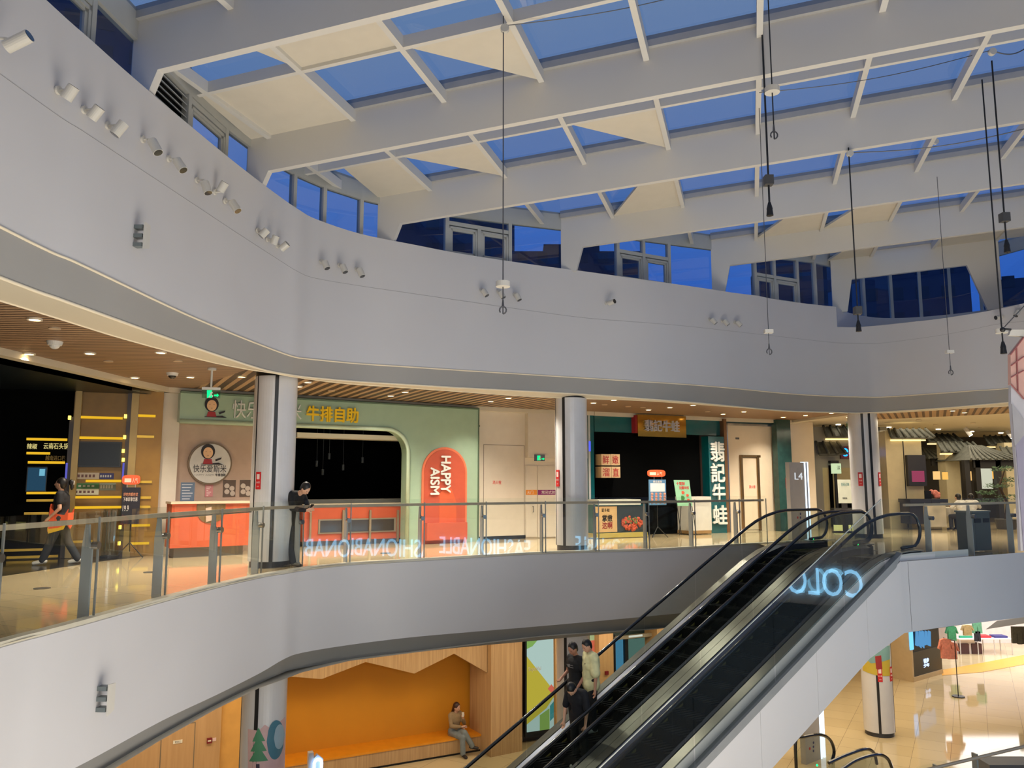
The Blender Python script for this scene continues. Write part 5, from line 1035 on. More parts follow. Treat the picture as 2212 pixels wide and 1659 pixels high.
# floor totem L4
tp_ = Pl((7.94, 22.62), (8.5, 23.12)); r = thing('sign_totem', tp_.at(1728, 1166), 'tall grey totem reading L4 with a bright white light edge', 'sign')
part_rect(r, 'slab', tp_, 1708, 999, 1742, 1166, mat('totem_grey', (176, 172, 168), .35), -.12, 0)
M_white_led = emis('white_led', (215, 236, 255), 2.2)
part_rect(r, 'led_edge', tp_, 1741, 998, 1743.5, 1166, M_white_led, -.12, .01); part_rect(r, 'led_edge', tp_, 1747, 998, 1749.5, 1166, M_white_led, -.12, .01); part_rect(r, 'edge_channel', tp_, 1743.5, 999, 1747, 1166, mat('totem_side', (170, 180, 196), .3), -.12, .005)
part_text(r, 'lettering', tp_, 'L4', 1717, 1021, 1734, 1036, emis('totem_letters', (226, 232, 236), .9), 0, .01)
for x, y, c in ((1729, 1110, (70, 70, 120)), (1723, 1118, (200, 60, 60)), (1729, 1118, (70, 70, 120))):
    mb = MB(); p = tp_.at(x, y, 0); mb.cyl(p, p + tp_.n * .008, .035, n=14); mb.build('direction_icon', mat('icon_%d' % c[0], c, .5), r)
# hanging exit signs
for x, y, zc, lb in ((456, 851, 3.3, 'hanging green exit sign before the green shop fascia'), (1841, 920, 3.35, 'hanging green exit sign left of the right column')):
    p = atz(x, y, zc); pl = Pl((p.x - 2, p.y - .6), (p.x + 2, p.y + .6)) if x < 900 else Pl((p.x - 2, p.y), (p.x + 2, p.y)); r = thing('exit_sign', p - Vector((0, 0, .15)), lb, 'exit sign', 'hanging exit signs'); k_ = 20 if x < 900 else 13
    part_rect(r, 'clear_plate', pl, x - k_, y - .45 * k_, x + k_, y + .45 * k_, glass('acrylic_plate', (200, 225, 210), 1.4), -.005, .005); part_rect(r, 'header', pl, x - k_, y - .72 * k_, x + k_, y - .45 * k_, mat('header_white', (200, 200, 192), .4), -.03, .03)
    runman(r, pl, x - k_ * .9, y - k_ * .5, x + k_ * .9, y + k_ * .45, .006); mb = MB(); c = pl.at(x, y - .7 * k_); mb.cyl(c, Z(c, 3.8), .02); mb.cyl(Z(c, 3.76), Z(c, 3.8), .08, n=16); mb.build('stem', mat('header_white', (200, 200, 192), .4), r)
# ================================================================ ceiling fittings
M_lamp = emis('downlight_glow', (255, 214, 150), 14); M_ring = mat('downlight_ring', (226, 214, 192), .4)
DL = [(75, 692), (63, 766), (194, 765), (347, 763), (291, 817), (411, 816), (522, 815), (645, 836), (665, 827), (844, 856), (875, 848), (905, 840), (1060, 868), (1098, 861), (1133, 855), (1282, 871), (1326, 865), (1401, 886), (1447, 881), (1497, 876), (1562, 895), (1607, 890), (1661, 885), (1692, 902), (1740, 898), (1796, 893), (1832, 902), (2036, 884), (2058, 888), (2083, 892)]
def dl_label(i, x):
    if x < 560: return ['nearest downlight over the far left of the dark restaurant', 'downlight at the outer left beside the cream edge', 'second downlight from the left in the row of three', 'downlight in the middle of the left slatted ceiling', 'downlight by the dark restaurant cornice', 'downlight beside the dome camera before the pilaster', 'downlight just left of the first column'][i]
    z = 'over the green shop' if x < 1020 else 'over the cream fire-door wall' if x < 1200 else 'over the teal shop' if x < 1580 else 'over the brass-framed cupboard' if x < 1720 else 'near the right column' if x < 1900 else 'over the pavilion court'
    return 'warm downlight %s, %s' % (z, {7: 'left of two by the column', 8: 'right of two by the column', 9: 'innermost of three', 10: 'middle of three', 11: 'outermost of three', 12: 'innermost of three', 13: 'middle of three', 14: 'outermost of three', 15: 'first right of the middle column', 16: 'second right of the middle column', 17: 'innermost of the middle trio', 18: 'middle one of the middle trio', 19: 'outermost of the middle trio', 20: 'innermost of the right trio', 21: 'middle one of the right trio', 22: 'outermost of the right trio', 23: 'nearest the dark green pilaster', 24: 'innermost of three', 25: 'outermost of three', 26: 'beside the hanging exit sign', 27: 'left of three', 28: 'middle of three', 29: 'right of three'}[i])
proto = None
def ring_mesh(mb, p, ro, ri, h):
    n = 24; v = []; f = []
    for k_ in range(n):
        c, s_ = math.cos(2 * math.pi * k_ / n), math.sin(2 * math.pi * k_ / n)
        v += [p + Vector((ro * c, ro * s_, 0)), p + Vector((ri * c, ri * s_, 0)), p + Vector((ri * c, ri * s_, h)), p + Vector((ro * c, ro * s_, h))]
    for k_ in range(n):
        a, b = 4 * k_, 4 * ((k_ + 1) % n)
        for j in range(4): f.append((a + j, b + j, b + (j + 1) % 4, a + (j + 1) % 4))
    mb.add(v, f)
for i, (x, y) in enumerate(DL):
    p = atz(x, y, 3.775)
    if proto is None:
        proto = thing('downlight', p, 'warm round downlight ' + dl_label(i, x), 'downlight', 'warm downlights in the slatted ceiling')
        mb = MB(); ring_mesh(mb, p, .095, .07, .03); mb.build('ring', M_ring, proto); mb = MB(); mb.cyl(p + Vector((0, 0, .004)), p + Vector((0, 0, .02)), .07, n=20); mb.build('lamp', M_lamp, proto)
        o = proto
    else: o = copy_tree(proto, p, dl_label(i, x))
    l = bpy.data.lights.new('downlight_beam', 'SPOT'); l.energy = 165; l.color = (1, .89, .74); l.spot_size = math.radians(120); l.spot_blend = .8; l.shadow_soft_size = .06
    lo_ = bpy.data.objects.new('downlight_beam', l); C.objects.link(lo_); lo_.location = (0, 0, -.02); lo_.parent = o
for x, y, lb in ((118, 746, 'white dome detector in the left slatted ceiling, nearer the edge'), (372, 812, 'white dome camera in the slatted ceiling before the pilaster')):
    p = atz(x, y, 3.74); r = thing('dome_camera', p, lb, 'camera', 'ceiling dome devices'); mb = MB(); mb.cyl(p, p + Vector((0, 0, .07)), .1, .12, n=24); mb.build('housing', mat('device_white', (215, 212, 205), .4), r); mb = MB(); mb.ell(p, .075, .075, .06, 16, 10); mb.build('dome', mat('device_white', (215, 212, 205), .4) if x == 118 else mat('dome_smoked', (40, 38, 36), .1), r)
for x, y, lb in ((118, 711, 'far left'), (234, 782, 'over the walking woman'), (384, 781, 'above the pilaster'), (716, 845, 'before the yellow letters'), (1185, 868, 'left of the middle column'), (1306, 875, 'over the letter cubes'), (1389, 881, 'over the gold sign'), (1357, 879, 'between the two middle lamps'), (1529, 890, 'over the upright board'), (2165, 885, 'right end of the far slats')):
    p = atz(x, y, 3.78); mb = MB(); mb.cyl(p, p + Vector((0, 0, .02)), .08, n=20); simple('ceiling_speaker', mb, mat('speaker_tan', (186, 164, 136), .6), 'small unlit round speaker in the slatted ceiling, ' + lb, 'speaker', 'round unlit ceiling fittings')
# lights in the court ceiling
for x, y, lb in ((1811, 918, 'nearest the exit sign'), (1920, 924, 'right of the column'), (2027, 928, 'left of the two swivel spots'), (2099, 933, 'between the swivel spots'), (2162, 936, 'at the far right'), (1916, 914, 'dim, high by the column'), (1984, 908, 'dim, above the wide pillar'), (2021, 919, 'dim, above the left pavilion'), (2102, 915, 'dim, above the right pavilion'), (2118, 925, 'dim, lower right')):
    p = atz(x, y, 3.79); mb = MB(); mb.cyl(p, p + Vector((0, 0, .02)), .09, n=18); simple('court_downlight', mb, emis('court_lamp', (255, 240, 210), 9) if 'dim' not in lb else mat('lamp_off', (236, 220, 190), .5), 'small recessed lamp in the cream court ceiling, ' + lb, 'downlight', 'lamps in the court ceiling')
for x, y, lb in ((2091, 938, 'left'), (2181, 943, 'right')):
    p = atz(x, y, 3.5); r = thing('swivel_spot', p, 'white swivel spotlight hanging in the court, %s of two' % lb, 'spotlight', 'swivel spots in the court'); mb = MB(); mb.cyl(p + Vector((-.1, 0, .25)), p + Vector((.05, -.1, -.05)), .08, n=16); mb.build('can', M_white, r); mb = MB(); mb.cyl(p + Vector((.05, -.1, -.05)), p + Vector((.056, -.104, -.062)), .07, n=16); mb.build('lens', emis('spot_lens', (220, 240, 255), 8), r)
area('court_light', (20, 30, 3.6), (0, 0, 0), 12, 520, (1, .86, .62), 6)
area('court_light_near', (14, 25, 3.6), (0, 0, 0), 4, 110, (1, .86, .62), 3)

# lit letters on the right-hand band, mirrored in the railing glass
sgp = Pl((14.42, 16), (14.42, 0)); r = thing('letter_sign', Vector((14.42, 10, -1.65)), 'lit pale blue COLORFUL FASHIONABLE letters, seen mirrored in the railing glass', 'sign')
M_let = emis('pale_blue_letters', (150, 214, 255), 10)
for tx, y0, y1 in (('COLORFUL', 14.9, 11.1), ('FASHIONABLE', 9.94, 5.02)):
    mb = MB(); textmb(mb, sgp, tx, 16 - y0, 16 - y1, -1.62, -.84, .0, .05); mb.build('letters', M_let, r)
# ================================================================ people
def remesh(mb, vox, name, smooth=4):
    me = bpy.data.meshes.new('tmp'); me.from_pydata([tuple(v) for v in mb.v], [], mb.f); o = bpy.data.objects.new('tmp', me); C.objects.link(o)
    r = o.modifiers.new('r', 'REMESH'); r.mode = 'VOXEL'; r.voxel_size = vox; r.use_smooth_shade = True
    s = o.modifiers.new('s', 'SMOOTH'); s.factor = .5; s.iterations = smooth
    dg = bpy.context.evaluated_depsgraph_get(); m2 = bpy.data.meshes.new_from_object(o.evaluated_get(dg)); bpy.data.objects.remove(o); m2.name = name
    for p in m2.polygons: p.use_smooth = True
    return m2
def cap(mb, a, b, r1, r2, n=12):  # tapered limb with round ends
    a, b = Vector(a), Vector(b); mb.cyl(a, b, r1, r2, n); mb.ell(a, r1, r1, r1, n, 8); mb.ell(b, r2, r2, r2, n, 8)
SKIN = (206, 160, 132)
def person(label, loc, rz, J, top, pants, shoe, hair=(24, 20, 20), long_hair=False, sleeve=.55, extra=None, skin=SKIN, group=None, bag=0, fringe=0):
    D = dict(pel=(0, 0, .94), chest=(0, 0, 1.26), neck=(0, 0, 1.47), head=(0, -.02, 1.61), hd=(0, -1, 0), shL=(.17, 0, 1.40), elL=(.23, .03, 1.12), wrL=(.22, -.05, .88), shR=(-.17, 0, 1.40), elR=(-.23, .03, 1.12), wrR=(-.22, -.05, .88),
             hipL=(.09, 0, .90), knL=(.10, -.02, .48), anL=(.10, .02, .09), hipR=(-.09, 0, .90), knR=(-.10, -.02, .48), anR=(-.10, .02, .09), toL=None, toR=None, hdL=None, hdR=None)
    D.update(J); V = {k_: (Vector(v) if v is not None else None) for k_, v in D.items()}
    root = thing('person', loc, label, 'person', group, rz=rz)
    def link(me, nm, m, lab=None, par=root):
        me.materials.append(m); o = bpy.data.objects.new(nm, me); C.objects.link(o); o.parent = par
        if lab: o['label'] = lab
        return o
    hdv = V['hd'].normalized(); up = (V['head'] - V['neck']).normalized(); sd = hdv.cross(up).normalized(); up = sd.cross(hdv).normalized(); R = Matrix((sd, -hdv, up)).transposed()
    b = MB()
    def torso(b, g):
        cap(b, V['pel'] + Vector((.05, 0, 0)), V['pel'] - Vector((.05, 0, 0)), .115 + g, .115 + g); cap(b, V['pel'], V['chest'], .115 + g, .125 + g)
        m = (V['shL'] + V['shR']) / 2; q = (V['chest'] + m) / 2; ax = (V['shL'] - V['shR']).normalized(); cap(b, q + ax * .06, q - ax * .06, .11 + g, .11 + g); cap(b, V['chest'] + ax * .045, V['chest'] - ax * .045, .12 + g, .12 + g); cap(b, V['shL'] - ax * .03, V['shR'] + ax * .03, .062 + g, .062 + g)
    torso(b, 0); cap(b, V['neck'] - up * .05, V['head'] - up * .05, .055, .05)
    b.ell(V['head'], .078, .095, .115, 18, 12, R); b.ell(V['head'] + hdv * .028 - up * .06, .05, .055, .05, 12, 8, R)
    b.ell(V['head'] + hdv * .100 - up * .012, .013, .018, .026, 8, 6, R); b.ell(V['head'] + hdv * .088 - up * .058, .024, .012, .009, 8, 6, R)
    for sg in (-1, 1): b.ell(V['head'] + sd * .079 * sg - up * .01, .012, .02, .03, 8, 6, R)
    for S in 'LR':
        sh, el, wr = V['sh' + S], V['el' + S], V['wr' + S]; cap(b, sh, el, .047, .038); cap(b, el, wr, .037, .025)
        hd = V['hd' + S] or (wr - el); hd = hd.normalized(); sdw = hd.cross(Vector((0, 1, .2))).normalized(); nn = hd.cross(sdw).normalized(); sgn = 1 if S == 'L' else -1
        cap(b, wr, wr + hd * .07, .026, .030); cap(b, wr + hd * .05 + sdw * .018, wr + hd * .08 + sdw * .02, .018, .017); cap(b, wr + hd * .05 - sdw * .018, wr + hd * .08 - sdw * .02, .018, .017)
        for k_, (l1, o_) in enumerate(((.062, -.03), (.072, -.01), (.068, .011), (.052, .03))):
            p0 = wr + hd * .085 + sdw * o_; p1 = p0 + hd * l1 * .55 + nn * .006; p2 = p1 + hd * l1 * .4 + nn * .022; cap(b, p0, p1, .0095, .009, 8); cap(b, p1, p2, .009, .0078, 8)
        q = wr + hd * .035 - sdw * .026; cap(b, q, q + hd * .035 - sdw * .03 + nn * .01, .0115, .0105, 8); cap(b, q + hd * .035 - sdw * .03 + nn * .01, q + hd * .065 - sdw * .032 + nn * .02, .0105, .009, 8)
        hp, kn, an = V['hip' + S], V['kn' + S], V['an' + S]; cap(b, hp, kn, .085, .056); cap(b, kn, an, .054, .036); to = V['to' + S] or (an + Vector((0, -.15, -.055))); cap(b, an - Vector((0, 0, .03)), to, .035, .03)
    link(remesh(b, .0075, 'body', 3), 'body', mat('skin_%d' % skin[0], skin, .5, noise=.03, scale=10))
    t = MB(); torso(t, .022 + bag)
    ax = (V['shL'] - V['shR']).normalized(); dn = (V['pel'] - V['chest']).normalized(); cap(t, V['pel'] + ax * .05 + dn * .05, V['pel'] - ax * .05 + dn * .05, .142, .142)
    for S in 'LR':
        sh, el, wr = V['sh' + S], V['el' + S], V['wr' + S]
        if sleeve <= 1: cap(t, sh, sh + (el - sh) * sleeve, .07 + bag * .3, .068 + bag)
        else: cap(t, sh, el, .068, .056); cap(t, el, el + (wr - el) * (sleeve - 1), .056, .042)
    if isinstance(top, tuple): mt = mat('top_%d_%d_%d' % top, top, .8, noise=.12, scale=9)
    shirt = link(remesh(t, .012, 'shirt', 5), 'shirt', mt)
    l = MB(); cap(l, V['hipL'] + Vector((0, 0, .04)), V['hipR'] + Vector((0, 0, .04)), .115, .115)
    for S in 'LR': cap(l, V['hip' + S], V['kn' + S], .103, .082); cap(l, V['kn' + S], V['an' + S] + Vector((0, 0, .01)), .08, .072)
    link(remesh(l, .012, 'trousers', 5), 'trousers', mat('pants_%d_%d_%d' % pants, pants, .8, noise=.12, scale=9))
    for S in 'LR':
        an = V['an' + S]; to = V['to' + S] or (an + Vector((0, -.15, -.055))); f = (to - an).normalized(); q = MB(); cap(q, an + Vector((0, 0, -.035)) - f * .045, to - Vector((0, 0, .0)), .045, .042, 12); cap(q, an, an + Vector((0, 0, -.03)), .045, .045)
        link(remesh(q, .009, 'shoe', 2), 'shoe', mat('shoe_%d_%d' % shoe[:2], shoe, .5))
    h = MB(); h.ell(V['head'] + up * .022 - hdv * .022, .090, .103, .113, 18, 12, R)
    if long_hair: cap(h, V['head'] - hdv * .05, V['neck'] - hdv * .09 - up * .10, .078, .055)
    else: h.ell(V['head'] - hdv * .045 - up * .025, .078, .06, .08, 14, 10, R)
    cut_ = MB()
    me = remesh(h, .009, 'hair', 2); bm = bmesh.new(); bm.from_mesh(me)
    kill = [v for v in bm.verts if (v.co - V['head']).dot(hdv) > .025 and (v.co - V['head']).dot(up) < .012 + fringe + .012 * math.sin(v.co.x * 90 + v.co.y * 70)]; bmesh.ops.delete(bm, geom=kill, context='VERTS'); bm.to_mesh(me); bm.free()
    link(me, 'hair', mat('hair_%d' % hair[0], hair, .45, noise=.2, scale=20))
    ey = MB()
    for sg in (-1, 1): ey.ell(V['head'] + hdv * .086 + sd * .03 * sg + up * .012, .011, .006, .006, 8, 6, R)
    m_ = ey.mesh('eyes'); link(m_, 'eyes', mat('eye_dark', (30, 24, 22), .3), par=[x for x in root.children if x.name.startswith('body')][0])
    if extra: extra(root, V, link)
    return root
# --- walking waitress at the left
def apron(root, V, link):
    a = MB(); 
    for sg in (-1, 1): pass
    p = [(-.16, -.165, 1.20), (.16, -.165, 1.20), (.19, -.17, .98), (.18, -.18, .72), (0, -.18, .64), (-.18, -.18, .72), (-.19, -.17, .98)]; a.prism(p, (0, .02, 0)); link(a.mesh('apron'), 'apron', mat('apron_orange', (236, 96, 52), .7), 'orange apron with a yellow hem')
    a = MB(); a.prism([(-.16, .165, 1.02), (.16, .165, 1.02), (.17, .17, .80), (.0, .175, .70), (-.17, .17, .80)], (0, -.02, 0)); a.prism([(.165, -.17, 1.14), (.165, -.03, 1.0), (.165, .10, .98), (.165, .165, 1.10), (.17, .16, .86), (.17, .06, .74), (.17, -.18, .66)], (.015, 0, 0)); a.prism([(-.18, -.17, 1.14), (-.18, -.03, 1.0), (-.18, .10, .98), (-.18, .165, 1.10), (-.185, .16, .86), (-.185, .06, .74), (-.185, -.18, .66)], (.015, 0, 0)); link(a.mesh('apron_wrap'), 'apron_wrap', mat('apron_orange', (236, 96, 52), .7))
    a = MB(); a.prism([(-.19, -.185, .74), (0, -.185, .66), (.19, -.185, .74), (.18, -.185, .66), (0, -.185, .58), (-.18, -.185, .66)], (0, .015, 0)); a.prism([(.172, -.17, .71), (.172, .0, .73), (.172, .14, .79), (.172, .10, .70), (.172, -.17, .62)], (.016, 0, 0)); a.prism([(-.192, -.17, .71), (-.192, .0, .73), (-.192, .14, .79), (-.192, .10, .70), (-.192, -.17, .62)], (.016, 0, 0)); link(a.mesh('apron_hem'), 'apron_hem', mat('hem_yellow', (232, 186, 40), .7), par=[x for x in root.children if x.name.startswith('apron')][0])
    a = MB(); a.ell((0, .13, 1.62), .05, .05, .06, 12, 8); a.ell((0, .15, 1.54), .03, .035, .07, 10, 8); link(a.mesh('hair_bun'), 'hair_bun', mat('hair_24', (24, 20, 20), .45, noise=.2, scale=20))
    a = MB(); a.box(-.012, .012, .16, .19, 1.58, 1.66); link(a.mesh('hair_clip'), 'hair_clip', mat('clip_white', (226, 214, 200), .4))
w = atz(126, 1220, 0)
person('woman walking left in black shirt and orange apron before the gold panels', (w.x, w.y, 0), math.radians(-78), dict(pel=(0, 0, .92), chest=(0, -.02, 1.24), neck=(0, -.03, 1.45), head=(0, -.06, 1.59), hipL=(.08, 0, .88), knL=(.09, -.14, .47), anL=(.09, -.26, .10), toL=(.09, -.41, .045), hipR=(-.08, 0, .88), knR=(-.09, .10, .47), anR=(-.09, .32, .10), toR=(-.09, .18, .045), elL=(.22, .02, 1.11), wrL=(.2, -.16, .93), elR=(-.22, .0, 1.11), wrR=(-.2, -.12, .92), shL=(.16, -.02, 1.38), shR=(-.16, -.02, 1.38)), (26, 26, 30), (34, 38, 44), (222, 216, 206), extra=apron)
# --- man leaning at the column looking down at a phone
def phone(root, V, link):
    a = MB(); q = V['wrL'] + Vector((-.07, -.06, .03)); a.hexa([q + Vector(v) for v in ((-.04, 0, -.06), (.04, 0, -.06), (.04, .01, -.06), (-.04, .01, -.06), (-.04, -.04, .07), (.04, -.04, .07), (.04, -.03, .07), (-.04, -.03, .07))]); link(a.mesh('phone'), 'phone', M_black)
w = atz(640, 1223, 0)
person('man in black leaning by the left column with head bent over a phone', (w.x - .08, w.y + .02, 0), math.radians(62), dict(pel=(0, .10, .92), chest=(0, .02, 1.24), neck=(0, -.12, 1.42), head=(0, -.27, 1.50), hd=(0, -.65, -.76), shL=(.17, -.05, 1.38), shR=(-.17, -.05, 1.38), elL=(.22, -.15, 1.12), wrL=(.08, -.36, 1.10), elR=(-.22, -.15, 1.12), wrR=(-.07, -.37, 1.08), hdL=(-.6, -.6, .3), hdR=(.6, -.6, .2), hipL=(.09, .10, .88), hipR=(-.09, .10, .88), knL=(.10, .02, .48), anL=(.11, .10, .09), knR=(-.09, .0, .48), anR=(-.10, -.12, .09)), (16, 17, 22), (32, 36, 44), (60, 62, 66), sleeve=1.9, extra=phone, hair=(20, 18, 18))
# --- three people riding the left escalator
def onesc(px, py):
    best = None
    for i in range(0, 260):
        s = -9 + i * .03
        for j in range(0, 9):
            w_ = .25 + j * .1; x, y = prj(P(s, w_, zl(s))); d = (x - px) ** 2 + (y - py) ** 2
            if best is None or d < best[0]: best = (d, s, w_)
    return P(best[1], best[2], zl(best[1]) + .01)
rzE = math.atan2(ES.y, ES.x) - math.pi / 2   # faces down the escalator
def chestprint(txt, col):
    def f(root, V, link):
        T_ = Pl((0, 0), (1, 0)); T_.o = Vector((0, 0, 0)); T_.x = Vector((1, 0, 0)); T_.n = Vector((0, -1, 0)); a = MB(); q = V['chest']; textmb(a, T_, txt, q.x - .11, q.x + .11, q.z - .0, q.z + .06, -q.y + .150, -q.y + .158, .01); link(a.mesh('shirt_print'), 'shirt_print', mat('print_%d' % col[0], col, .7), par=[x for x in root.children if x.name.startswith('shirt')][0])
    return f
def belt(root, V, link):
    a = MB(); n = 24; a.tube([Vector((.165 * math.cos(t_), .15 * math.sin(t_), .93)) for t_ in [2 * math.pi * k_ / n for k_ in range(n + 1)]], .014, 6); link(a.mesh('belt_cord'), 'belt_cord', mat('belt_tan', (130, 120, 100), .6)); chestprint('t', (120, 120, 120))(root, V, link)
q = onesc(1240, 1580); person('man in black T-shirt looking down, on the left escalator beside the yellow shirt', q, rzE + math.radians(6), dict(head=(0, -.07, 1.60), hd=(.1, -.85, -.5), elL=(.24, .02, 1.12), wrL=(.2, -.12, .92), elR=(-.26, .02, 1.13), wrR=(-.24, -.16, 1.02)), (20, 21, 24), (20, 22, 26), (196, 200, 196), extra=belt, skin=(180, 128, 104), group='people riding the left escalator')
q = onesc(1277, 1583); person('young man in baggy pale yellow T-shirt behind the others on the escalator', q, rzE + math.radians(-14), dict(head=(0, -.08, 1.60), hd=(.3, -.8, -.5), elL=(.26, .0, 1.10), wrL=(.27, -.02, .84), elR=(-.25, .0, 1.12), wrR=(-.22, -.08, .90), pel=(0, 0, .90)), (228, 224, 172), (26, 28, 32), (190, 194, 190), sleeve=.85, bag=.03, extra=chestprint('With ty', (60, 62, 50)), hair=(18, 16, 16), group='people riding the left escalator', skin=(200, 150, 122))
q = onesc(1252, 1640); person('dark-haired person in dark navy shirt in front on the escalator, back to us', q + Vector((0, 0, -.14)), rzE + math.radians(20), dict(pel=(0, 0, .92), chest=(0, -.06, 1.22), neck=(0, -.14, 1.40), head=(0, -.25, 1.44), hd=(.1, -.35, -.93), shL=(.18, -.09, 1.35), shR=(-.18, -.09, 1.35), elL=(.24, -.1, 1.07), wrL=(.24, -.16, .83), elR=(-.25, -.1, 1.07), wrR=(-.24, -.16, .83)), (14, 17, 26), (16, 18, 22), (206, 208, 202), sleeve=.9, hair=(12, 12, 14), group='people riding the left escalator')
# --- woman on the orange bench (next storey down)
w = atz(996, 1630, -5.6); ax = math.atan2(.455, .89)
def cup(root, V, link):
    a = MB(); q = V['wrL'] + Vector((-.05, -.06, .06)); a.cyl(q, q + Vector((0, 0, .11)), .03, .036, 12); link(a.mesh('cup'), 'cup', mat('cup_white', (220, 214, 204), .4))
seatw = Vector((-1.55, 22.32, -5.6))
person('woman with long brown hair in khaki jacket sitting cross-legged on the orange bench', seatw, ax + math.radians(12), dict(pel=(0, .02, .55), chest=(0, .0, .85), neck=(0, -.04, 1.05), head=(0, -.09, 1.19), hd=(.25, -.9, -.3), shL=(.16, -.02, .99), shR=(-.16, -.02, .99), elL=(.2, -.16, .76), wrL=(.06, -.30, .94), elR=(-.2, -.12, .74), wrR=(.02, -.28, .72), hdL=(-.4, -.2, .8), hdR=(.8, -.3, 0), hipL=(.09, .0, .53), hipR=(-.09, .0, .53), knL=(.02, -.42, .60), knR=(-.06, -.44, .49), anL=(.22, -.50, .24), anR=(-.06, -.47, .09), toL=(.3, -.62, .2)), (150, 128, 96), (122, 132, 136), (40, 34, 36), long_hair=True, sleeve=1.9, extra=cup, hair=(60, 34, 26), skin=(204, 160, 138))
# --- two diners in white shirts in the court
w = P1.at(2082, 1140, 1.2)
for i, (dx, rz, lb, hr) in enumerate(((0, 200, 'diner in a white shirt at the near table, nearer the railing', (20, 18, 18)), (.55, 150, 'diner in a white shirt leaning over the same table, farther right', (24, 20, 20)))):
    person(lb, (w.x + dx, w.y + .4 * i, 0), math.radians(rz), dict(pel=(0, .02, .5), chest=(0, -.04, .8), neck=(0, -.10, 1.0), head=(0, -.16, 1.13), shL=(.16, -.06, .95), shR=(-.16, -.06, .95), elL=(.25, -.2, .78), wrL=(.12, -.36, .80), elR=(-.25, -.2, .78), wrR=(-.12, -.36, .80), hipL=(.09, 0, .48), hipR=(-.09, 0, .48), knL=(.12, -.38, .47), knR=(-.12, -.38, .47), anL=(.12, -.38, .09), anR=(-.12, -.38, .09)), (224, 220, 212), (40, 40, 44), (60, 60, 60), sleeve=1.5, hair=hr, group='diners at the court table')
    r = thing('stool', (w.x + dx, w.y + .4 * i, 0), 'dark stool under the %s diner in white' % ('left' if i == 0 else 'right'), 'stool', 'stools at the court table'); mb = MB(); mb.cyl((w.x + dx, w.y + .4 * i, .36), (w.x + dx, w.y + .4 * i, .4), .18, n=20); mb.build('seat', mat('dark_timber', (38, 36, 34), .5), r); mb = MB(); mb.cyl((w.x + dx, w.y + .4 * i, 0), (w.x + dx, w.y + .4 * i, .36), .1, .05, 12); mb.build('leg', mat('dark_timber', (38, 36, 34), .5), r)
for x, y, lb in ((w.x + .35, w.y + 1.0, 'white-clothed table before the two diners'), (w.x + 2.0, w.y - .6, 'white-clothed table at the right edge behind the railing')):
    r = thing('dining_table', (x, y, 0), lb, 'table', 'court tables'); mb = MB(); mb.cyl((x, y, .70), (x, y, .74), .5, n=24); mb.build('tabletop', mat('table_white', (206, 200, 188), .4), r); mb = MB(); mb.cyl((x, y, 0), (x, y, .7), .05, n=10); mb.build('leg', M_black, r)
    mb = MB(); n = 32; v = []; f = []
    for k_ in range(n):
        a = 2 * math.pi * k_ / n; v += [(x + .51 * math.cos(a), y + .51 * math.sin(a), .745), (x + (.53 + .03 * (k_ % 2)) * math.cos(a), y + (.53 + .03 * (k_ % 2)) * math.sin(a), .45)]
    f = [(2 * k_, 2 * ((k_ + 1) % n), 2 * ((k_ + 1) % n) + 1, 2 * k_ + 1) for k_ in range(n)] + [tuple(2 * k_ for k_ in range(n))]
    mb.add(v, f); simple('tablecloth', mb, mat('cloth_white', (214, 206, 192), .8), 'pale cloth draped over the ' + ('table before the two diners' if 'diners' in lb else 'table at the right edge'), 'tablecloth')
# ================================================================ the storey below
F3 = -5.6
LB = Pl((-12, 16.7), (-.77, 22.44)); M_wood = woodmat('pale_oak_panel', (176, 142, 100), (196, 162, 118), 9); M_wood2 = woodmat('tan_laminate', (184, 146, 100), (194, 156, 110), 5)
M_yw = mat('amber_wall', (204, 138, 24), .6, noise=.05, scale=1); M_yb = mat('amber_bench', (226, 146, 26), .5)
a4 = LB.px(540, 1600)[0]; aE = LB.L
mb = MB(); pbox(mb, LB, a4, aE + .05, F3, -1.9, -.85, -.75); mb.build('wall_back.011', M_yw, kind='structure')
r = thing('bench', LB.pt((a4 + aE) / 2, F3), 'long built-in bench with an orange seat and oak front', 'bench')
mb = MB(); pbox(mb, LB, a4, aE, F3 + .06, F3 + .40, -.7, 0); mb.build('oak_front', M_wood, r); mb = MB(); pbox(mb, LB, a4, aE, F3 + .40, F3 + .45, -.75, .02); mb.build('seat', M_yb, r); mb = MB(); pbox(mb, LB, a4, aE, F3, F3 + .06, -.7, -.04); mb.build('dark_kick', M_black, r)
# zigzag oak canopy
r = thing('oak_canopy', LB.pt(aE - 2, -2.6), 'zigzag oak canopy over the amber bench alcove', 'canopy')
zz = [(560, 1450), (620, 1461), (695, 1467), (790, 1430), (895, 1455), (981, 1412), (1052, 1453)]
for nm, sh, d0, d1 in (('front_board', 0, -.1, .35), ('rear_board', 1, -.75, -.1)):
    pts_ = [LB.px(x + (sh * 20), y + sh * -10, .35 if not sh else -.1) for x, y in zz]; mb = MB()
    for (a, z), (a2, z2) in zip(pts_, pts_[1:]): pprism(mb, LB, [(a, z), (a2, z2), (a2, -1.89), (a, -1.89)], d0, d1)
    mb.build(nm, M_wood, r)
# oak pier and its side return
PR = Pl((-.56, 21.93), (.28, 22.44)); mb = MB(); pbox(mb, PR, 0, PR.L, F3, -1.89, -1.2, 0); mb.build('wall_back.012', M_wood, kind='structure')
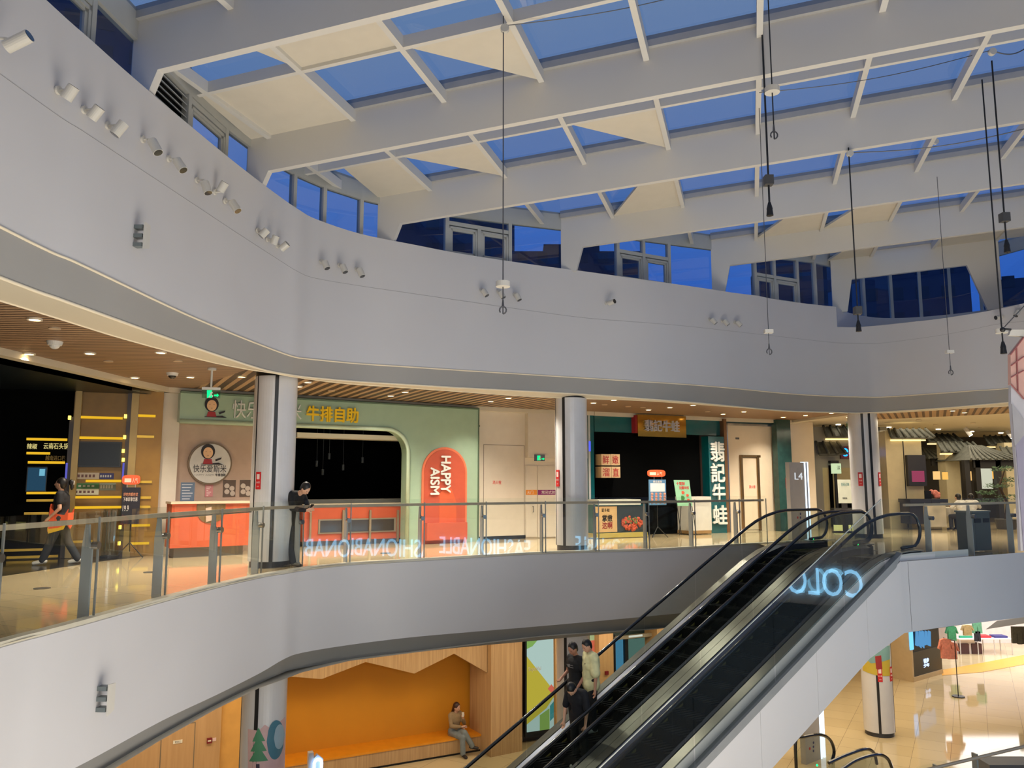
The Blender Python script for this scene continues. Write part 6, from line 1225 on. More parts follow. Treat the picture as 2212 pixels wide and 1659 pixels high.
# wall left of the column
a_l = LB.px(476, 1600)[0]; mb = MB(); pbox(mb, LB, -6, a_l, F3, -1.9, -.1, 0); mb.build('wall_left.002', M_wood2, kind='structure'); mb = MB(); pbox(mb, LB, a_l, a4, F3, -1.9, -.2, -.1); mb.build('wall_left.003', mat('amber_light_wall', (214, 162, 84), .6), kind='structure')
d = thing('door_2', LB.at(395, 1659), kind='structure'); a0, a1 = LB.px(347, 1600)[0], LB.px(421, 1600)[0]; zt_ = LB.px(420, 1560)[1]
mb = MB(); pbox(mb, LB, a0, a1, F3, zt_, 0, .005); mb.build('gap', mat('gap_dark', (120, 108, 92), .6), d); mb = MB(); pbox(mb, LB, a0 + .02, a1 - .02, F3, zt_ - .02, .005, .01); mb.build('door_leaf', M_wood2, d)
mb = MB(); prect(mb, LB, 374, 1599, 394, 1606, .01, .02); o = simple('door_plate', mb, mat('plate_white', (230, 224, 206), .5), 'small white plate on the tan flush door, lower left', 'plate'); mb = MB(); textpx(mb, LB, '安全出口', 378, 1600, 390, 1605, .02, .022); mb.build('lettering', mat('plate_grey', (80, 78, 76), .5), o)
r = thing('fire_alarm', LB.at(453, 1607, .02), 'small dark red fire alarm box on the tan wall, lower left', 'alarm'); part_rect(r, 'housing', LB, 447, 1595, 458, 1606, mat('alarm_red', (120, 20, 24), .4), 0, .05); part_rect(r, 'window', LB, 449, 1599, 456, 1602, mat('plate_white', (230, 224, 206), .5), .05, .055)
mb = MB(); prect(mb, LB, 459, 1594, 467, 1601, 0, .01); simple('alarm_label', mb, mat('label_pink', (226, 196, 190), .5), 'small pale label right of the red alarm box', 'label')
# columns below
for k_, (c, r_) in enumerate(colpos):
    lb = ['white column below the left one, with tree decal', 'white column below the middle one, behind the escalator riders', 'white column below the right one, under the landing'][k_]
    root, dd_, side = column(c, r_, [(534, 574), (1219, 1274), (1872, 1908)][k_], lb, F3, -1.92)
    if k_ == 2:
        for x, l2 in ((1877, 'red fire notice on the lower right column, left face'), (1915, 'red fire notice on the lower right column, right face')): on_col(c, r_, dd_, side, x, F3 + 1.55, l2, .13, .4)
def decal(c, r_, x0, y0, x1, y1, poly, nm, m, root):  # thin sheet bent around a column
    mb = MB(); d = Vector((c.x, c.y, 0)).normalized(); side = Vector((d.y, -d.x, 0))
    def on(u, v, e):
        x = x0 + (x1 - x0) * u; y = y0 + (y1 - y0) * v; q = aty(x, y, c.y - r_ * .9); off = (Vector((q.x, q.y, 0)) - Vector((c.x, c.y, 0))).dot(side); off = max(-r_ * .985, min(r_ * .985, off)); n = side * (off / r_) - d * math.sqrt(max(0, 1 - (off / r_) ** 2)); return Z(Vector((c.x, c.y, 0)) + n * (r_ + .004 + e), q.z)
    def rng(u):
        vs2 = []
        for (a, b), (a2, b2) in zip(poly, poly[1:] + poly[:1]):
            if min(a, a2) - 1e-9 <= u <= max(a, a2) + 1e-9: vs2 += [b + (b2 - b) * ((u - a) / (a2 - a))] if abs(a2 - a) > 1e-6 else [b, b2]
        return min(vs2), max(vs2)
    ua, ub = min(p[0] for p in poly), max(p[0] for p in poly); N = max(4, int((ub - ua) * 24))
    for k_ in range(N):
        u0, u1 = ua + (ub - ua) * k_ / N, ua + (ub - ua) * (k_ + 1) / N; (t0, w0_), (t1, w1_) = rng(u0 + 1e-5), rng(u1 - 1e-5)
        mb.hexa([on(u0, w0_, 0), on(u1, w1_, 0), on(u1, w1_, .004), on(u0, w0_, .004), on(u0, t0, 0), on(u1, t1, 0), on(u1, t1, .004), on(u0, t0, .004)])
    return mb.build(nm, m, root)
c, r_ = colpos[0]; cc = [o for o in C.objects if o.name.startswith('column') and o.get('label', '').endswith('tree decal')][0]
def circ(cx, cy, rx, ry, n=18): return [(cx + rx * math.cos(2 * math.pi * k_ / n), cy + ry * math.sin(2 * math.pi * k_ / n)) for k_ in range(n)]
decal(c, r_, 536, 1560, 616, 1700, [(0, .1), (.3, .12), (.45, .03), (.6, .1), (1, .0), (1, 1), (0, 1)], 'pink_ground', mat('decal_pink', (206, 172, 172), .5), cc)
for pts2 in ([(.28, .03), (.46, .26), (.12, .26)], [(.28, .16), (.5, .42), (.07, .42)], [(.28, .32), (.54, .58), (.03, .58)]): decal(c, r_ + .006, 536, 1565, 616, 1700, pts2, 'tree_decal', mat('decal_green', (72, 136, 100), .5), cc)
decal(c, r_ + .006, 536, 1565, 616, 1700, [(.22, .62), (.31, .62), (.31, .9), (.22, .9)], 'trunk_decal', mat('decal_trunk', (52, 44, 66), .5), cc)
decal(c, r_ + .006, 536, 1545, 616, 1659, circ(.74, .5, .24, .38), 'blue_shape', mat('decal_blue', (70, 120, 140), .5), cc); decal(c, r_ + .012, 536, 1545, 616, 1659, circ(.84, .46, .15, .24), 'pale_shape', mat('decal_pale', (150, 176, 190), .5), cc)
c, r_ = colpos[2]; cc = [o for o in C.objects if o.name.startswith('column') and 'under the landing' in o.get('label', '')][0]
decal(c, r_ + .004, 1864, 1395, 1922, 1460, [(0, .0), (1, 0), (1, 1), (.5, .98), (0, .9)], 'yellow_wrap', mat('wrap_yellow', (190, 168, 60), .5), cc); decal(c, r_ + .008, 1864, 1395, 1922, 1460, [(0, 0), (1, 0), (1, .45), (.3, .6), (0, .4)], 'blue_wrap', mat('wrap_blue', (120, 160, 160), .5), cc); decal(c, r_ + .012, 1864, 1395, 1922, 1460, [(.45, .35), (.7, .3), (.72, .75), (.5, .8)], 'red_patch', mat('wrap_red', (150, 44, 44), .5), cc)
# lit shop panel beside the pier
PN = Pl((.35, 23.0), (6, 25.7)); r = thing('lightbox', PN.at(1168, 1590), 'tall lit panel of blue yellow and green shapes right of the oak pier', 'lightbox')
mb = MB(); prect(mb, PN, 1128, 1370, 1200, 1600, -.3, -.2); mb.build('wall_back.013', mat('dark_bronze', (52, 38, 28), .4), kind='structure')
part_rect(r, 'frame', PN, 1134, 1372, 1202, 1588, M_black, -.05, 0)
def colq(nm, pl, pts_, c, e, d0): mb = MB(); pprism(mb, pl, [pl.px(x, y, d0) for x, y in pts_], d0, d0 + .004); mb.build(nm, emis('lit_%d_%d_%d' % c, c, e), r)
colq('pale_blue_field', PN, [(1138, 1382), (1200, 1374), (1200, 1573), (1138, 1582)], (186, 214, 206), .8, .002); colq('green_corner', PN, [(1138, 1380), (1166, 1377), (1150, 1396), (1138, 1402)], (140, 186, 96), .75, .008)
colq('yellow_diamond', PN, [(1138, 1418), (1190, 1484), (1200, 1500), (1180, 1530), (1138, 1565)], (200, 186, 66), .75, .008); colq('green_block', PN, [(1166, 1545), (1187, 1530), (1187, 1575), (1166, 1578)], (140, 176, 90), .75, .014); colq('teal_block', PN, [(1188, 1525), (1200, 1510), (1200, 1545), (1188, 1558)], (70, 150, 150), .75, .014); colq('coral_square', PN, [(1191, 1478), (1199, 1488), (1192, 1498), (1183, 1488)], (220, 110, 90), .75, .014)
mb = MB(); textmb(mb, PN, 'Shuyoulehui', *[PN.px(1141, 1430)[0], PN.px(1168, 1430)[0]], PN.px(1150, 1452)[1], PN.px(1150, 1440)[1], .013, .016); mb.build('white_script', mat('white_letters', (226, 220, 210), .5), r)
wallz_ = lambda pl, x0, x1, y0, y1, nm, m, d0=-.1, d1=0: (prect(MB(), pl, x0, y0, x1, y1, d0, d1).build(nm, m, kind='structure'))
PO = Pl((1.5, 22.6), (6, 24.9))
wallz_(PO, 1200, 1222, 1360, 1600, 'wall_back.014', M_wood2); wallz_(PO, 1295, 1326, 1340, 1600, 'wall_back.015', M_wood2, -.3, .3); wallz_(PO, 1421, 1640, 1300, 1600, 'wall_back.016', M_wood2, -.3, .3); wallz_(PO, 1222, 1440, 1300, 1660, 'wall_back.017', mat('dim_shop_wall', (96, 108, 104), .6), -1.4, -1.3)
r = thing('poster', PO.at(1283, 1430, .1), 'pale green and coral hanging poster right of the lower middle column', 'poster'); part_rect(r, 'green_top', PO, 1272, 1366, 1292, 1383, mat('poster_mint', (170, 206, 178), .5), .05, .07); part_rect(r, 'coral_field', PO, 1272, 1383, 1292, 1440, mat('poster_coral', (214, 120, 108), .5), .05, .07)
mb = MB(); prect(mb, PO, 1291.5, 1366, 1294, 1560, -.1, .2); mb.build('trim_12', M_black, kind='structure')
r = thing('fire_alarm', PO.at(1312, 1458, .32), 'small red alarm button on the oak wall behind the escalator', 'alarm'); part_rect(r, 'housing', PO, 1308, 1450, 1315, 1458, mat('alarm_red', (120, 20, 24), .4), .3, .34)
r = thing('shop_window', PO.at(1370, 1500), 'lit blue-green shop doorway in a pale frame behind the escalator', 'window')
part_rect(r, 'frame_head', PO, 1326, 1371, 1424, 1378, mat('pale_frame', (150, 138, 118), .4), -.05, .05); part_rect(r, 'frame_side', PO, 1326, 1371, 1331, 1600, M_black, -.05, .05); part_rect(r, 'frame_side', PO, 1416, 1371, 1421, 1600, mat('pale_frame', (150, 138, 118), .4), -.05, .05)
part_rect(r, 'blue_panel', PO, 1332, 1378, 1352, 1600, emis('lit_blue', (84, 152, 190), .8), -.4, -.38); part_rect(r, 'dark_mullion', PO, 1352, 1378, 1359, 1600, M_black, -.3, -.2); part_rect(r, 'green_panel', PO, 1359, 1378, 1416, 1600, emis('lit_green', (112, 152, 142), .6), -.6, -.58); part_rect(r, 'top_light', PO, 1359, 1372, 1388, 1376, emis('top_tube', (226, 224, 210), 1.2), .05, .07)
# totems below
def totem(pl, x0, x1, y0, y1, label, led, icons=True):
    r = thing('sign_totem', pl.at((x0 + x1) / 2, y1), label, 'sign'); part_rect(r, 'slab', pl, x0, y0, x1, y1, mat('totem_grey', (150, 146, 140), .35), -.15, 0)
    for a, b in led: part_rect(r, 'led_edge', pl, a, y0 - 2, b, y1, M_white_led, -.15, .01)
    return r
T3 = Pl((7.5, 21.3), (9, 22.5)); r = totem(T3, 1740, 1772, 1533, 1690, 'grey totem with white light edges beside the lower escalator heads', [(1773, 1776), (1780, 1783)])
for y, cl_ in ((1604, 't'), (1613, 'n'), (1622, 'w')): mb = MB(); p = T3.at(1757, y, 0); mb.cyl(p, p + T3.n * .01, .03, n=12); mb.build('direction_icon', mat('icon_70', (70, 70, 120), .5), r)
mb = MB(); p = T3.at(1749, 1617, 0); mb.cyl(p, p + T3.n * .01, .035, n=12); mb.build('map_pin', mat('icon_200', (200, 60, 60), .5), r)
T4 = Pl((-4.6, 16.9), (-3.5, 17.4)); totem(T4, 665, 676, 1627, 1760, 'top of a grey totem with a glowing rounded light, bottom left of the bench', [])
r = [o for o in C.objects if o.get('label', '').startswith('top of a grey totem')][0]; mb = MB(); a0, z1 = T4.px(678, 1640); a1, _ = T4.px(694, 1640); am = (a0 + a1) / 2; hw = (a1 - a0) / 2
mb.tube([T4.pt(a0, -6.2, .05)] + [T4.pt(am - hw * math.cos(t_), z1 - hw + hw * math.sin(t_), .05) for t_ in [math.pi * k_ / 10 for k_ in range(11)]] + [T4.pt(a1, -6.2, .05)], .03); mb.build('led_loop', emis('led_blue_white', (170, 205, 255), 6), r); mb = MB(); pprism(mb, T4, [(a0 - .04, -6.2), (a0 - .04, z1 - .02), (am, z1 + .08), (a1 + .04, z1 - .02), (a1 + .04, -6.2)], -.1, .0); mb.build('side_panel', mat('totem_side', (170, 180, 196), .3), r)
# right part under the landing
KP = Pl((14.68, 29.93), (16.42, 31.2)); M_bw = mat('beige_shop_wall', (196, 172, 134), .5)
KS = Pl((13.0, 32.3), (14.68, 29.93)); mb = MB(); pbox(mb, KS, 0, KS.L, F3, -1.9, -.1, 0); mb.build('wall_right.008', M_bw, kind='structure')
K0 = Pl((9, 32.5), (13.1, 32.3)); mb = MB(); pbox(mb, K0, 0, K0.L, F3, -1.9, -.1, 0); mb.build('wall_right.009', M_bw, kind='structure')
r = thing('display_case', KP.pt(KP.L / 2, F3), 'black shop-front pier with glowing blue shirts above a dark logo panel', 'display')
mb = MB(); pbox(mb, KP, 0, KP.L, F3 + .12, -1.9, -.6, -.02); mb.build('body', M_black, r); mb = MB(); pbox(mb, KP, -.02, KP.L + .02, F3, F3 + .16, -.6, .04); mb.build('plinth', M_bw, r); mb = MB(); pbox(mb, KP, -.05, -.005, F3, -1.9, -1.3, .02); mb.build('side_panel', M_bw, r)
part_rect(r, 'logo_panel', KP, 1971, 1402, 2035, 1462, mat('graphite_panel', (46, 44, 44), .3), -.02, .0); part_rect(r, 'cyan_strip', KP, 1966, 1359, 1973, 1404, emis('cyan_strip', (110, 190, 255), 1.6), 0, .04)
M_bsh = emis('lit_blue_shirt', (96, 160, 214), .9)
for x in (1978, 1985, 1991, 1998, 2005): mb = MB(); pprism(mb, KP, [KP.px(x, 1362, .03), KP.px(x + 4, 1364, .03), KP.px(x + 4.5, 1392 + (x % 3) * 4, .03), KP.px(x - 1, 1394, .03)], .02, .06); mb.build('blue_shirt', M_bsh, r)
part_text(r, 'white_logo', KP, '特步', 1996, 1422, 2007, 1432, emis('logo_white', (200, 220, 255), 1.6), .0, .02, .02); part_text(r, 'white_logo', KP, '少年', 1996, 1433, 2008, 1441, emis('logo_white', (200, 220, 255), 1.6), .0, .02, .02)
# bright clothes shop
KB = Pl((16.42, 37), (40, 37)); mb = MB(); pbox(mb, KB, -3, 24, F3, -1.9, -.1, 0); mb.build('wall_right.010', mat('bright_white_wall', (236, 226, 226), .5), kind='structure')
area('clothes_shop_light', (22, 33, -2.0), (0, 0, 0), 10, 560, (.98, .96, 1), 5)
for k_ in range(5):
    mb = MB(); x = 17.5 + k_ * 2.2; mb.box(x, x + 1.5, 31.4, 31.5, -1.95, -1.9); simple('shop_tube_light', mb, emis('tube_white', (255, 246, 230), 8), 'white ceiling tube light in the bright clothes shop', 'light', 'tube lights in the clothes shop')
mb = MB(); a = [atz(2035, 1447, F3 + .008), atz(2120, 1432, F3 + .008), atz(2230, 1411, F3 + .008), atz(2230, 1432, F3 + .008), atz(2120, 1452, F3 + .008), atz(2035, 1459, F3 + .008)]; mb.quad(*a); mb.build('floor.004', mat('amber_floor_band', (236, 176, 60), .3), kind='structure')
def box_at(nm, px_, py_, w_, d_, h_, m, label, cat, group=None, z0=F3, root=None):
    p = atz(px_, py_, z0); mb = MB(); mb.box(p.x - w_ / 2, p.x + w_ / 2, p.y, p.y + d_, z0, z0 + h_)
    return mb.build(nm, m, root) if root else simple(nm, mb, m, label, cat, group)
box_at('display_block', 2080, 1412, 1.1, .8, 1.4, mat('bright_white_wall', (236, 226, 226), .5), 'white display block in the bright clothes shop', 'display stand')
r = thing('display_table', atz(2130, 1415, F3), 'low white table of folded clothes in the bright shop', 'table'); p = atz(2130, 1415, F3)
mb = MB(); mb.box(p.x - 1.1, p.x + 1.2, p.y, p.y + .9, F3 + .62, F3 + .66); mb.build('tabletop', mat('bright_white_wall', (236, 226, 226), .5), r)
for dx in (-1.05, -.3, .4, 1.15):
    for dy in (.03, .86): mb = MB(); mb.cyl((p.x + dx, p.y + dy, F3), (p.x + dx, p.y + dy, F3 + .62), .02); mb.build('leg', mat('leg_white', (214, 210, 210), .4), r)
for dx, c_, l2 in ((-.7, (60, 170, 130), 'green'), (.1, (206, 60, 66), 'red'), (.8, (70, 70, 130), 'navy')):
    mb = MB(); mb.box(p.x + dx - .25, p.x + dx + .3, p.y + .2, p.y + .6, F3 + .66, F3 + .74); simple('folded_clothes', mb, mat('cloth_%s' % l2, c_, .8), l2 + ' folded clothes on the low white table', 'clothes', 'folded clothes on the white table')
for i, (x, y) in enumerate(((1690, 0),)): pass
for dx, l2 in ((-1.0, 'left'), (-.45, 'right')): mb = MB(); mb.box(p.x + dx, p.x + dx + .42, p.y + .2, p.y + .6, F3, F3 + .42); simple('storage_box', mb, mat('box_brown', (84, 56, 56), .7), 'dark storage box under the white table, ' + l2, 'box', 'boxes under the white table')
def garment(x, ytop, ybot, z_y, w_, c_, label, group):
    q = aty(x, ytop, z_y); q2 = aty(x, ybot, z_y); mb = MB(); h_ = q.z - q2.z; X = lambda a: q.x + a * w_; ZZ = lambda b: q.z - b * h_
    o_ = [(-.12, 0), (.12, 0), (.34, .06), (.52, .5), (.44, .54), (.30, .24), (.32, 1), (-.32, 1), (-.30, .24), (-.44, .54), (-.52, .5), (-.34, .06)] if w_ > .35 and 'jeans' not in label and 'trousers' not in label else [(-.3, 0), (.3, 0), (.34, 1), (.06, 1), (0, .3), (-.06, 1), (-.34, 1)]
    mb.prism([Vector((X(a), z_y, ZZ(b))) for a, b in o_], (0, .1, 0)); simple('garment', mb, mat('garment_%d_%d' % c_[:2], c_, .85, noise=.15, scale=14), label, 'clothes', group)
garment(2043, 1380, 1423, 27.5, .5, (222, 140, 122), 'coral coat hanging at the shop entrance, left one', 'coral coats at the shop entrance'); garment(2056, 1388, 1424, 27.9, .5, (226, 148, 130), 'coral coat hanging at the shop entrance, right one', 'coral coats at the shop entrance')
r = thing('garment_rail', aty(2050, 1460, 27.6), 'thin black rail holding the coral coats', 'rack'); a, b = aty(2038, 1378, 27.6), aty(2062, 1384, 27.9); mb = MB(); mb.cyl(a, b, .015); mb.build('bar', M_black, r); mb = MB(); mb.cyl(b, Z(b, F3), .015); mb.cyl(Z(b, F3 + .0), Z(b, F3 + .03), .2, n=16); mb.build('stand', M_black, r)
garment(2056, 1352, 1384, 33, .5, (70, 160, 120), 'green and white sweater on the left shop wall', 'clothes on display in the bright shop'); garment(2111, 1344, 1368, 33, .55, (110, 180, 150), 'green striped sweater above dark jeans in the bright shop', 'clothes on display in the bright shop'); garment(2112, 1364, 1386, 33, .34, (50, 52, 66), 'dark jeans under the striped sweater in the bright shop', 'clothes on display in the bright shop'); garment(2090, 1350, 1373, 32.5, .5, (196, 176, 130), 'cream printed top beside the striped sweater', 'clothes on display in the bright shop')
garment(2196, 1354, 1390, 29, .5, (90, 88, 76), 'dark olive trousers hanging at the right edge, left pair', 'trousers at the right edge'); garment(2208, 1354, 1392, 29.2, .5, (96, 92, 80), 'dark olive trousers hanging at the right edge, right pair', 'trousers at the right edge')
# heads of the next escalators down
M_ = M_rub
def loop(pts_, z_y, label):
    r = thing('escalator', aty(pts_[0][0], pts_[0][1], z_y), label, 'escalator', 'escalator heads at the bottom edge'); mb = MB(); q = catmull([aty(x, y, z_y + dy) for x, y, dy in [(a + (0,))[:3] for a in pts_]], 5); mb.tube(q, .04, 8); mb.build('handrail', M_rub, r)
    mb = MB(); lo2 = [Vector((p.x, p.y, F3 + .05)) for p in q]; 
    for i in range(len(q) - 1): mb.quad(lo2[i], lo2[i + 1], q[i + 1], q[i])
    mb.build('glass_panel', G_esc, r); return r
loop([(1720, 1659, 0), (1719, 1600, 0), (1735, 1592, .2), (1770, 1587, .5), (1792, 1597, .8), (1802, 1622, .9), (1796, 1650, .8)], 20.0, 'left handrail loop of the next escalator down')
loop([(1790, 1648, 0), (1830, 1630, .3), (1870, 1618, .6), (1888, 1627, .8), (1894, 1650, .9)], 19.6, 'middle handrail loop of the next escalator down'); loop([(1810, 1668, 0), (1850, 1642, .3), (1895, 1630, .6), (1918, 1640, .8), (1930, 1668, .9)], 19.2, 'right handrail loop of the next escalator down')
q = aty(1765, 1653, 19.8); mb = MB(); mb.ell(q, .025, .025, .025, 8, 6); simple('indicator_light', mb, emis('green_dot', (20, 230, 110), 4), 'green indicator light at the lower escalator head', 'light')
BR = Pl((9.6, 17.2), (15, 18.6)); r = thing('glass_railing', BR.pt(2, F3), 'glass railing along the lower storey edge, bottom right corner', 'railing')
a0, z0 = BR.px(1980, 1668); a1, z1 = BR.px(2240, 1606); zt_ = F3 + 1.12
mb = MB(); mb.tube([BR.pt(a0, z0, 0), BR.pt(a1, z1, 0)], .035); mb.build('handrail', M_hand, r); mb = MB(); mb.quad(BR.pt(a0, z0 - 1, 0), BR.pt(a1, z1 - 1, 0), BR.pt(a1, z1 + .1, 0), BR.pt(a0, z0 + .1, 0)); mb.build('glass_pane', G_rail, r)
for x in (2027, 2113): a = BR.px(x, 1640)[0]; mb = MB(); pbox(mb, BR, a - .02, a + .02, F3, BR.px(x, 1655 if x < 2100 else 1630)[1], -.15, -.02); mb.build('post', M_post, r)
r = box_at('shop_cabinet', 2195, 1700, 1.2, .6, .5, mat('cabinet_grey', (84, 84, 84), .5), 'grey cabinet behind the bottom right railing', 'cabinet')
# lamps of the lower ceiling
for i, (x, y, p_, sx_, sy_) in enumerate(((-2.5, 19.6, 55, 7, .6), (3.5, 22.0, 60, 5, .6), (-7.5, 17.2, 60, 4, .6), (9, 24.5, 80, 6, 3), (13.5, 27.5, 70, 5, 3), (10, 21.5, 50, 4, 1.5))):
    area('lower_ceiling_light', (x, y, -1.95), (0, 0, math.radians(27)), sx_, p_ * 1.6, (1, .82, .58), sy_)
# ================================================================ spotlights on the upper wall
def wallhit(px_, py_):
    r = ray(px_, py_); best = None
    P2 = plan_all
    for a, b in zip(P2, P2[1:]):
        if a.y < 3 and b.y < 3: continue
        d = b - a; den = r.x * d.y - r.y * d.x
        if abs(den) < 1e-9: continue
        t = (a.x * d.y - a.y * d.x) / den; u = (a.x * r.y - a.y * r.x) / den
        if t > 0 and -.01 <= u <= 1.01 and (best is None or t < best[0]): n = Vector((d.y, -d.x, 0)).normalized(); best = (t, n)
    t, n = best; p = r * t; return Vector((p.x, p.y, p.z + EYE)), n
M_can = mat('spotlight_white', (206, 202, 192), .35, noise=.02); M_lens = mat('spot_dark_lens', (18, 20, 24), .1, coat=.5)
SPOTS = [((-20, 98), (14, 102), (64, 77), 'largest, at the left edge of the picture'), ((124, 195), (142, 214), (160, 187), 'first tilted up from the left'), ((180, 237), (197, 256), (216, 232), 'second tilted up from the left'), ((231, 271), (268, 266), (247, 291), 'third from the left, lens turned back to the wall'), ((307, 301), (328, 304), (342, 330), 'left of the pair tilted down'), ((363, 343), (382, 346), (396, 368), 'right of the pair tilted down'), ((424, 389), (442, 394), (450, 417), 'left of the crowded three'), ((463, 415), (475, 413), (486, 395), 'middle of the crowded three, pointing up'), ((485, 434), (501, 436), (514, 456), 'right of the crowded three'), ((556, 498), (577, 497), (564, 510), 'left of three on the curve, lens turned back'), ((577, 517), (590, 528), (596, 512), 'middle of three on the curve, pointing up'), ((599, 531), (607, 538), (618, 529), 'right of three on the curve, pointing up'), ((694, 565), (701, 565), (707, 580), 'left of three right of the curve'), ((733, 573), (740, 573), (746, 588), 'middle of three right of the curve'), ((770, 582), (776, 581), (783, 597), 'right of three right of the curve'), ((1040, 627), (1044, 627), (1050, 636), 'left of three behind the hanging device'), ((1077, 630), (1081, 631), (1087, 642), 'middle of three behind the hanging device'), ((1112, 636), (1116, 636), (1121, 646), 'right of three behind the hanging device'), ((1310, 655), (1316, 655), (1325, 653), 'single one facing the camera below the fourth window'), ((1533, 690), (1538, 689), (1544, 696), 'left of three at the right of the wall'), ((1560, 693), (1565, 692), (1571, 699), 'middle of three at the right of the wall'), ((1587, 696), (1592, 695), (1599, 702), 'right of three at the right of the wall'), ((2165, 684), (2162, 684), (2153, 686), 'left one near the far right cables'), ((2203, 670), (2199, 672), (2194, 682), 'right one near the far right cables')]
for bp, c0, c1, lb in SPOTS:
    if bp[0] < 0: w0, n = wallhit(2, 98); w0 = w0 + Vector((0, -.12, 0))
    else: w0, n = wallhit(*bp)
    yv = lambda q, off: None
    b = w0 + n * .02; r = thing('wall_spotlight', b, 'white cylinder wall spotlight, ' + lb, 'spotlight', 'white spotlights along the upper wall')
    off = .17; o_ = w0 + n * off; rr_ = ray(*c0); p0 = rr_ * (o_.y / rr_.y) + Vector((0, 0, EYE)); rr_ = ray(*c1); p1 = rr_ * ((o_.y - .02) / rr_.y) + Vector((0, 0, EYE))
    if (p1 - p0).length > .3: p1 = p0 + (p1 - p0).normalized() * .3
    ax_ = (p1 - p0).normalized(); rad = .064
    if (p1 - p0).length < .16: p1 = p0 + (ax_ * .6 - Vector((0, 1, 0)) * .5).normalized() * .17 if 'facing' in lb else p0 + ax_ * .16; ax_ = (p1 - p0).normalized()
    mb = MB(); mb.cyl(w0, w0 + n * .03, .05, n=16); mb.build('mount_plate', M_can, r); mb = MB(); mb.tube([w0 + n * .02, w0 + n * off * .7, (p0 + p1) / 2], .014, 8); mb.build('arm', M_can, r)
    mb = MB(); mb.cyl(p0, p1, rad, n=20); cn = mb.build('can', M_can, r); mb = MB(); mb.cyl(p1 - ax_ * .01, p1 + ax_ * .004, rad * .88, n=20); mb.build('lens', M_lens, cn)
# finned fittings
for (x, y), lb in (((288, 506), 'finned grey fitting on the upper left wall, below the spotlights'), ((208, 1508), 'finned grey fitting on the lower left white band')):
    w0, n = wallhit(x, y); r = thing('finned_fitting', w0 + n * .02, lb, 'fitting', 'finned wall fittings'); t = Vector((-n.y, n.x, 0)); fm = mat('fitting_grey', (112, 120, 120), .4, .2)
    for k_ in range(3):
        z = w0.z + .11 - k_ * .12; mb = MB(); c = w0 + n * .06; mb.hexa([Z(c - t * .0 - n * .06, z - .03), Z(c + t * .0 + n * .06, z - .03), Z(c + n * .06 + t * .1, z - .03), Z(c - n * .06 + t * .1, z - .03), Z(c - n * .06, z + .02), Z(c + n * .06, z + .02), Z(c + n * .06 + t * .1, z + .02), Z(c - n * .06 + t * .1, z + .02)]); mb.build('fin', fm, r)
    mb = MB(); c = w0 + n * .14; mb.hexa([Z(c - t * .01, w0.z - .2), Z(c + t * .12, w0.z - .16), Z(c + t * .12 + n * .02, w0.z - .16), Z(c - t * .01 + n * .02, w0.z - .2), Z(c - t * .01, w0.z + .16), Z(c + t * .12, w0.z + .15), Z(c + t * .12 + n * .02, w0.z + .15), Z(c - t * .01 + n * .02, w0.z + .16)]); mb.build('cover', M_can, r)
# ================================================================ things hanging from the skylight
def zat(p, px_, py_):
    lo1, hi1 = -3.0, 12.0
    for _ in range(40):
        z = (lo1 + hi1) / 2; x, y = prj((p.x, p.y, z))
        if y > py_: lo1 = z
        else: hi1 = z
    return z
M_cable = mat('black_cable', (20, 20, 22), .5); M_wire = mat('grey_wire', (84, 84, 86), .4, .3)
def hang(px_, py_, y_, ytop, items, label, cable, rad, topz=8.3):
    p = aty(px_, py_, y_); r = thing('hanging_cable', Vector((p.x, p.y, zat(p, px_, items[-1][1]))), label, 'cable', 'cables hanging from the skylight'); zt_ = topz if ytop is None else zat(p, px_, ytop)
    ze = zat(p, px_, items[-1][1]); mb = MB(); mb.cyl(Vector((p.x, p.y, zt_)), Vector((p.x, p.y, ze)), rad, n=6); mb.build('cable', cable, r)
    for nm, yy in items:
        z = zat(p, px_, yy); c = Vector((p.x, p.y, z)); mb = MB()
        if nm == 'rose': mb.cyl(c - Vector((0, 0, .035)), c + Vector((0, 0, .035)), .095, n=24); mb.build('round_housing', M_can, r)
        elif nm == 'box': mb.box(c.x - .06, c.x + .06, c.y - .06, c.y + .06, z - .07, z + .07); mb.build('cable_box', mat('cable_box_grey', (70, 70, 70), .5), r)
        elif nm == 'plug': mb.cyl(c, c + Vector((0, 0, .1)), .05, .04, 12); mb.cyl(c + Vector((0, 0, .1)), c + Vector((0, 0, .2)), .045, .02, 12); mb.build('plug', M_cable, r)
        elif nm == 'hook': mb.tube([c + Vector((.045 * math.sin(t_), 0, .05 - .05 * math.cos(t_) + .0)) for t_ in [k_ * .6 for k_ in range(10)]], .01, 6); mb.cyl(c + Vector((0, 0, .1)), c + Vector((0, 0, .19)), .018, .01, 8); mb.build('hook', M_wire, r)
        elif nm == 'device': mb.box(c.x - .07, c.x + .07, c.y - .05, c.y + .05, z - .03, z + .03); mb.build('white_device', M_can, r)
        elif nm == 'pulley': mb.cyl(c + Vector((.02, -.03, 0)), c + Vector((.02, .03, 0)), .06, n=16); mb.build('pulley', M_can, r)
    return r
g0 = G(-3.0, 9.86, 0); hang(1087, 300, g0.y - .1, None, [('pulley', 62), ('rose', 614), ('hook', 678)], 'thin wire with white disc and hook before the middle wall spotlights', M_wire, .008, 8.05)
hang(1654, 250, 11.0, None, [('box', 390), ('plug', 466)], 'thick black cable with box and plug, upper right of centre', M_cable, .014)
hang(1666, 150, 9.6, None, [('rose', 195), ('hook', 300)], 'short cable with white round housing and hook at the top right of centre', M_cable, .008)
hang(1651, 500, 13.3, None, [('pulley', 196), ('device', 716), ('hook', 766)], 'long thin wire with pale device below the black plug', M_wire, .006)
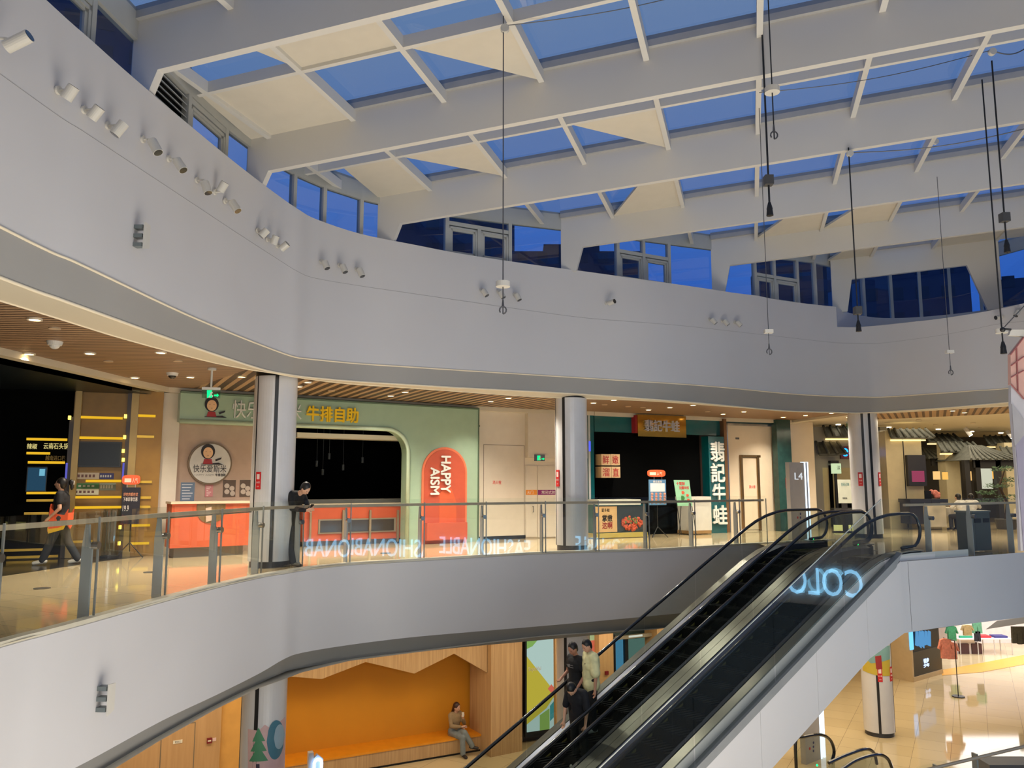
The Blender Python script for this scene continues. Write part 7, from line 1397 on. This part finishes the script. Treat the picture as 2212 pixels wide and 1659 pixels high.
g1 = G(1.95, 15.17, 0); hang(1843, 500, g1.y - .1, None, [('pulley', 332), ('box', 671), ('plug', 716)], 'black cable with box and plug before the fifth beam foot', M_cable, .012, 7.75)
hang(2036, 550, 15.5, None, [('pulley', 306), ('device', 760), ('hook', 810)], 'very thin wire with small device low at the right', M_wire, .006, 7.85)
hang(2156, 300, 12.0, None, [('pulley', 112), ('box', 470), ('plug', 545)], 'black cable with box and plug at the upper right', M_cable, .013, 8.4)
hang(2152, 560, 12.6, None, [('rose', 715), ('plug', 764)], 'black cable with round joint and plug by the banner bracket', M_cable, .012, 8.4)
def span(a, b, label, rad=.007):
    mb = MB(); n = 12; q = []
    for k_ in range(n + 1): t = k_ / n; p = a.lerp(b, t); p.z -= .12 * math.sin(math.pi * t); q.append(p)
    mb.tube(q, rad, 5); simple('span_wire', mb, M_wire, label, 'wire', 'wires strung between pulleys')
span(aty(1095, 55, 10.3), aty(1640, -60, 10.3), 'thin wire strung from the first pulley to the top right'); span(aty(1836, 330, 14.2), aty(2240, 272, 13.0), 'dark wire strung from the fifth cable to the right edge', .01); span(aty(1640, 200, 12.6), aty(2143, 108, 12.0), 'thin wire strung across the upper bay to the right'); span(aty(2145, 110, 12.0), aty(2230, 93, 12), 'dark wire running out at the upper right edge', .01)
# banner stand at the right edge
BN = Pl((5.2, 9.0), (8.2, 8.6)); r = thing('banner', BN.at(2205, 1195, 0), 'faceted white and pink stone-patterned banner at the right edge', 'banner')
def bpoly(nm, pts_, c_, d0, d1): mb = MB(); pprism(mb, BN, [BN.px(x, y, d1) for x, y in pts_], d0, d1); return mb.build(nm, mat('banner_%d_%d_%d' % c_, c_, .6, noise=.06, scale=6), r)
bpoly('white_edge', [(2184, 828), (2184, 872), (2196, 1010), (2198, 1050), (2205, 1190), (2330, 1190), (2330, 800)], (186, 184, 190), -.06, 0)
bpoly('pink_field', [(2183, 765), (2212, 728), (2330, 700), (2330, 840), (2212, 862), (2184, 830)], (206, 162, 150), -.06, .01); bpoly('lilac_facet', [(2190, 900), (2212, 935), (2330, 960), (2330, 1190), (2212, 1190)], (150, 146, 166), 0, .012); bpoly('grey_facet', [(2186, 872), (2212, 905), (2212, 940), (2192, 965)], (160, 158, 162), 0, .014)
mb = MB()
for a_, b_ in (((2183, 766), (2212, 728)), ((2184, 790), (2212, 770)), ((2184, 815), (2212, 800)), ((2196, 750), (2199, 845)), ((2184, 830), (2212, 862))):
    mb.cyl(BN.at(a_[0], a_[1], .02), BN.at(b_[0], b_[1], .02), .008, n=6)
mb.build('stone_pattern', mat('stone_lines', (150, 90, 88), .7), r)
r2 = thing('banner_bracket', BN.at(2185, 725, 0), 'white banner arm with dark pivot and guy wire at the right edge', 'bracket'); mb = MB(); mb.prism([BN.at(2184, 712, .0), BN.at(2240, 712, .0), BN.at(2240, 730, .0), BN.at(2180, 724, .0)], BN.n * -.05); mb.build('arm', M_can, r2); mb = MB(); mb.cyl(BN.at(2166, 710, 0), BN.at(2184, 712, 0), .012); mb.ell(BN.at(2166, 712, 0), .03, .03, .03, 12, 8); mb.build('pivot', M_cable, r2); mb = MB(); mb.cyl(BN.at(2170, 706, 0), BN.at(2215, 658, 0), .006, n=6); mb.build('guy_wire', M_wire, r2)
